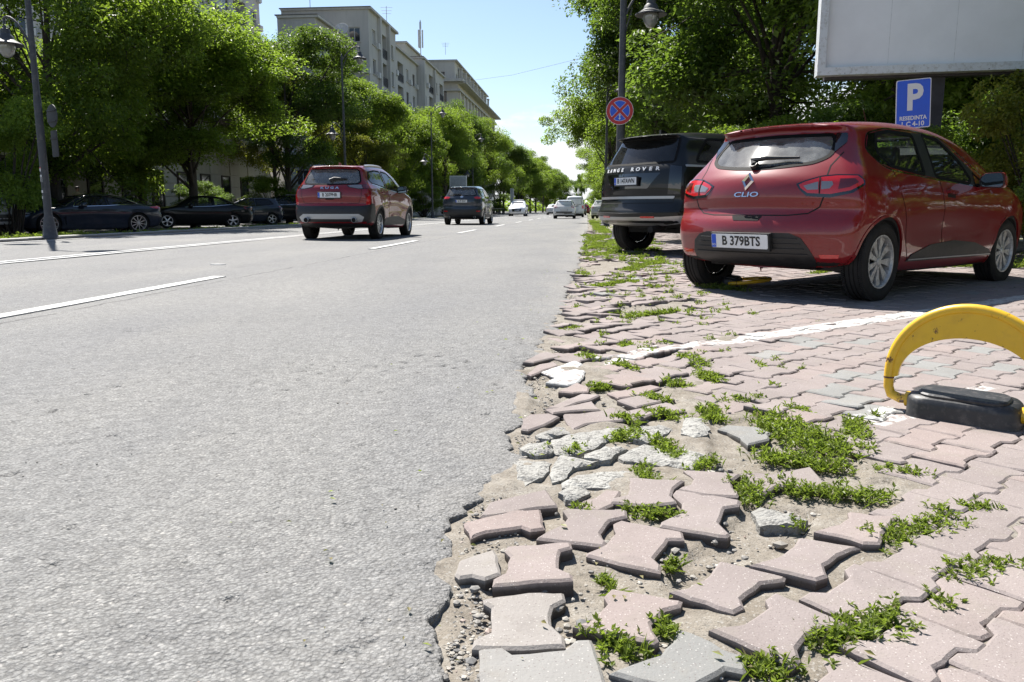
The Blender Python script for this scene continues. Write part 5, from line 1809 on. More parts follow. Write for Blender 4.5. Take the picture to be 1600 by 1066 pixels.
ESC = dict(name='red_suv', label='clean red SUV with twin exhausts driving away in the second lane', paint='red2', L=4.6, H=1.68, belt=1.08, rb=.20, fb=.40, r=.10, crown=.04, cell=.028,
    side=[(.02, .45), (.0, .55), (.02, .70), (.07, .80), (.055, .95), (.09, 1.13), (.16, 1.22), (.28, 1.38), (.43, 1.555), (.33, 1.60, 1), (.44, 1.622), (.9, 1.655), (1.6, 1.68), (2.2, 1.655), (2.75, 1.50), (3.25, 1.215), (3.55, 1.13), (4.1, 1.03), (4.42, .88), (4.56, .68), (4.6, .48), (4.5, .28), (4.2, .22), (1.2, .24), (.5, .27), (.16, .32), (.05, .38)],
    W=[(-.3, .68), (0, .82), (.12, .86), (.35, .905), (.9, .935), (1.6, .925), (2.8, .925), (3.6, .935), (4.1, .90), (4.4, .80), (4.6, .66), (5, .55)], sec=SEC_SUV, cab=CAB0,
    haunch=((.93, .80, .45, .28, .018), (3.63, .75, .4, .28, .014), (2.2, .62, .9, .14, -.022)),
    win=[[(.56, 1.33), (.66, 1.235), (1.58, 1.15), (1.60, 1.535), (1.2, 1.54), (.74, 1.49)], [(1.68, 1.145), (2.75, 1.09), (2.78, 1.19), (2.42, 1.41), (2.15, 1.52), (1.70, 1.54)]],
    rear=[(-.66, 1.265), (-.60, 1.215), (0, 1.205), (.60, 1.215), (.66, 1.265), (.62, 1.40), (.56, 1.535), (0, 1.545), (-.56, 1.535), (-.62, 1.40)],
    front=[(-.66, 1.24), (.66, 1.24), (.56, 1.53), (-.56, 1.53)], glass='glass', rglass='rear_glass', clad='trim', lip=.045,
    panels=[('wrap', [(24, 1.185), (27, 1.135), (40, 1.10), (52, 1.115), (53, 1.20), (40, 1.205)], 'tail_lamp', 'gloss_black', .003, True),
            ('wrap', [(26, 1.178), (28, 1.148), (38, 1.116), (43, 1.118), (43, 1.196), (34, 1.192)], 'clear_lens', 'lamp_clear', .008, True),
            ('wrap', [(44, 1.118), (51.5, 1.126), (52, 1.19), (44, 1.196)], 'red_lens', 'lamp_dark', .008, True),
            ('wrap', [(45.5, .76), (50.5, .78), (51, .99), (46.5, .92)], 'side_reflector', 'lamp_red', .006, True),
            ('wrap', [(-54, .40), (-56, .78), (-40, .735), (0, .735), (40, .735), (56, .78), (54, .40), (40, .32), (-40, .32)], 'bumper_lower', 'trim', .006, False),
            ('wrap', [(-40, .40), (-42, .50), (-36, .565), (36, .565), (42, .50), (40, .40), (34, .385), (30, .46), (-30, .46), (-34, .385)], 'skid_plate', 'satin', .014, False),
            ('rear', [(-.09, .875), (.09, .875), (.10, .91), (-.10, .91)], 'tailgate_handle', 'seam', .004, False),
            ('side', [(1.33, .30), (3.22, .30), (3.18, .42), (2.6, .50), (1.9, .50), (1.35, .45)], 'sill_cladding', 'trim', .008, True),
            ('side', [(.42, .40), (.56, .40), (.50, .70), (.44, .78), (.30, .80), (.24, .42)], 'bumper_corner', 'trim', .006, True),
            ('rear', [(-.25, 1.585), (.25, 1.585), (.25, 1.60), (-.25, 1.60)], 'brake_light', 'lamp_dark', .003, False)],
    strokes=[('rear', [(-.70, 1.10), (-.70, .95), (-.64, .80), (.64, .80), (.70, .95), (.70, 1.10)], 'tailgate_gap', 'seam', .010, .001, False),
             ('side', [(.62, 1.215), (1.6, 1.128), (2.8, 1.065)], 'bright_strip', 'chrome', .014, .006, True),
             ('top', [(.75, .60), (2.1, .60)], 'roof_rail', 'satin', .035, .035, True)],
    doors=[([(1.32, .56), (1.42, .48), (1.70, .48), (1.66, 1.10), (.98, 1.18), (1.12, .95), (1.25, .75)], [(1.08, 1.03), (1.26, 1.02), (1.26, 1.05), (1.08, 1.06)]), ([(1.73, .48), (3.05, .48), (3.12, .8), (2.95, 1.05), (1.69, 1.10)], [(1.78, .99), (1.97, .98), (1.97, 1.01), (1.78, 1.02)])],
    mirror=(2.55, 1.02, 1.13), mpaint=False, plates=[('rear', .975, 'B 207PHR', -.08)], wh=(.93, 3.64, .80, .345, .225, .225, 'ten'), extra=esc_extra)
esc, SH_ESC = car_from(ESC)
place_car(esc, -5.96, 18.0, 1.5)
esc.scale = (1.04, 1.03, 1.065)


def cx_extra(root, sh):
    for s_ in (1, -1):
        e = MB(); e.lathe([(.04, .0), (.048, -.005), (.05, .1)], (.05, s_ * .58, .33), 'X', 14); eo = e.build('exhaust', MAT['satin'], root); e = MB(); e.lathe([(.044, .002), (.001, .005)], (.05, s_ * .58, .33), 'X', 14); e.build('pipe_bore', MAT['seam'], eo)
    c = sh.proj('rear', np.array([[0.0, 1.19]]))[0]; n_ = Vector(sh.nrm(np.array([c]))[0])
    e = MB(); e.lathe([(.055, 0), (.075, .006), (.06, .012), (.05, .004), (.0005, .004)], axis='X', n=20)
    M = Vector((-1, 0, 0)).rotation_difference(n_).to_matrix().to_4x4(); M.translation = Vector(c)
    e.v = [tuple(M @ Vector((-p[0], p[1], p[2] * .8))) for p in e.v]
    e.add([M @ Vector(q) for q in ((-.012, .04, .0), (-.012, 0, -.03), (-.012, -.04, 0), (-.012, 0, -.012))], [[0, 1, 2, 3]])
    e.build('emblem', MAT['chrome'], root)
    w = MB()
    q = np.array([sh.proj('rear', np.array([[y, z]]))[0] for y, z in ((.02, 1.26), (.12, 1.29), (.42, 1.285))]); nn = sh.nrm(q)
    w.tube([q[0] + nn[0] * .02, q[1] + nn[1] * .03, q[2] + nn[2] * .02], [.03, .022, .012], 6); w.build('rear_wiper', MAT['trim'], root)


CX = dict(ESC, name='blue_suv', label='dark slate blue SUV driving away ahead of the red SUV, brake lamps red', paint='slate_paint', cell=.035, extra=cx_extra, lod=0, glass='tint',
    rear=[(-.64, 1.29), (-.58, 1.24), (0, 1.23), (.58, 1.24), (.64, 1.29), (.58, 1.42), (.50, 1.545), (0, 1.555), (-.50, 1.545), (-.58, 1.42)],
    panels=[('wrap', [(33, 1.165), (37, 1.095), (46, 1.10), (52, 1.15), (52, 1.18), (42, 1.20)], 'tail_lamp', 'lamp_red', .006, True),
            ('wrap', [(-54, .30), (-55, .68), (-44, .66), (0, .66), (44, .66), (55, .68), (54, .30)], 'bumper_lower', 'trim', .006, False),
            ('wrap', [(36, .555), (45, .56), (45, .60), (36, .595)], 'reflector', 'lamp_red', .010, True),
            ('side', [(1.33, .30), (3.22, .30), (3.18, .42), (2.6, .46), (1.9, .46), (1.35, .45)], 'sill_cladding', 'trim', .008, True)],
    strokes=[('rear', [(-.70, 1.08), (-.66, .76), (.66, .76), (.70, 1.08)], 'tailgate_gap', 'seam', .012, .001, False),
             ('side', [(.62, 1.215), (1.6, 1.128), (2.8, 1.065)], 'bright_strip', 'chrome', .014, .006, True)],
    plates=[('rear', 1.0, 'B 79 ZNC', -.08)], wh=(.95, 3.65, .80, .35, .225, .235, 'ten'), doors=ESC['doors'][:2])
cx, SH_CX = car_from(CX)
place_car(cx, -5.80, 36.6, .5)
cx.scale = (1.05, 1.04, 1.09)


# ---- large black SUV beyond the hatchback
def rr_extra(root, sh):
    for k, ch in enumerate('RANGE ROVER'):
        if ch == ' ': continue
        y = .62 - k * .118
        c = sh.proj('rear', np.array([[y, 1.315]]))[0]; n_ = Vector(sh.nrm(np.array([c]))[0]); r_ = Vector((0, 0, 1)).cross(n_).normalized(); u_ = n_.cross(r_)
        letters(ch, .078, MAT['letter_silver'], root, Vector(c) + n_ * .006, r_, u_, .006, 1.35, 'lettering', bold=.003)
    e = MB()
    e.tube([(.45, -.45, .42), (.12, -.52, .40)], .05, 10)
    e.box((.9, 0, .40), (.3, 1.4, .14))
    e.build('chassis', MAT['under'], root)
    f = MB(); f.prism([(0, 0), (.22, 0), (.05, .06), (.0, .06)], -.02, .02, Matrix.Translation((.75, 0, 1.895)) @ Matrix.Rotation(R(90), 4, 'X')); f.build('shark_fin', MAT['black_paint'], root)
    fr = MB(); fr.prism([(-.2, -.03), (.2, -.03), (.2, .03), (-.2, .03)], 0, .01)


ROV = dict(name='black_suv', label='large glossy black SUV parked beside the lamp post, partly hidden by the red hatchback', paint='black_paint', L=5.05, H=1.90, belt=1.34, rb=.26, fb=.42, r=.11, crown=.03, cell=.03, bp=2.1,
    side=[(.02, .58), (.0, .66), (.04, .74), (.085, .86), (.075, 1.05), (.09, 1.22), (.13, 1.36), (.19, 1.45), (.36, 1.72), (.42, 1.80), (.20, 1.815, 1), (.33, 1.845), (.8, 1.885), (1.7, 1.90), (2.5, 1.88), (3.0, 1.74), (3.5, 1.42), (3.8, 1.33), (4.6, 1.20), (4.95, 1.02), (5.05, .75), (5.0, .45), (4.7, .32), (1.3, .33), (.8, .38), (.3, .46), (.06, .52)],
    W=[(-.3, .70), (0, .86), (.15, .92), (.4, .975), (1.0, 1.0), (1.8, .995), (3.4, 1.0), (4.2, .995), (4.7, .90), (5.05, .72), (5.5, .6)],
    sec=[(0, .92), (.3, .95), (.5, .98), (.8, 1.0), (1.15, .995), (1.32, .97), (1.42, .93), (1.6, .87), (1.75, .815), (1.86, .75), (2.1, .6)],
    cab=[(-.3, .86), (.3, .90), (.8, .95), (1.6, .99), (2.6, 1.0), (3.5, .97), (5.3, .9)],
    win=[[(.66, 1.42), (1.48, 1.395), (1.48, 1.775), (.98, 1.765)], [(1.56, 1.39), (2.40, 1.375), (2.40, 1.785), (1.56, 1.78)], [(2.48, 1.375), (3.35, 1.36), (3.1, 1.53), (2.85, 1.70), (2.48, 1.785)]],
    rear=[(-.78, 1.41), (0, 1.395), (.78, 1.41), (.735, 1.60), (.68, 1.785), (0, 1.80), (-.68, 1.785), (-.735, 1.60)],
    front=[(-.74, 1.42), (.74, 1.42), (.64, 1.76), (-.64, 1.76)], glass='tint', rglass='tint', clad=None, fw=.04,
    panels=[('rear', [(-.84, .865), (.84, .865), (.86, .905), (-.86, .905)], 'bright_bar', 'satin', .010, False),
            ('rear', [(-.42, 1.02), (.42, 1.02), (.62, 1.255), (-.62, 1.255)], 'plate_recess', 'gloss_black', .002, False),
            ('wrap', [(44.5, .93), (54, .93), (55, 1.34), (46, 1.36)], 'tail_lamp', 'gloss_black', .004, True),
            ('wrap', [(-56, .50), (-60, .62), (-40, .595), (0, .59), (40, .595), (60, .62), (56, .50), (40, .455), (-40, .455)], 'skid_plate', 'satin', .008, False),
            ('rear', [(.36, .575), (.60, .575), (.60, .605), (.36, .605)], 'reflector', 'lamp_red', .012, True),
            ('side', [(.42, 1.335), (.86, 1.335), (.86, 1.365), (.42, 1.365)], 'bright_blade', 'satin', .006, True),
            ('side', [(1.46, .42), (3.55, .42), (3.5, .56), (1.5, .56)], 'sill_cladding', 'trim', .006, True)],
    strokes=[('rear', [(-.82, 1.36), (-.84, .80), (.84, .80), (.82, 1.36)], 'tailgate_gap', 'seam', .010, .001, False),
             ('wrap', [(-58, .64), (0, .625), (58, .64)], 'bumper_lip', 'black_paint', .05, .028, False)],
    doors=[([(1.52, .60), (2.40, .58), (2.43, 1.36), (1.35, 1.39), (1.38, 1.1)], [(1.45, 1.17), (1.7, 1.165), (1.7, 1.20), (1.45, 1.205)]), ([(2.44, .58), (3.5, .60), (3.58, 1.3), (2.47, 1.36)],)],
    mirror=(3.15, 1.12, 1.42), plates=[('rear', 1.14, 'B 147AWN', -.02)], wh=(1.02, 4.02, .86, .385, .285, .26, 'ten'), extra=rr_extra)
rov, SH_ROV = car_from(ROV)
place_car(rov, .56, 12.62, 52)

# ---- parked along the far side
COUPE = dict(name='dark_coupe', label='long dark blue coupe with a chrome window line parked beside the far lamp post', paint='navy_paint', L=4.85, H=1.345, belt=.90, rb=.22, fb=.5, r=.10, crown=.04, cell=.03,
    side=[(.02, .45), (.0, .58), (.04, .75), (.03, .90), (.10, .965), (.5, 1.0), (.9, 1.10), (1.4, 1.26), (1.9, 1.335), (2.3, 1.345), (2.7, 1.29), (3.2, 1.07), (3.45, .965), (3.9, .90), (4.4, .80), (4.75, .65), (4.85, .48), (4.8, .25), (4.5, .17), (.6, .18), (.15, .25)],
    W=[(-.3, .7), (0, .82), (.2, .88), (.6, .93), (1.1, .95), (1.8, .93), (2.8, .925), (3.7, .945), (4.3, .89), (4.65, .78), (4.85, .64), (5.3, .5)],
    sec=[(0, .9), (.2, .93), (.4, .98), (.65, 1.0), (.82, .985), (.92, .94), (1.05, .84), (1.2, .73), (1.3, .65), (1.5, .5)], cab=[(-.3, .8), (.5, .82), (1.2, .92), (1.9, 1), (2.8, 1), (3.4, .96), (5, .9)],
    haunch=((1.1, .72, .5, .25, .02), (2.4, .5, .9, .14, -.02)),
    win=[[(1.02, 1.02), (1.95, .955), (1.98, 1.255), (1.55, 1.215)], [(2.02, .95), (3.02, .92), (2.95, 1.02), (2.62, 1.20), (2.3, 1.275), (2.03, 1.27)]],
    rear=[(-.55, 1.03), (.55, 1.03), (.46, 1.24), (-.46, 1.24)], front=[(-.6, 1.02), (.6, 1.02), (.5, 1.26), (-.5, 1.26)], glass='glass', rglass='rear_glass',
    panels=[('wrap', [(33, .80), (62, .86), (66, .90), (50, .935), (34, .91)], 'tail_lamp', 'lamp_red', .006, True),
            ('wrap', [(-48, .22), (-50, .40), (0, .42), (50, .40), (48, .22)], 'bumper_lower', 'trim', .006, False),
            ('wrapf', [(24, .58), (40, .60), (48, .70), (40, .72), (24, .66)], 'headlamp', 'head', .005, True),
            ('side', [(3.32, .32), (3.36, .32), (3.40, .55), (3.34, .60)], 'side_vent', 'gloss_black', .004, True)],
    strokes=[('side', [(.98, 1.03), (1.2, 1.12), (1.55, 1.235), (2.0, 1.285), (2.35, 1.29), (2.65, 1.215), (3.0, 1.03), (3.08, .905), (2.0, .94), (1.0, 1.01)], 'bright_strip', 'chrome', .022, .006, True)],
    doors=[([(1.86, .30), (3.1, .30), (3.2, .6), (3.1, .88), (1.98, .92), (1.82, .7)], [(1.96, .80), (2.18, .795), (2.18, .825), (1.96, .83)])],
    mirror=(2.75, 1.0, .96), plates=[('rear', .62, '', -.05)], wh=(1.02, 3.84, .79, .345, .25, .262, 'ten'))
coupe, SH_COUPE = car_from(COUPE)
place_car(coupe, -13.79 * 1.14, 24.46 * 1.14, 219, -.10)

SEDAN = dict(name='black_sedan', label='black saloon parked between the dark coupe and a dark hatchback', paint='black_paint', L=4.65, H=1.43, belt=.93, rb=.2, fb=.42, r=.09, crown=.04, cell=.035,
    side=[(.02, .45), (.0, .58), (.05, .75), (.04, .93), (.10, .985), (.55, 1.02), (.95, 1.16), (1.4, 1.35), (1.9, 1.425), (2.4, 1.42), (2.8, 1.33), (3.3, 1.07), (3.5, .99), (4.1, .88), (4.5, .72), (4.63, .5), (4.58, .25), (4.3, .18), (.6, .19), (.15, .26)],
    W=[(-.3, .68), (0, .80), (.2, .85), (.6, .89), (1.2, .90), (2.8, .90), (3.6, .905), (4.2, .84), (4.5, .73), (4.65, .6), (5.1, .5)],
    sec=[(0, .9), (.2, .93), (.4, .98), (.65, 1.0), (.85, .985), (.96, .94), (1.1, .86), (1.25, .76), (1.38, .67), (1.6, .5)], cab=[(-.3, .82), (.5, .85), (1.1, .94), (1.8, 1), (2.8, 1), (3.4, .96), (5, .9)],
    win=[[(.98, 1.06), (1.75, .985), (1.78, 1.35), (1.42, 1.315)], [(1.84, .98), (2.98, .945), (2.9, 1.06), (2.6, 1.25), (2.3, 1.355), (1.86, 1.362)]],
    rear=[(-.56, 1.07), (.56, 1.07), (.48, 1.33), (-.48, 1.33)], front=[(-.6, 1.05), (.6, 1.05), (.52, 1.35), (-.52, 1.35)], glass='glass', rglass='rear_glass', lod=1,
    panels=[('wrap', [(33, .80), (58, .84), (60, .92), (50, .95), (34, .92)], 'tail_lamp', 'lamp_red', .006, True),
            ('wrap', [(-48, .22), (-50, .38), (0, .40), (50, .38), (48, .22)], 'bumper_lower', 'trim', .006, False),
            ('wrapf', [(24, .60), (40, .62), (50, .74), (40, .75), (24, .70)], 'headlamp', 'head', .005, True)],
    strokes=[('side', [(.98, 1.035), (1.78, .96), (2.98, .92)], 'bright_strip', 'chrome', .018, .006, True)],
    doors=[([(1.1, .45), (1.25, .30), (1.78, .30), (1.8, .94), (1.0, 1.0)], [(1.05, .86), (1.22, .855), (1.22, .885), (1.05, .89)]), ([(1.81, .30), (2.9, .30), (3.0, .6), (2.95, .9), (1.83, .94)], [(1.88, .83), (2.06, .825), (2.06, .855), (1.88, .86)])],
    mirror=(2.68, .98, .98), plates=[('rear', .70, '', -.05)], wh=(1.0, 3.72, .765, .325, .225, .225, 'five'))
sedan, SH_SED = car_from(SEDAN)
place_car(sedan, -13.54 * 1.14, 31.28 * 1.14, 239, -.10)

HATCH = dict(name='dark_hatchback', label='dark hatchback with red tail lamp parked behind the black saloon', paint='navy_paint', L=4.2, H=1.47, belt=.95, rb=.2, fb=.36, r=.09, crown=.04, cell=.045, lod=1,
    side=[(.02, .45), (.0, .55), (.04, .75), (.06, .95), (.14, 1.04), (.34, 1.30), (.42, 1.38), (.28, 1.41, 1), (.5, 1.44), (1.3, 1.47), (2.0, 1.44), (2.5, 1.29), (3.0, 1.06), (3.3, .99), (3.8, .86), (4.1, .68), (4.2, .48), (4.15, .25), (3.9, .19), (.5, .2), (.12, .28)],
    W=[(-.3, .66), (0, .80), (.2, .84), (.6, .88), (1.2, .89), (2.6, .885), (3.3, .89), (3.8, .83), (4.1, .70), (4.2, .6), (4.7, .5)],
    sec=[(0, .9), (.2, .93), (.4, .98), (.65, 1.0), (.88, .985), (.98, .95), (1.1, .89), (1.25, .80), (1.4, .71), (1.6, .5)], cab=CAB0,
    win=[[(.62, 1.10), (1.55, 1.01), (1.57, 1.375), (.85, 1.355)], [(1.63, 1.0), (2.72, .96), (2.62, 1.07), (2.3, 1.27), (2.05, 1.37), (1.65, 1.385)]],
    rear=[(-.60, 1.06), (.60, 1.06), (.52, 1.36), (-.52, 1.36)], front=[(-.62, 1.08), (.62, 1.08), (.54, 1.37), (-.54, 1.37)], glass='tint', rglass='rear_glass',
    panels=[('wrap', [(38, .82), (50, .84), (52, 1.0), (40, .98)], 'tail_lamp', 'lamp_red', .006, True),
            ('wrap', [(-48, .22), (-50, .42), (0, .44), (50, .42), (48, .22)], 'bumper_lower', 'trim', .006, False),
            ('wrapf', [(24, .64), (40, .66), (52, .80), (40, .80), (24, .73)], 'headlamp', 'head', .005, True),
            ('front', [(-.5, .30), (.5, .30), (.55, .46), (-.55, .46)], 'grille', 'gloss_black', .004, False),
            ('front', [(-.42, .56), (.42, .56), (.48, .68), (-.48, .68)], 'grille', 'gloss_black', .004, False)],
    doors=[([(1.0, .45), (1.15, .30), (1.58, .30), (1.6, .98), (.85, 1.02)],), ([(1.61, .30), (2.7, .30), (2.8, .6), (2.7, .93), (1.63, .98)],)],
    mirror=(2.45, .97, 1.0), plates=[('rear', .68, '', -.05), ('front', .50, '', 0)], wh=(.75, 3.38, .76, .315, .205, .215, 'five'))


def variant(base, x, y, brg, name, label, paint, group=None, z=0, **kw):
    sp = dict(base, name=name, label=label, paint=paint, group=group, **kw)
    r_, s_ = car_from(sp)
    place_car(r_, x, y, brg, z)
    return r_


g = gnd(393, 351)
variant(HATCH, (g[0] + 1.2) * 1.14, (g[1] + 1.0) * 1.14, 238, 'dark_hatchback', 'dark hatchback showing one red tail lamp, parked just beyond the black saloon', 'navy_paint', z=-.10)
g = gnd(452, 349)
SUVF = dict(ESC, cell=.05, lod=1, extra=None, glass='tint', plates=[('rear', 1.0, '', -.08)], panels=[('wrap', [(33, 1.165), (37, 1.06), (50, 1.08), (52, 1.18), (42, 1.20)], 'tail_lamp', 'lamp_dark', .006, True),
    ('wrap', [(-54, .30), (-55, .68), (0, .66), (55, .68), (54, .30)], 'bumper_lower', 'trim', .006, False), ('wrapf', [(24, .84), (40, .86), (52, .96), (40, .97), (24, .93)], 'headlamp', 'head', .005, True),
    ('front', [(-.46, .50), (.46, .50), (.52, .80), (-.52, .80)], 'grille', 'gloss_black', .004, False)])
variant(SUVF, (g[0] + 1.3) * 1.14, (g[1] + 1.0) * 1.14, 238, 'black_suv', 'shaded black SUV parked at the kerb left of the moving red SUV', 'black_paint', z=-.10)
variant(SUVF, -15.0 * 1.14, 19.4 * 1.14, 262, 'silver_suv', 'light silver car at the left edge, only its rear end in view', 'silver_paint', z=-.10)
g = gnd(655, 337); variant(HATCH, -14.0, g[1] + 2, 236, 'dark_hatchback', 'small dark parked car seen between the red SUV and the blue SUV', 'slate_paint', cell=.07, lod=2)
g = gnd(688, 337); variant(SEDAN, -13.6, g[1] + 6, 236, 'silver_sedan', 'pale parked saloon at the kerb just left of the blue SUV', 'silver_paint', cell=.07, lod=2)


# ---- traffic far down the road
def roof_sign(root, sh):
    m = MB(); m.prism(rounded([(-.12, -.55), (.12, -.55), (.12, .55), (-.12, .55)], .04).tolist(), 1.70, 1.80, Matrix.Translation((2.0, 0, 0)), bev=.02)
    for s_ in (1, -1): m.box((2.0, s_ * .5, 1.685), (.06, .06, .06))
    m.build('roof_bar', MAT['white_paint'], root)


variant(SUVF, -7.45, 84.5 + 4.5, 180, 'white_suv', 'white oncoming car with a white bar across its roof', 'white_paint', cell=.06, lod=2, mpaint=False, extra=roof_sign)
variant(HATCH, -1.75, 62.3, 0, 'white_hatchback', 'white hatchback driving away in the nearest lane, dark rear window', 'white_paint', cell=.045, lod=2, rglass='tint',
        panels=HATCH['panels'][:2] + [('rear', [(-.62, .46), (.62, .46), (.66, .56), (-.66, .56)], 'diffuser', 'trim', .01, False)] + [('wrap', [(30, .90), (50, .84), (53, 1.0), (40, 1.02)], 'tail_lamp', 'lamp_red', .007, True)])
VAN = dict(HATCH, L=4.9, H=2.0, belt=1.1, cell=.08, lod=2, side=[(.02, .45), (.0, .6), (.03, 1.1), (.10, 1.9), (.3, 1.97), (1.5, 2.0), (3.0, 1.97), (3.6, 1.75), (4.1, 1.25), (4.6, 1.05), (4.85, .8), (4.9, .5), (4.8, .25), (.3, .25)],
    W=[(-.3, .8), (0, .88), (.3, .92), (4.0, .92), (4.6, .85), (4.9, .7), (5.4, .6)], sec=[(0, .9), (.3, .96), (.8, 1), (1.2, .98), (1.6, .92), (1.95, .82), (2.2, .6)],
    win=[[(.5, 1.2), (2.0, 1.2), (2.0, 1.75), (.5, 1.75)], [(2.7, 1.2), (3.7, 1.2), (3.4, 1.7), (2.7, 1.75)]], rear=[(-.65, 1.2), (.65, 1.2), (.6, 1.78), (-.6, 1.78)], front=[(-.7, 1.25), (.7, 1.25), (.6, 1.75), (-.6, 1.75)],
    panels=[('wrap', [(38, .8), (48, .8), (48, 1.1), (38, 1.1)], 'tail_lamp', 'lamp_red', .006, True)], doors=[], wh=(.9, 4.0, .78, .33, .21, .2, 'five'), mirror=(3.9, 1.05, 1.25), plates=[('rear', .65, '', 0)])
variant(VAN, -1.15, 76, 0, 'white_van', 'white van following just beyond the white hatchback', 'white_paint')
variant(SEDAN, -4.6, 108, 0, 'silver_car', 'pale car in the second lane half hidden behind the white hatchback', 'white_paint', cell=.09, lod=2)
variant(SEDAN, -.9, 100, 0, 'dark_sedan', 'dark saloon driving away beyond the white van', 'slate_paint', cell=.09, lod=2)
variant(HATCH, -.35, 122, 0, 'red_car', 'small red car farthest along the nearest lane', 'red', cell=.09, lod=2)
variant(HATCH, 1.15, 62, 8, 'silver_hatchback', 'pale silver car parked on the verge by the rear corner of the black SUV', 'silver_paint', cell=.06, lod=2)
# ================================================================== the far side of the street: kerb, lot, buildings
def concrete(name, a, b_, stain=.5, scale=.35):
    m, n, l, b = new_mat(name)
    nt = m.node_tree
    P = objco(nt)
    c = ramp(nt, noise(nt, P, scale, 8, .65), [(.3, a), (.7, b_)])
    mp_ = n.new('ShaderNodeMapping'); mp_.inputs['Scale'].default_value = (1.2, 1.2, .10); l.new(P, mp_.inputs[0])
    st = ramp(nt, noise(nt, mp_.outputs[0], 1.5, 6, .7), [(.50, (0, 0, 0)), (.72, (1, 1, 1))])
    c = mixc_(nt, math_(nt, 'MULTIPLY', st, stain), c, tuple(q * .52 for q in a))
    l.new(c, b.inputs['Base Color']); b.inputs['Roughness'].default_value = .9
    l.new(bump(nt, noise(nt, P, 9, 6), .3, .03), b.inputs['Normal'])
    return m


MAT['wall_grey'] = concrete('render_grey', (.42, .405, .38), (.50, .485, .455), .4)
MAT['wall_dark'] = concrete('render_dark', (.38, .37, .35), (.46, .445, .42), .4)
MAT['wall_beige'] = concrete('stone_beige', (.45, .42, .37), (.54, .51, .45), .3)
MAT['trim_stone'] = concrete('stone_trim', (.42, .40, .365), (.50, .48, .44), .5, .8)
MAT['lot'] = concrete('old_asphalt', (.10, .098, .095), (.15, .145, .14), .3, .6)
MAT['kerb'] = concrete('kerb_concrete', (.27, .265, .25), (.36, .35, .33), .4, 1.5)
MAT['frame_w'] = plain('white_frame', (.55, .55, .54), .5, var=.1)
MAT['frame_d'] = plain('brown_frame', (.07, .055, .045), .6, var=.2)
MAT['pane'] = plain('window_pane', (.020, .026, .032), .05, coat=.5)
MAT['curtain'] = plain('curtain', (.30, .30, .29), .35, coat=1)
MAT['metal_w'] = plain('white_metal', (.55, .55, .54), .5, var=.12, grime=(.2, .18, .15))
MAT['iron'] = plain('black_iron', (.03, .03, .032), .5)
MAT['tin'] = plain('roof_tin', (.13, .125, .12), .6, var=.25)

tag(mesh_obj('parking_lot', [(-60, 2, -.105), (-13.0, 2, -.105), (-13.0, 420, -.105), (-60, 420, -.105)], [[0, 1, 2, 3]], MAT['lot']), kind='structure')
bpy.data.objects['ground'].location.z = -.09
kerb = MB()
kerb.add([(-12.98, 2, -.1), (-12.72, 2, -.1), (-12.72, 300, -.1), (-12.98, 300, -.1), (-12.98, 2, .045), (-12.72, 2, .045), (-12.72, 300, .045), (-12.98, 300, .045)], [[4, 5, 6, 7], [0, 1, 5, 4], [1, 2, 6, 5], [2, 3, 7, 6], [3, 0, 4, 7]])
kerb = tag(kerb.build('kerb', MAT['kerb']), kind='structure')
km = MB(); km.prism(rounded([(-.15, -.492), (.15, -.492), (.15, .492), (-.15, .492)], .012, 2).tolist(), -.05, .0, bev=.012)
kme = km.mesh('kerb_stone', MAT['kerb'])
for k in range(58):
    o = link(bpy.data.objects.new('kerb_stone', kme), kerb)
    o.location = (-12.85 + RNG.uniform(-.008, .008), 9.5 + k * 1.0, .07 + RNG.uniform(-.006, .006)); o.rotation_euler = (R(RNG.uniform(-.4, .4)), R(RNG.uniform(-1.5, 1.5)), R(RNG.uniform(-.5, .5)))
# a strip of dirt and dry grass behind the kerb
vs = []
tag(mesh_obj('verge', [(-14.3, 2, -.02), (-12.97, 2, .02), (-12.97, 300, .02), (-14.3, 300, -.02)], [[0, 1, 2, 3]], MAT['dirt']), kind='structure')
VV, FF, TT, nb = [], [], [], 0
for k in range(420):
    y = 10 + 26 * RNG.random() ** 1.6 if k < 300 else RNG.uniform(30, 90)
    near = 15.8 < y < 20
    add_weed(-13.05 - RNG.random() ** 1.5 * 1.0, y, .0, .10, .10 if not near else .16, 60 if near else 26, .055)
for k in range(150):                     # verge along the right-hand edge further on
    y = RNG.uniform(15, 60); add_weed(float(xedge(min(y, 39))) + RNG.uniform(.25, 1.2), y, -.03, .10, .06, 24, .042)
for k in range(60):
    a = RNG.uniform(0, 1); add_weed(4.3 + RNG.uniform(-.5, 1.5), 10.4 + RNG.uniform(-.3, .8), -.02, .10, .14, 60, .04)
o = mesh_obj('grass', np.vstack(VV), np.vstack(FF), MAT['weed'])
at = o.data.attributes.new('tint', 'FLOAT', 'POINT'); at.data.foreach_set('value', np.concatenate(TT)); tag(o, kind='stuff')


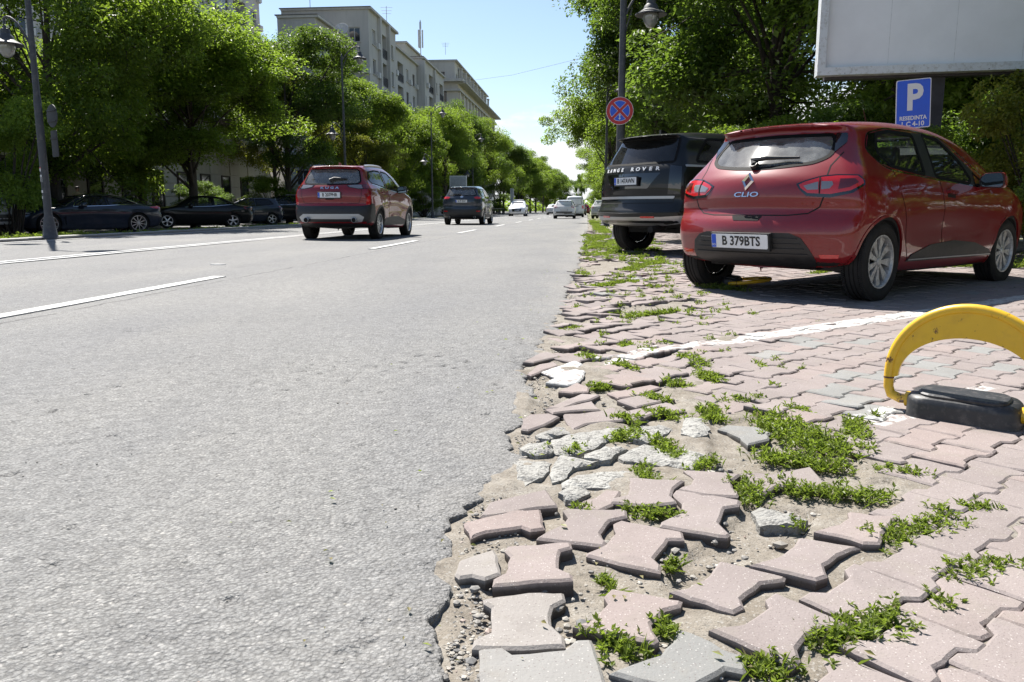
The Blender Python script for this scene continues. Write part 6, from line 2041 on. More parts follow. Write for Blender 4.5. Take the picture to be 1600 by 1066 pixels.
def wall_open(w, h, ops, depth=.22, back=True):
    """upright wall in (u, v) with real openings; returns vertices in (u, n, v) and faces, materials 0 wall 1 inside"""
    us = sorted({0.0, w} | {round(q, 4) for o_ in ops for q in (o_[0], o_[2])})
    vs_ = sorted({0.0, h} | {round(q, 4) for o_ in ops for q in (o_[1], o_[3])})
    V, Fc, mi = [], [], []
    def quad(a, b, c, d, m=0):
        k = len(V); V.extend([a, b, c, d]); Fc.append([k, k + 1, k + 2, k + 3]); mi.append(m)
    for i in range(len(us) - 1):
        run = None
        for j in range(len(vs_) - 1):
            cu, cv = (us[i] + us[i + 1]) / 2, (vs_[j] + vs_[j + 1]) / 2
            if not any(o_[0] < cu < o_[2] and o_[1] < cv < o_[3] for o_ in ops):
                quad((us[i], 0, vs_[j]), (us[i + 1], 0, vs_[j]), (us[i + 1], 0, vs_[j + 1]), (us[i], 0, vs_[j + 1]))
    for o_ in ops:
        a, b, c, d = o_[:4]; dd = o_[4] if len(o_) > 4 else depth
        quad((a, 0, b), (a, -dd, b), (c, -dd, b), (c, 0, b)); quad((a, 0, d), (c, 0, d), (c, -dd, d), (a, -dd, d))
        quad((a, 0, b), (a, 0, d), (a, -dd, d), (a, -dd, b)); quad((c, 0, b), (c, -dd, b), (c, -dd, d), (c, 0, d))
        quad((a, -dd, b), (c, -dd, b), (c, -dd, d), (a, -dd, d), 1 if dd < .5 else 0)
    return V, Fc, mi


WINM = {}


def win_mesh(w, h, n=2, mat='frame_w', fr=.07):
    k = (round(w, 2), round(h, 2), n, mat)
    if k not in WINM:
        f = MB()
        f.box((0, 0, h / 2 - fr / 2), (w, .06, fr)); f.box((0, 0, -h / 2 + fr / 2), (w, .06, fr))
        for i in range(n + 1): f.box((-w / 2 + fr / 2 + (w - fr) * i / n, 0, 0), (fr, .06, h - 2 * fr))
        p = MB()
        for i in range(n):
            wd = (w - fr) / n - fr
            p.box((-w / 2 + fr / 2 + (w - fr) * (i + .5) / n, -.005, 0), (wd, .02, h - 2 * fr))
        c = MB(); c.box((0, -.005, 0), (w - 2 * fr, .02, h - 2 * fr))
        WINM[k] = (f.mesh('window', MAT[mat]), p.mesh('pane', MAT['pane']), p.mesh('pane', MAT['curtain']))
    return WINM[k]


def add_window(root, M, u, v, w, h, dep, n=2, mat='frame_w'):
    f, p, c = win_mesh(w, h, n, mat)
    o = link(bpy.data.objects.new('window', f), root)
    o.matrix_local = M @ Matrix.Translation((u, -dep + .05, v))
    link(bpy.data.objects.new('pane', c if RNG.random() < .22 else p), o)


ACM = None


def add_ac(root, M, u, v):
    global ACM
    if ACM is None:
        a = MB(); a.box((0, .16, 0), (.8, .30, .55)); a.lathe([(.20, .315), (.21, .325), (.17, .33), (.16, .318), (.001, .318)], (-.12, 0, 0), 'Y', 14); a.box((-.3, .08, -.31), (.04, .3, .06)); a.box((.3, .08, -.31), (.04, .3, .06))
        ACM = a.mesh('air_conditioner', MAT['metal_w'])
    o = link(bpy.data.objects.new('air_conditioner', ACM), root); o.matrix_local = M @ Matrix.Translation((u, 0, v))


def rail(root, M, u0, u1, v, n=.05):
    f = MB()
    f.box(((u0 + u1) / 2, n, v + .95), (u1 - u0, .05, .05)); f.box(((u0 + u1) / 2, n, v + .08), (u1 - u0, .04, .04))
    k = int((u1 - u0) / .16)
    for i in range(k + 1): f.box((u0 + (u1 - u0) * i / k, n, v + .5), (.025, .025, .9))
    o = f.build('railing', MAT['iron'], root); o.matrix_local = M


def facade(root, M, w, h, floors, bays, wall, base=1.2, win=(1.3, 1.5), loggias=(), mat='frame_w', ac=.25, dep=.22, ground=True, n=2, skip=()):
    """one wall with rows of windows; loggias = bay numbers with deep balconies"""
    fh = (h - base - .9) / floors
    ops, wins = [], []
    for f_ in range(floors):
        for b in range(bays):
            if (f_, b) in skip: continue
            u = w * (b + .5) / bays
            v = base + f_ * fh
            if b in loggias:
                ww = min(w / bays * .86, 2.9)
                ops.append((u - ww / 2, v + .15, u + ww / 2, v + fh - .35, 1.1)); wins.append((u, v + .15 + (fh - .5) / 2, ww * .8, (fh - .5) * .94, 1.1, 3, (u - ww / 2, u + ww / 2, v + .15)))
            else:
                ops.append((u - win[0] / 2, v + .75, u + win[0] / 2, v + .75 + win[1], dep)); wins.append((u, v + .75 + win[1] / 2, win[0], win[1], dep, n, None))
    V, Fc, mi = wall_open(w, h, ops)
    o = mesh_obj('wall', V, Fc, [MAT[wall], MAT['pane']], root, mi); o.matrix_local = M
    sl = MB()
    for (u, v, ww, wh, d, k, lg) in wins:
        add_window(root, M, u, v, ww, wh, d, k, mat if RNG.random() < .8 else ('frame_d' if mat == 'frame_w' else 'frame_w'))
        if lg: rail(root, M, lg[0], lg[1], lg[2])
        else:
            sl.box((u, .05, v - wh / 2 - .05), (ww + .2, .12, .07))
            if RNG.random() < ac: add_ac(root, M, u + ww * .5 + .6, v - wh / 2 + .1)
    if sl.v:
        s_ = sl.build('sill', MAT['trim_stone'], root); s_.matrix_local = M


def face_matrix(p0, p1):
    """u runs from p0 to p1 (plan points), outward normal on the right-hand side of that run turned so that n = u x up"""
    u = Vector((p1[0] - p0[0], p1[1] - p0[1], 0)); u.normalize()
    n_ = u.cross(Vector((0, 0, 1)))
    return Matrix(((u.x, n_.x, 0, p0[0]), (u.y, n_.y, 0, p0[1]), (0, 0, 1, 0), (0, 0, 0, 1)))


def block(root, x1, y0, y1, dep, h, wall, street, end, z0=-.1, cornice=.35, roof=True, parapet=.5):
    """one volume: street face at x1 (towards +x), end wall at y0 (towards the camera); street / end are facade settings"""
    Ms = face_matrix((x1, y0), (x1, y1))
    Ms.translation.z = z0
    facade(root, Ms, y1 - y0, h, wall=wall, **street)
    Me = face_matrix((x1 - dep, y0), (x1, y0)); Me.translation.z = z0
    facade(root, Me, dep, h, wall=wall, **end)
    b = MB()
    z1 = z0 + h
    b.add([(x1 - dep, y0, z0), (x1 - dep, y1, z0), (x1, y1, z0), (x1 - dep, y0, z1), (x1 - dep, y1, z1), (x1, y1, z1)], [[0, 3, 4, 1], [1, 4, 5, 2]])
    b.build('wall', MAT[wall], root)
    r_ = MB()
    r_.box((x1 - dep / 2 + cornice / 2, (y0 + y1) / 2, z1 + .10), (dep + cornice, y1 - y0 + .3, .2))
    r_.box((x1 - dep / 2 + cornice / 2 - .1, (y0 + y1) / 2, z1 + .24), (dep + cornice + .1, y1 - y0 + .4, .08), m=1)
    r_.build('roof', [MAT['trim_stone'], MAT['tin']], root)


# A: tall grey block set back behind the trees; in front of it a low building clad in pale stone
A_ = empty('apartment_building'); tag(A_, 'tall grey apartment block rising out of the frame behind the trees', 'building')
block(A_, -34.6, 58, 84.2, 16, 34, 'wall_grey', dict(floors=10, bays=8, base=4.4, win=(1.4, 1.6), loggias=(2, 6), ac=.5), dict(floors=10, bays=3, base=4.4, win=(1.3, 1.5), ac=.3))
G_ = empty('low_stone_building'); tag(G_, 'low stone clad building with shop windows in the shade behind the dark coupe', 'building')
b = MB(); b.box((-30.6, 39.5, 3.0), (14.8, 34.8, 6.2)); b.build('wall', MAT['wall_beige'], G_)
sbm = MB(); sbm.prism(rounded([(-.675, -.345), (.675, -.345), (.675, .345), (-.675, .345)], .02, 2).tolist(), 0, .07, Matrix.Rotation(R(90), 4, 'Z') @ Matrix.Rotation(R(90), 4, 'X'), bev=.015); sbm = sbm.mesh('stone_block', MAT['wall_beige'])
swf = MB(); swf.box((0, -.55, 0), (.10, .08, 2.7)); swf.box((0, .55, 0), (.10, .08, 2.7)); swf.box((0, 0, 1.31), (.10, 1.02, .08)); swf.box((0, 0, -1.31), (.10, 1.02, .08)); swf = swf.mesh('shop_window', MAT['frame_d'])
swp = MB(); swp.box((-.01, 0, 0), (.04, 1.0, 2.5)); swp = swp.mesh('pane', MAT['pane'])
for k in range(12):
    for j_ in range(6):
        o = link(bpy.data.objects.new('stone_block', sbm), G_); o.location = (-23.195, 23.4 + k * 2.75, .3 + j_ * .74)
for k in range(11):
    o = link(bpy.data.objects.new('shop_window', swf), G_); o.location = (-23.15, 24.78 + k * 2.75, 1.5)
    link(bpy.data.objects.new('pane', swp), o)
cn = MB(); cn.box((-23.0, 39.5, 4.95), (.7, 34.9, .35)); cn.build('cornice', MAT['trim_stone'], G_)
rf = MB(); rf.box((-30.6, 39.5, 6.2), (15.2, 35.2, .2)); rf.build('roof', MAT['tin'], G_)

# B: lower wing, then the taller stepped block
B_ = empty('apartment_building'); tag(B_, 'low grey wing with a satellite dish on its roof, left of the stepped block', 'building')
block(B_, -23.8, 70.0, 80.9, 3.4, 17.3, 'wall_dark', dict(floors=5, bays=3, base=2.2, win=(1.5, 1.5), loggias=(1,), ac=.4, mat='frame_d'), dict(floors=5, bays=1, base=2.2, win=(1.2, 1.4), ac=.2))
C_ = empty('apartment_building'); tag(C_, 'stepped grey apartment block with loggias, air conditioners and a phone mast', 'building')
block(C_, -22.1, 81.2, 92.6, 9.0, 20.6, 'wall_grey', dict(floors=6, bays=3, base=2.2, win=(1.3, 1.5), loggias=(1,), ac=.6), dict(floors=6, bays=3, base=2.2, win=(1.2, 1.4), skip=((5, 0), (5, 1), (4, 0)), ac=.3))
block(C_, -23.0, 92.9, 108, 15, 19.8, 'wall_grey', dict(floors=6, bays=4, base=2.2, win=(1.3, 1.5), loggias=(1,), ac=.7), dict(floors=1, bays=1, base=2.2, win=(.6, .6), ac=0))
block(C_, -22.3, 108.3, 124.5, 15, 20.8, 'wall_grey', dict(floors=6, bays=4, base=2.2, win=(1.3, 1.5), loggias=(1, 3), ac=.5), dict(floors=1, bays=1, base=2.2, win=(.6, .6), ac=0))
for y in (84.9, 88.7, 108.6, 116.2):
    pl = MB(); pl.box((-22.0 if y < 100 else -22.2, y, 10.2), (.5, .55, 20.6)); pl.build('pilaster', MAT['wall_grey'], C_)
# D: pale block with a deep cornice and an attic storey
D_ = empty('apartment_building'); tag(D_, 'pale stone block with deep cornice and attic storey at the far end', 'building')
block(D_, -22.6, 140.0, 196, 22, 22.4, 'wall_beige', dict(floors=6, bays=13, base=3.5, win=(1.5, 2.0), ac=.1, mat='frame_d'), dict(floors=6, bays=4, base=3.5, win=(1.6, 2.1), mat='frame_d', ac=0), cornice=1.5)
block(D_, -23.2, 140.6, 185, 21, 26.2, 'wall_beige', dict(floors=1, bays=11, base=22.3, win=(1.4, 1.3), ac=0, mat='frame_d'), dict(floors=1, bays=4, base=22.3, win=(1.8, 1.5), mat='frame_d', ac=0), cornice=.5)
co = MB(); co.box((-33.0, 168, 22.75), (23.0, 58.5, .45)); co.box((-33.0, 168, 21.2), (21.8, 57.2, .35)); co.build('cornice', MAT['trim_stone'], D_)
for k in range(13):
    p = MB(); p.box((-22.5, 141 + k * 4.3, 10.6), (.45, .75, 21.0)); p.build('pilaster', MAT['wall_beige'], D_)
for k in range(9):
    p = MB(); p.box((-22.75, 145 + k * 4.9, 24.1), (.35, 1.0, 2.6)); p.box((-22.75, 145 + k * 4.9, 25.5), (.5, 1.2, .2)); p.build('parapet_pier', MAT['trim_stone'], D_)
E_ = empty('apartment_building'); tag(E_, 'beige upper storey seen behind the stepped block and its mast', 'building')
block(E_, -29, 128, 150, 16, 26.8, 'wall_beige', dict(floors=7, bays=6, base=2.5, win=(1.4, 1.5), mat='frame_d', ac=.2), dict(floors=7, bays=4, base=2.5, win=(1.4, 1.5), mat='frame_d', ac=.2))
# right: cream building glimpsed under the billboard
F_ = empty('cream_building'); tag(F_, 'cream building with upright pilasters glimpsed under the billboard', 'building')
block(F_, 10.5, 25.0, 40, 1, 7, 'wall_beige', dict(floors=2, bays=4), dict(floors=2, bays=1), z0=-.1) if False else None
Mf = face_matrix((8.0, 24.5), (22.0, 22.5)); Mf.translation.z = -.1
facade(F_, Mf, 14.1, 8.0, 2, 4, 'wall_beige', base=.6, win=(1.2, 1.7))
for k in range(9):
    p = MB(); p.box((.3 + k * 1.7, .12, 4), (.42, .25, 8.0)); o = p.build('pilaster', MAT['wall_beige'], F_); o.matrix_local = Mf
b = MB(); b.box((15.3, 26.5, 7.95), (14.6, 6.5, .3)); b.build('roof', MAT['tin'], F_)


def mast(at, label):
    r_ = empty('phone_mast', at); tag(r_, label, 'mast')
    p = MB(); p.tube([(0, 0, 0), (0, 0, 5.2)], .06, 8); p.build('pole', MAT['metal_w'], r_)
    for k in range(3):
        a = k * 2.1
        q = MB(); q.prism(rounded([(-.16, -.08), (.16, -.08), (.16, .08), (-.16, .08)], .04).tolist(), 1.6, 3.9, Matrix.Translation((.28 * math.cos(a), .28 * math.sin(a), 0)) @ Matrix.Rotation(a + 1.57, 4, 'Z')); q.build('antenna_panel', MAT['metal_w'], r_)
    q = MB(); q.lathe([(.09, 4.0), (.14, 4.1), (.14, 4.9), (.09, 5.0), (.001, 5.0)], n=12); q.build('drum', MAT['satin'], r_)


mast((-22.9, 110.5, 20.9), 'white phone mast with panel antennas on the stepped roof')
dsh = empty('satellite_dish', (-24.3, 79.3, 17.3)); tag(dsh, 'white satellite dish on the low grey wing', 'dish')
q = MB(); q.lathe([(.01, -.28), (.45, -.22), (.85, -.05), (1.1, .12), (1.12, .10), (.86, -.09), (.45, -.26), (.01, -.32)], n=24)
M = Matrix.Translation((0, 0, 1.5)) @ Matrix.Rotation(R(62), 4, 'X') @ Matrix.Rotation(R(-30), 4, 'Z')
q.v = [tuple(M @ Vector(p)) for p in q.v]; q.build('reflector_dish', MAT['metal_w'], dsh, True)
q = MB(); q.tube([(0, .1, 0), (0, .1, 1.4)], .07, 8); q.tube([(0, 0, 1.5), tuple(M @ Vector((0, 0, .9)))], .03, 6); q.build('stand', MAT['satin'], dsh); dsh.scale = (.62, .62, .62)
for (x, y, z, h, lb) in ((-28.5, 82.5, 20.7, 3.6, 'thin roof aerial with crossbars left on the stepped block'), (-22.8, 91.5, 20.7, 2.6, 'small roof aerial at the right corner of the tall stepped block'), (-24.5, 139, 26.9, 2.0, 'short thin aerial above the beige upper storey')):
    t_ = empty('roof_aerial', (x, y, z)); tag(t_, lb, 'aerial')
    q = MB(); q.tube([(0, 0, 0), (0, 0, h)], .035, 6); q.build('pole', MAT['satin'], t_)
    q = MB()
    for zz in (.95, .82, .7): q.tube([(-.7 * zz, 0, h * zz), (.7 * zz, .1, h * zz)], .02, 5)
    q.build('crossbar', MAT['satin'], t_)

# ================================================================== trees
def barkmat():
    m, n, l, b = new_mat('bark')
    nt = m.node_tree
    mp_ = n.new('ShaderNodeMapping'); mp_.inputs['Scale'].default_value = (6, 6, 1.2); l.new(objco(nt), mp_.inputs[0])
    ns = noise(nt, mp_.outputs[0], 3, 8, .7)
    l.new(ramp(nt, ns, [(.3, (.025, .02, .015)), (.7, (.08, .066, .052))]), b.inputs['Base Color'])
    b.inputs['Roughness'].default_value = .95
    l.new(bump(nt, ns, .9, .05), b.inputs['Normal'])
    return m


MAT['bark'] = barkmat()
MAT['leaf_a'] = leafmat('linden_leaf', (.050, .080, .010), (.135, .190, .025), (.32, .47, .042), .49)
MAT['leaf_b'] = leafmat('ash_leaf', (.066, .104, .013), (.165, .225, .030), (.34, .50, .045), .5)
MAT['leaf_c'] = leafmat('dark_leaf', (.034, .061, .011), (.094, .146, .025), (.22, .35, .037), .45)
MAT['leaf_d'] = leafmat('yellowing_leaf', (.075, .090, .012), (.19, .195, .028), (.36, .40, .04), .48)
for k in 'abcd':
    pb_ = MAT['leaf_' + k].node_tree.nodes['Principled BSDF']; pb_.inputs['Roughness'].default_value = .48; pb_.inputs['Specular IOR Level'].default_value = .35


def tree_mesh(seed, h, r_, base, nclump, per, leaf, cl=(.5, 1.0), trunk=.16, shrub=False, lump=.35):
    rg = np.random.default_rng(seed)
    rr = random.Random(seed)
    cz = base + (h - base) * .52; hz = (h - base) * .50
    ph = rg.uniform(0, 6.28, 6)
    def radius(d):
        az = math.atan2(d[1], d[0])
        return 1 + lump * (.45 * math.sin(2 * az + ph[0] + 2.3 * d[2]) + .35 * math.sin(3 * az + ph[1] - 3 * d[2]) + .35 * math.sin(5 * d[2] + ph[2] + az)) * .8
    # big boughs first, then leaf clumps domed over each bough, so that there are shaded hollows between them
    nb_ = max(8, nclump // 8)
    boughs, tries = [], 0
    while len(boughs) < nb_ and tries < 4000:
        tries += 1
        d = rg.normal(size=3); d /= np.linalg.norm(d)
        f_ = rg.uniform(.30, 1) ** .42
        q = d * f_ * radius(d) * .86
        z = cz + q[2] * hz
        w_ = 1.0 if z > cz else (1.0 - .25 * ((cz - z) / hz) ** 2)
        p = np.array([q[0] * r_ * w_, q[1] * r_ * w_, z])
        if p[2] < base * .8: continue
        if boughs and min(np.linalg.norm((p - o_) * (1, 1, 1.25)) for o_ in boughs) < r_ * .27 * (1 - tries / 5000): continue
        boughs.append(p)
    cen, bt = [], []
    for o_ in boughs:
        br = r_ * rg.uniform(.30, .46); tb_ = rg.normal(0, .14)
        for k in range(11):
            d = rg.normal(size=3); d /= np.linalg.norm(d); d[2] = abs(d[2]) * 1.25 - .55
            cen.append(o_ + d * br * rg.uniform(.35, 1) * np.array([1, 1, .95])); bt.append(tb_)
    cen = np.array(cen)
    tr = MB()
    lean = rg.normal(0, .25, 2)
    top = h * .72
    tp = [Vector((lean[0] * (t * 1.2) ** 2 + .08 * math.sin(3 * t + seed), lean[1] * (t * 1.2) ** 2, t * top)) for t in np.linspace(0, 1, 7)]
    if not shrub:
        tr.tube([Vector((0, 0, -.15))] + tp, [trunk * 1.55] + [trunk * (1.22, 1, .9, .78, .62, .42, .16)[i] for i in range(7)], 9)
        order = sorted(range(len(cen)), key=lambda i: rr.random())
        ends = order[:18]
        limbs = []
        for i in ends:
            c = Vector(cen[i]); t = min(.95, max(.22, (c.z - .9) / top * .62 + rr.uniform(-.06, .06)))
            k = t * 6; a = tp[int(k)].lerp(tp[min(6, int(k) + 1)], k - int(k))
            m1 = a.lerp(c, .45) + Vector((rr.uniform(-.3, .3), rr.uniform(-.3, .3), .25))
            path = [a, a.lerp(m1, .55), m1, m1.lerp(c, .6) + Vector((0, 0, .1)), c]
            r0 = trunk * (1 - t) * .40 + .018
            tr.tube(path, [r0, r0 * .8, r0 * .6, r0 * .4, .012], 6, cap=False); limbs += path[1:]
        for i in order[26:]:
            c = Vector(cen[i]); q = min(limbs, key=lambda p: (p - c).length + .3 * max(0, p.z - c.z))
            tr.tube([q, q.lerp(c, .5) + Vector((0, 0, -.08)), c], [.022, .016, .008], 4, cap=False)
    else:
        for i in range(0, len(cen), 3): tr.tube([(rr.uniform(-.15, .15), rr.uniform(-.15, .15), -.1), tuple(cen[i] * np.array([.5, .5, .55])), tuple(cen[i])], [.022, .016, .006], 4, cap=False)
    # leaves on the clumps, denser on their outsides
    C, Dr, Ln, Wd, tn = [], [], [], [], []
    for c, tb_ in zip(cen, bt):
        n = int(per * rg.uniform(.6, 1.35)); cr = rg.uniform(*cl)
        d = rg.normal(size=(n, 3)); d /= np.linalg.norm(d, axis=1, keepdims=True)
        rad = cr * rg.uniform(.10, 1, n) ** .42
        p = c + d * rad[:, None] * np.array([1.15, 1.15, .72])
        # hanging sprays
        a = np.arctan2(d[:, 1], d[:, 0]) + rg.normal(0, .9, n); e = rg.normal(-.25, .5, n)
        C.append(p); Dr.append(np.stack([np.cos(a) * np.cos(e), np.sin(a) * np.cos(e), np.sin(e)], -1))
        ln = leaf * rg.uniform(.65, 1.3, n); Ln.append(ln); Wd.append(ln * rg.uniform(.45, .68, n))
        tn.append(np.clip(rg.normal(.42 + tb_ + rg.normal(0, .10), .18, n), 0, .88))
    V, Fc = leaf_batch(np.vstack(C), np.vstack(Dr), np.concatenate(Ln), np.concatenate(Wd), .18)
    return tr.mesh('trunk', MAT['bark'], True), V, Fc, np.repeat(np.concatenate(tn), 4)


def crown_mesh(V, Fc, tint, mat):
    me = mesh_from('crown', V, Fc, MAT[mat])
    at = me.attributes.new('tint', 'FLOAT', 'POINT'); at.data.foreach_set('value', tint)
    return me


PROT = {}
for key, args in dict(broad=(3, 11, 4.6, 1.7, 200, 300, .15, (.45, .95), .19), tall=(8, 11.5, 3.9, 1.5, 184, 290, .14, (.42, .90), .17), round=(15, 9.5, 3.7, 1.5, 136, 290, .14, (.42, .90), .15),
                      shrub=(21, 3.0, 1.55, .15, 72, 230, .07, (.18, .36), .05, True), small=(33, 9.5, 3.4, 1.2, 100, 150, .28, (.6, 1.05), .15)).items():
    tm, V, Fc, tn = tree_mesh(*args)
    PROT[key] = (tm, {m_: None for m_ in 'abcd'}, V, Fc, tn)


def tree(kind, mat, x, y, h, rxy, rot, name, label, cat='tree', group=None, z=-.1):
    tm, cm, V, Fc, tn = PROT[kind]
    if cm[mat] is None: cm[mat] = crown_mesh(V, Fc, tn, 'leaf_' + mat)
    r_ = empty(name, (x, y, z), rot); tag(r_, label, cat, group)
    h0, r0 = {'broad': (11, 4.6), 'tall': (11.5, 3.9), 'round': (9.5, 3.7), 'shrub': (3.0, 1.55), 'small': (9.5, 3.4)}[kind]
    r_.scale = (rxy / r0, rxy / r0, h / h0)
    link(bpy.data.objects.new('trunk', tm), r_); link(bpy.data.objects.new('crown', cm[mat]), r_)
    return r_


GL = 'street trees along the far side'
for (kind, mat, x, y, h, rr_, rot, lb) in (
    ('broad', 'a', -19.0, 27.0, 12.5, 5.0, .4, 'dark leafy tree filling the corner behind the near lamp post'),
    ('tall', 'b', -18.2, 35.5, 10.4, 4.7, 2.1, 'bright fresh green tree over the black saloon'),
    ('broad', 'a', -21.0, 36.0, 10.2, 4.6, 3.3, 'dark tree close behind the bright green one, against the tall block'),
    ('tall', 'c', -17.8, 46.5, 11.9, 4.3, 4.0, 'dark green tree left of the red SUV, rising to the low wing roof'),
    ('round', 'd', -20.2, 50.5, 10.6, 3.4, 1.2, 'yellowish tree top between the bright and the dark tree'),
    ('round', 'a', -16.8, 57.5, 10.0, 3.5, 5.0, 'mid green tree right above the red SUV'),
    ('round', 'd', -15.4, 55.0, 6.8, 2.5, 2.2, 'low yellow green tree leaning over the far lane behind the red SUV'),
    ('broad', 'a', -16.4, 69.5, 10.2, 3.9, 2.7, 'tree in front of the stepped block, left of the blue SUV'),
    ('tall', 'b', -14.9, 83.0, 12.2, 3.8, .9, 'tall light tree above the blue SUV'),
    ('broad', 'c', -15.6, 92.0, 13.5, 4.2, 1.9, 'dark tree below the pale stone block'),
    ('round', 'a', -14.2, 108.0, 12.8, 4.2, 3.9, 'tree at the right end of the pale stone block'),
    ('round', 'c', -13.4, 128.0, 12.0, 4.4, 4.4, 'dark tree right of the pale stone block'),
    ('round', 'b', -12.6, 148.0, 11.5, 4.2, .2, 'light tree in the far part of the left row'),
    ('round', 'a', -12.2, 172.0, 13.0, 4.6, 1.4, 'rounded dark tree far down the left row'),
    ('round', 'c', -11.2, 205.0, 14.0, 5.0, 2.4, 'second last tree of the left row'),
    ('round', 'a', -19.6, 64.0, 9.6, 4.0, 2.9, 'tree in the second row behind the red SUV'),
    ('broad', 'b', -18.6, 77.0, 10.5, 4.0, .5, 'light tree in the second row below the stepped block'),
    ('round', 'a', -17.6, 99.0, 11.5, 4.4, 1.1, 'tree in the second row left of the pale stone block'),
    ('round', 'c', -16.6, 119.0, 11.5, 4.6, 2.1, 'tree in the second row in front of the pale stone block'),
    ('round', 'b', -15.2, 139.0, 11.5, 4.6, 3.1, 'tree in the second row beyond the pale stone block corner'),
    ('broad', 'a', -13.0, 160.0, 12.5, 5.0, .6, 'broad tree filling the far middle of the left row'),
    ('round', 'b', -12.0, 188.0, 12.5, 5.0, 1.9, 'light rounded tree between two dark ones far down the left row'),
    ('broad', 'a', -11.5, 228.0, 13.0, 6.0, 2.9, 'wide tree near the far end of the left row'),
    ('broad', 'c', -9.5, 285.0, 14.0, 7.0, 4.1, 'wide dark tree closing the left row at the horizon'),
    ('round', 'b', -10.0, 250.0, 13.0, 5.5, 3.0, 'last pale tree of the left row before the sky'),
):
    tree(kind, mat, x, y, h, rr_, rot, 'street_tree', lb, 'tree', GL)
GR = 'trees along the right-hand side'
for (kind, mat, x, y, h, rr_, rot, lb) in (
    ('broad', 'c', 5.2, 23.0, 12.5, 5.4, .8, 'big dark tree spreading over the black SUV'),
    ('broad', 'a', 8.8, 19.0, 12.0, 5.0, 2.5, 'dark tree behind the left half of the billboard'),
    ('tall', 'c', 2.5, 30.5, 12.2, 3.6, 4.3, 'glossy dark tree behind the near right lamp post'),
    ('round', 'b', 1.25, 44.0, 8.4, 3.2, 5.4, 'light green tree hanging over the road beside the no stopping sign'),
    ('tall', 'a', 6.5, 38.0, 12.5, 4.2, 1.0, 'tall tree in the second row behind the black SUV'),
    ('broad', 'c', 13.5, 18.5, 11.5, 5.0, 4.8, 'dark tree at the right edge behind the billboard'),
    ('broad', 'a', 12.5, 5.5, 10.5, 4.6, 1.8, 'unseen tree added right of the bays for car reflections'),  # this and the next two: out of view, added so car paint reflects foliage
    ('round', 'c', 10.5, 10.2, 8.5, 3.4, .8, 'unseen tree added beside the billboard for car reflections'),
    ('broad', 'c', 11.0, -2.5, 10.5, 4.6, 2.8, 'unseen tree added behind the camera on the right for car reflections'),
    ('round', 'a', 3.4, 62.0, 9.5, 3.8, 2.0, 'tree beyond the light green one on the right'),
    ('broad', 'c', 4.6, 53.0, 9.5, 3.8, 3.6, 'dark tree close behind the light green one on the right'),
    ('broad', 'a', 4.0, 76.0, 9.5, 4.2, 1.6, 'rounded tree in the middle of the right row'),
    ('broad', 'b', 5.0, 110.0, 11.0, 5.2, 2.6, 'broad light tree far down the right row'),
    ('broad', 'a', 5.5, 165.0, 12.0, 6.0, .7, 'broad tree near the far end of the right row'),
    ('broad', 'b', 6.5, 250.0, 13.5, 8.0, 1.7, 'wide pale tree closing the right row at the horizon'),
    ('round', 'b', 4.2, 90.0, 9.5, 4.0, 3.0, 'far light tree on the right seen past the black SUV'),
    ('round', 'b', 5.0, 135.0, 11.0, 5.0, 4.0, 'farther light tree on the right'),
    ('round', 'a', 5.5, 200.0, 12.0, 6.0, 5.0, 'farthest tree on the right'),
):
    tree(kind, mat, x, y, h, rr_, rot, 'roadside_tree', lb, 'tree', GR)
for k, (x, y, h, rr_, mat) in enumerate(((-3.4, 330, 15, 2.2, 'c'), (-2.0, 335, 15.5, 2.0, 'c'))):
    tree('round', mat, x, y, h, rr_, k * 2.0, 'poplar_tree', ('left one of the two dark slim trees at the end of the road', 'right one of the two dark slim trees at the end of the road')[k], 'tree')
VV, FF, TT, nb = [], [], [], 0
C_l = np.stack([NR.uniform(-60, 90, 9000), NR.uniform(380, 430, 9000), NR.uniform(-.5, 1, 9000) ** 1 * 9], -1); C_l[:, 2] = np.abs(C_l[:, 2]) * (0.7 + .3 * np.sin(C_l[:, 0] * .21) * np.sin(C_l[:, 0] * .07 + 1))
a = NR.uniform(0, 6.28, 9000)
V, Fc = leaf_batch(C_l, np.stack([np.cos(a), np.sin(a), 0 * a - .3], -1), np.full(9000, 1.6), np.full(9000, 1.1))
o = mesh_obj('distant_foliage', V, Fc, MAT['leaf_a']); at = o.data.attributes.new('tint', 'FLOAT', 'POINT'); at.data.foreach_set('value', np.repeat(NR.uniform(0, 1, 9000), 4)); tag(o, kind='stuff')

# shrubs
for (x, y, h, rr_, mat, rot, lb) in (
    (-17.2, 22.3, 4.6, 1.9, 'b', .3, 'sunlit bright green shrub at the left edge of the picture'),
    (-19.6, 25.2, 3.9, 2.0, 'c', 1.4, 'dark shrub behind the near lamp post'),
    (-20.3, 40.5, 2.6, 1.5, 'c', 2.0, 'low dark shrub behind the black saloon'),
    (-19.0, 47.0, 3.2, 2.2, 'a', 2.4, 'shrub under the dark green tree left of the red SUV'),
    (-17.0, 62.0, 3.2, 2.4, 'c', 4.1, 'shrub seen through the gap right of the red SUV'),
    (-15.6, 75.5, 3.4, 2.4, 'a', 5.1, 'shrub left of the blue SUV'),
    (-13.8, 88.0, 2.6, 1.6, 'b', 2.2, 'light shrub beside the blue SUV'),
    (-14.6, 100.0, 3.4, 2.6, 'c', 3.1, 'dark shrub behind the oncoming white car'),
    (-13.8, 120.0, 3.6, 2.8, 'c', .2, 'dark shrub at the far end of the left pavement'),
):
    tree('shrub', mat, x, y, h, rr_, rot, 'shrub', lb, 'shrub', 'shrubs along the far pavement')
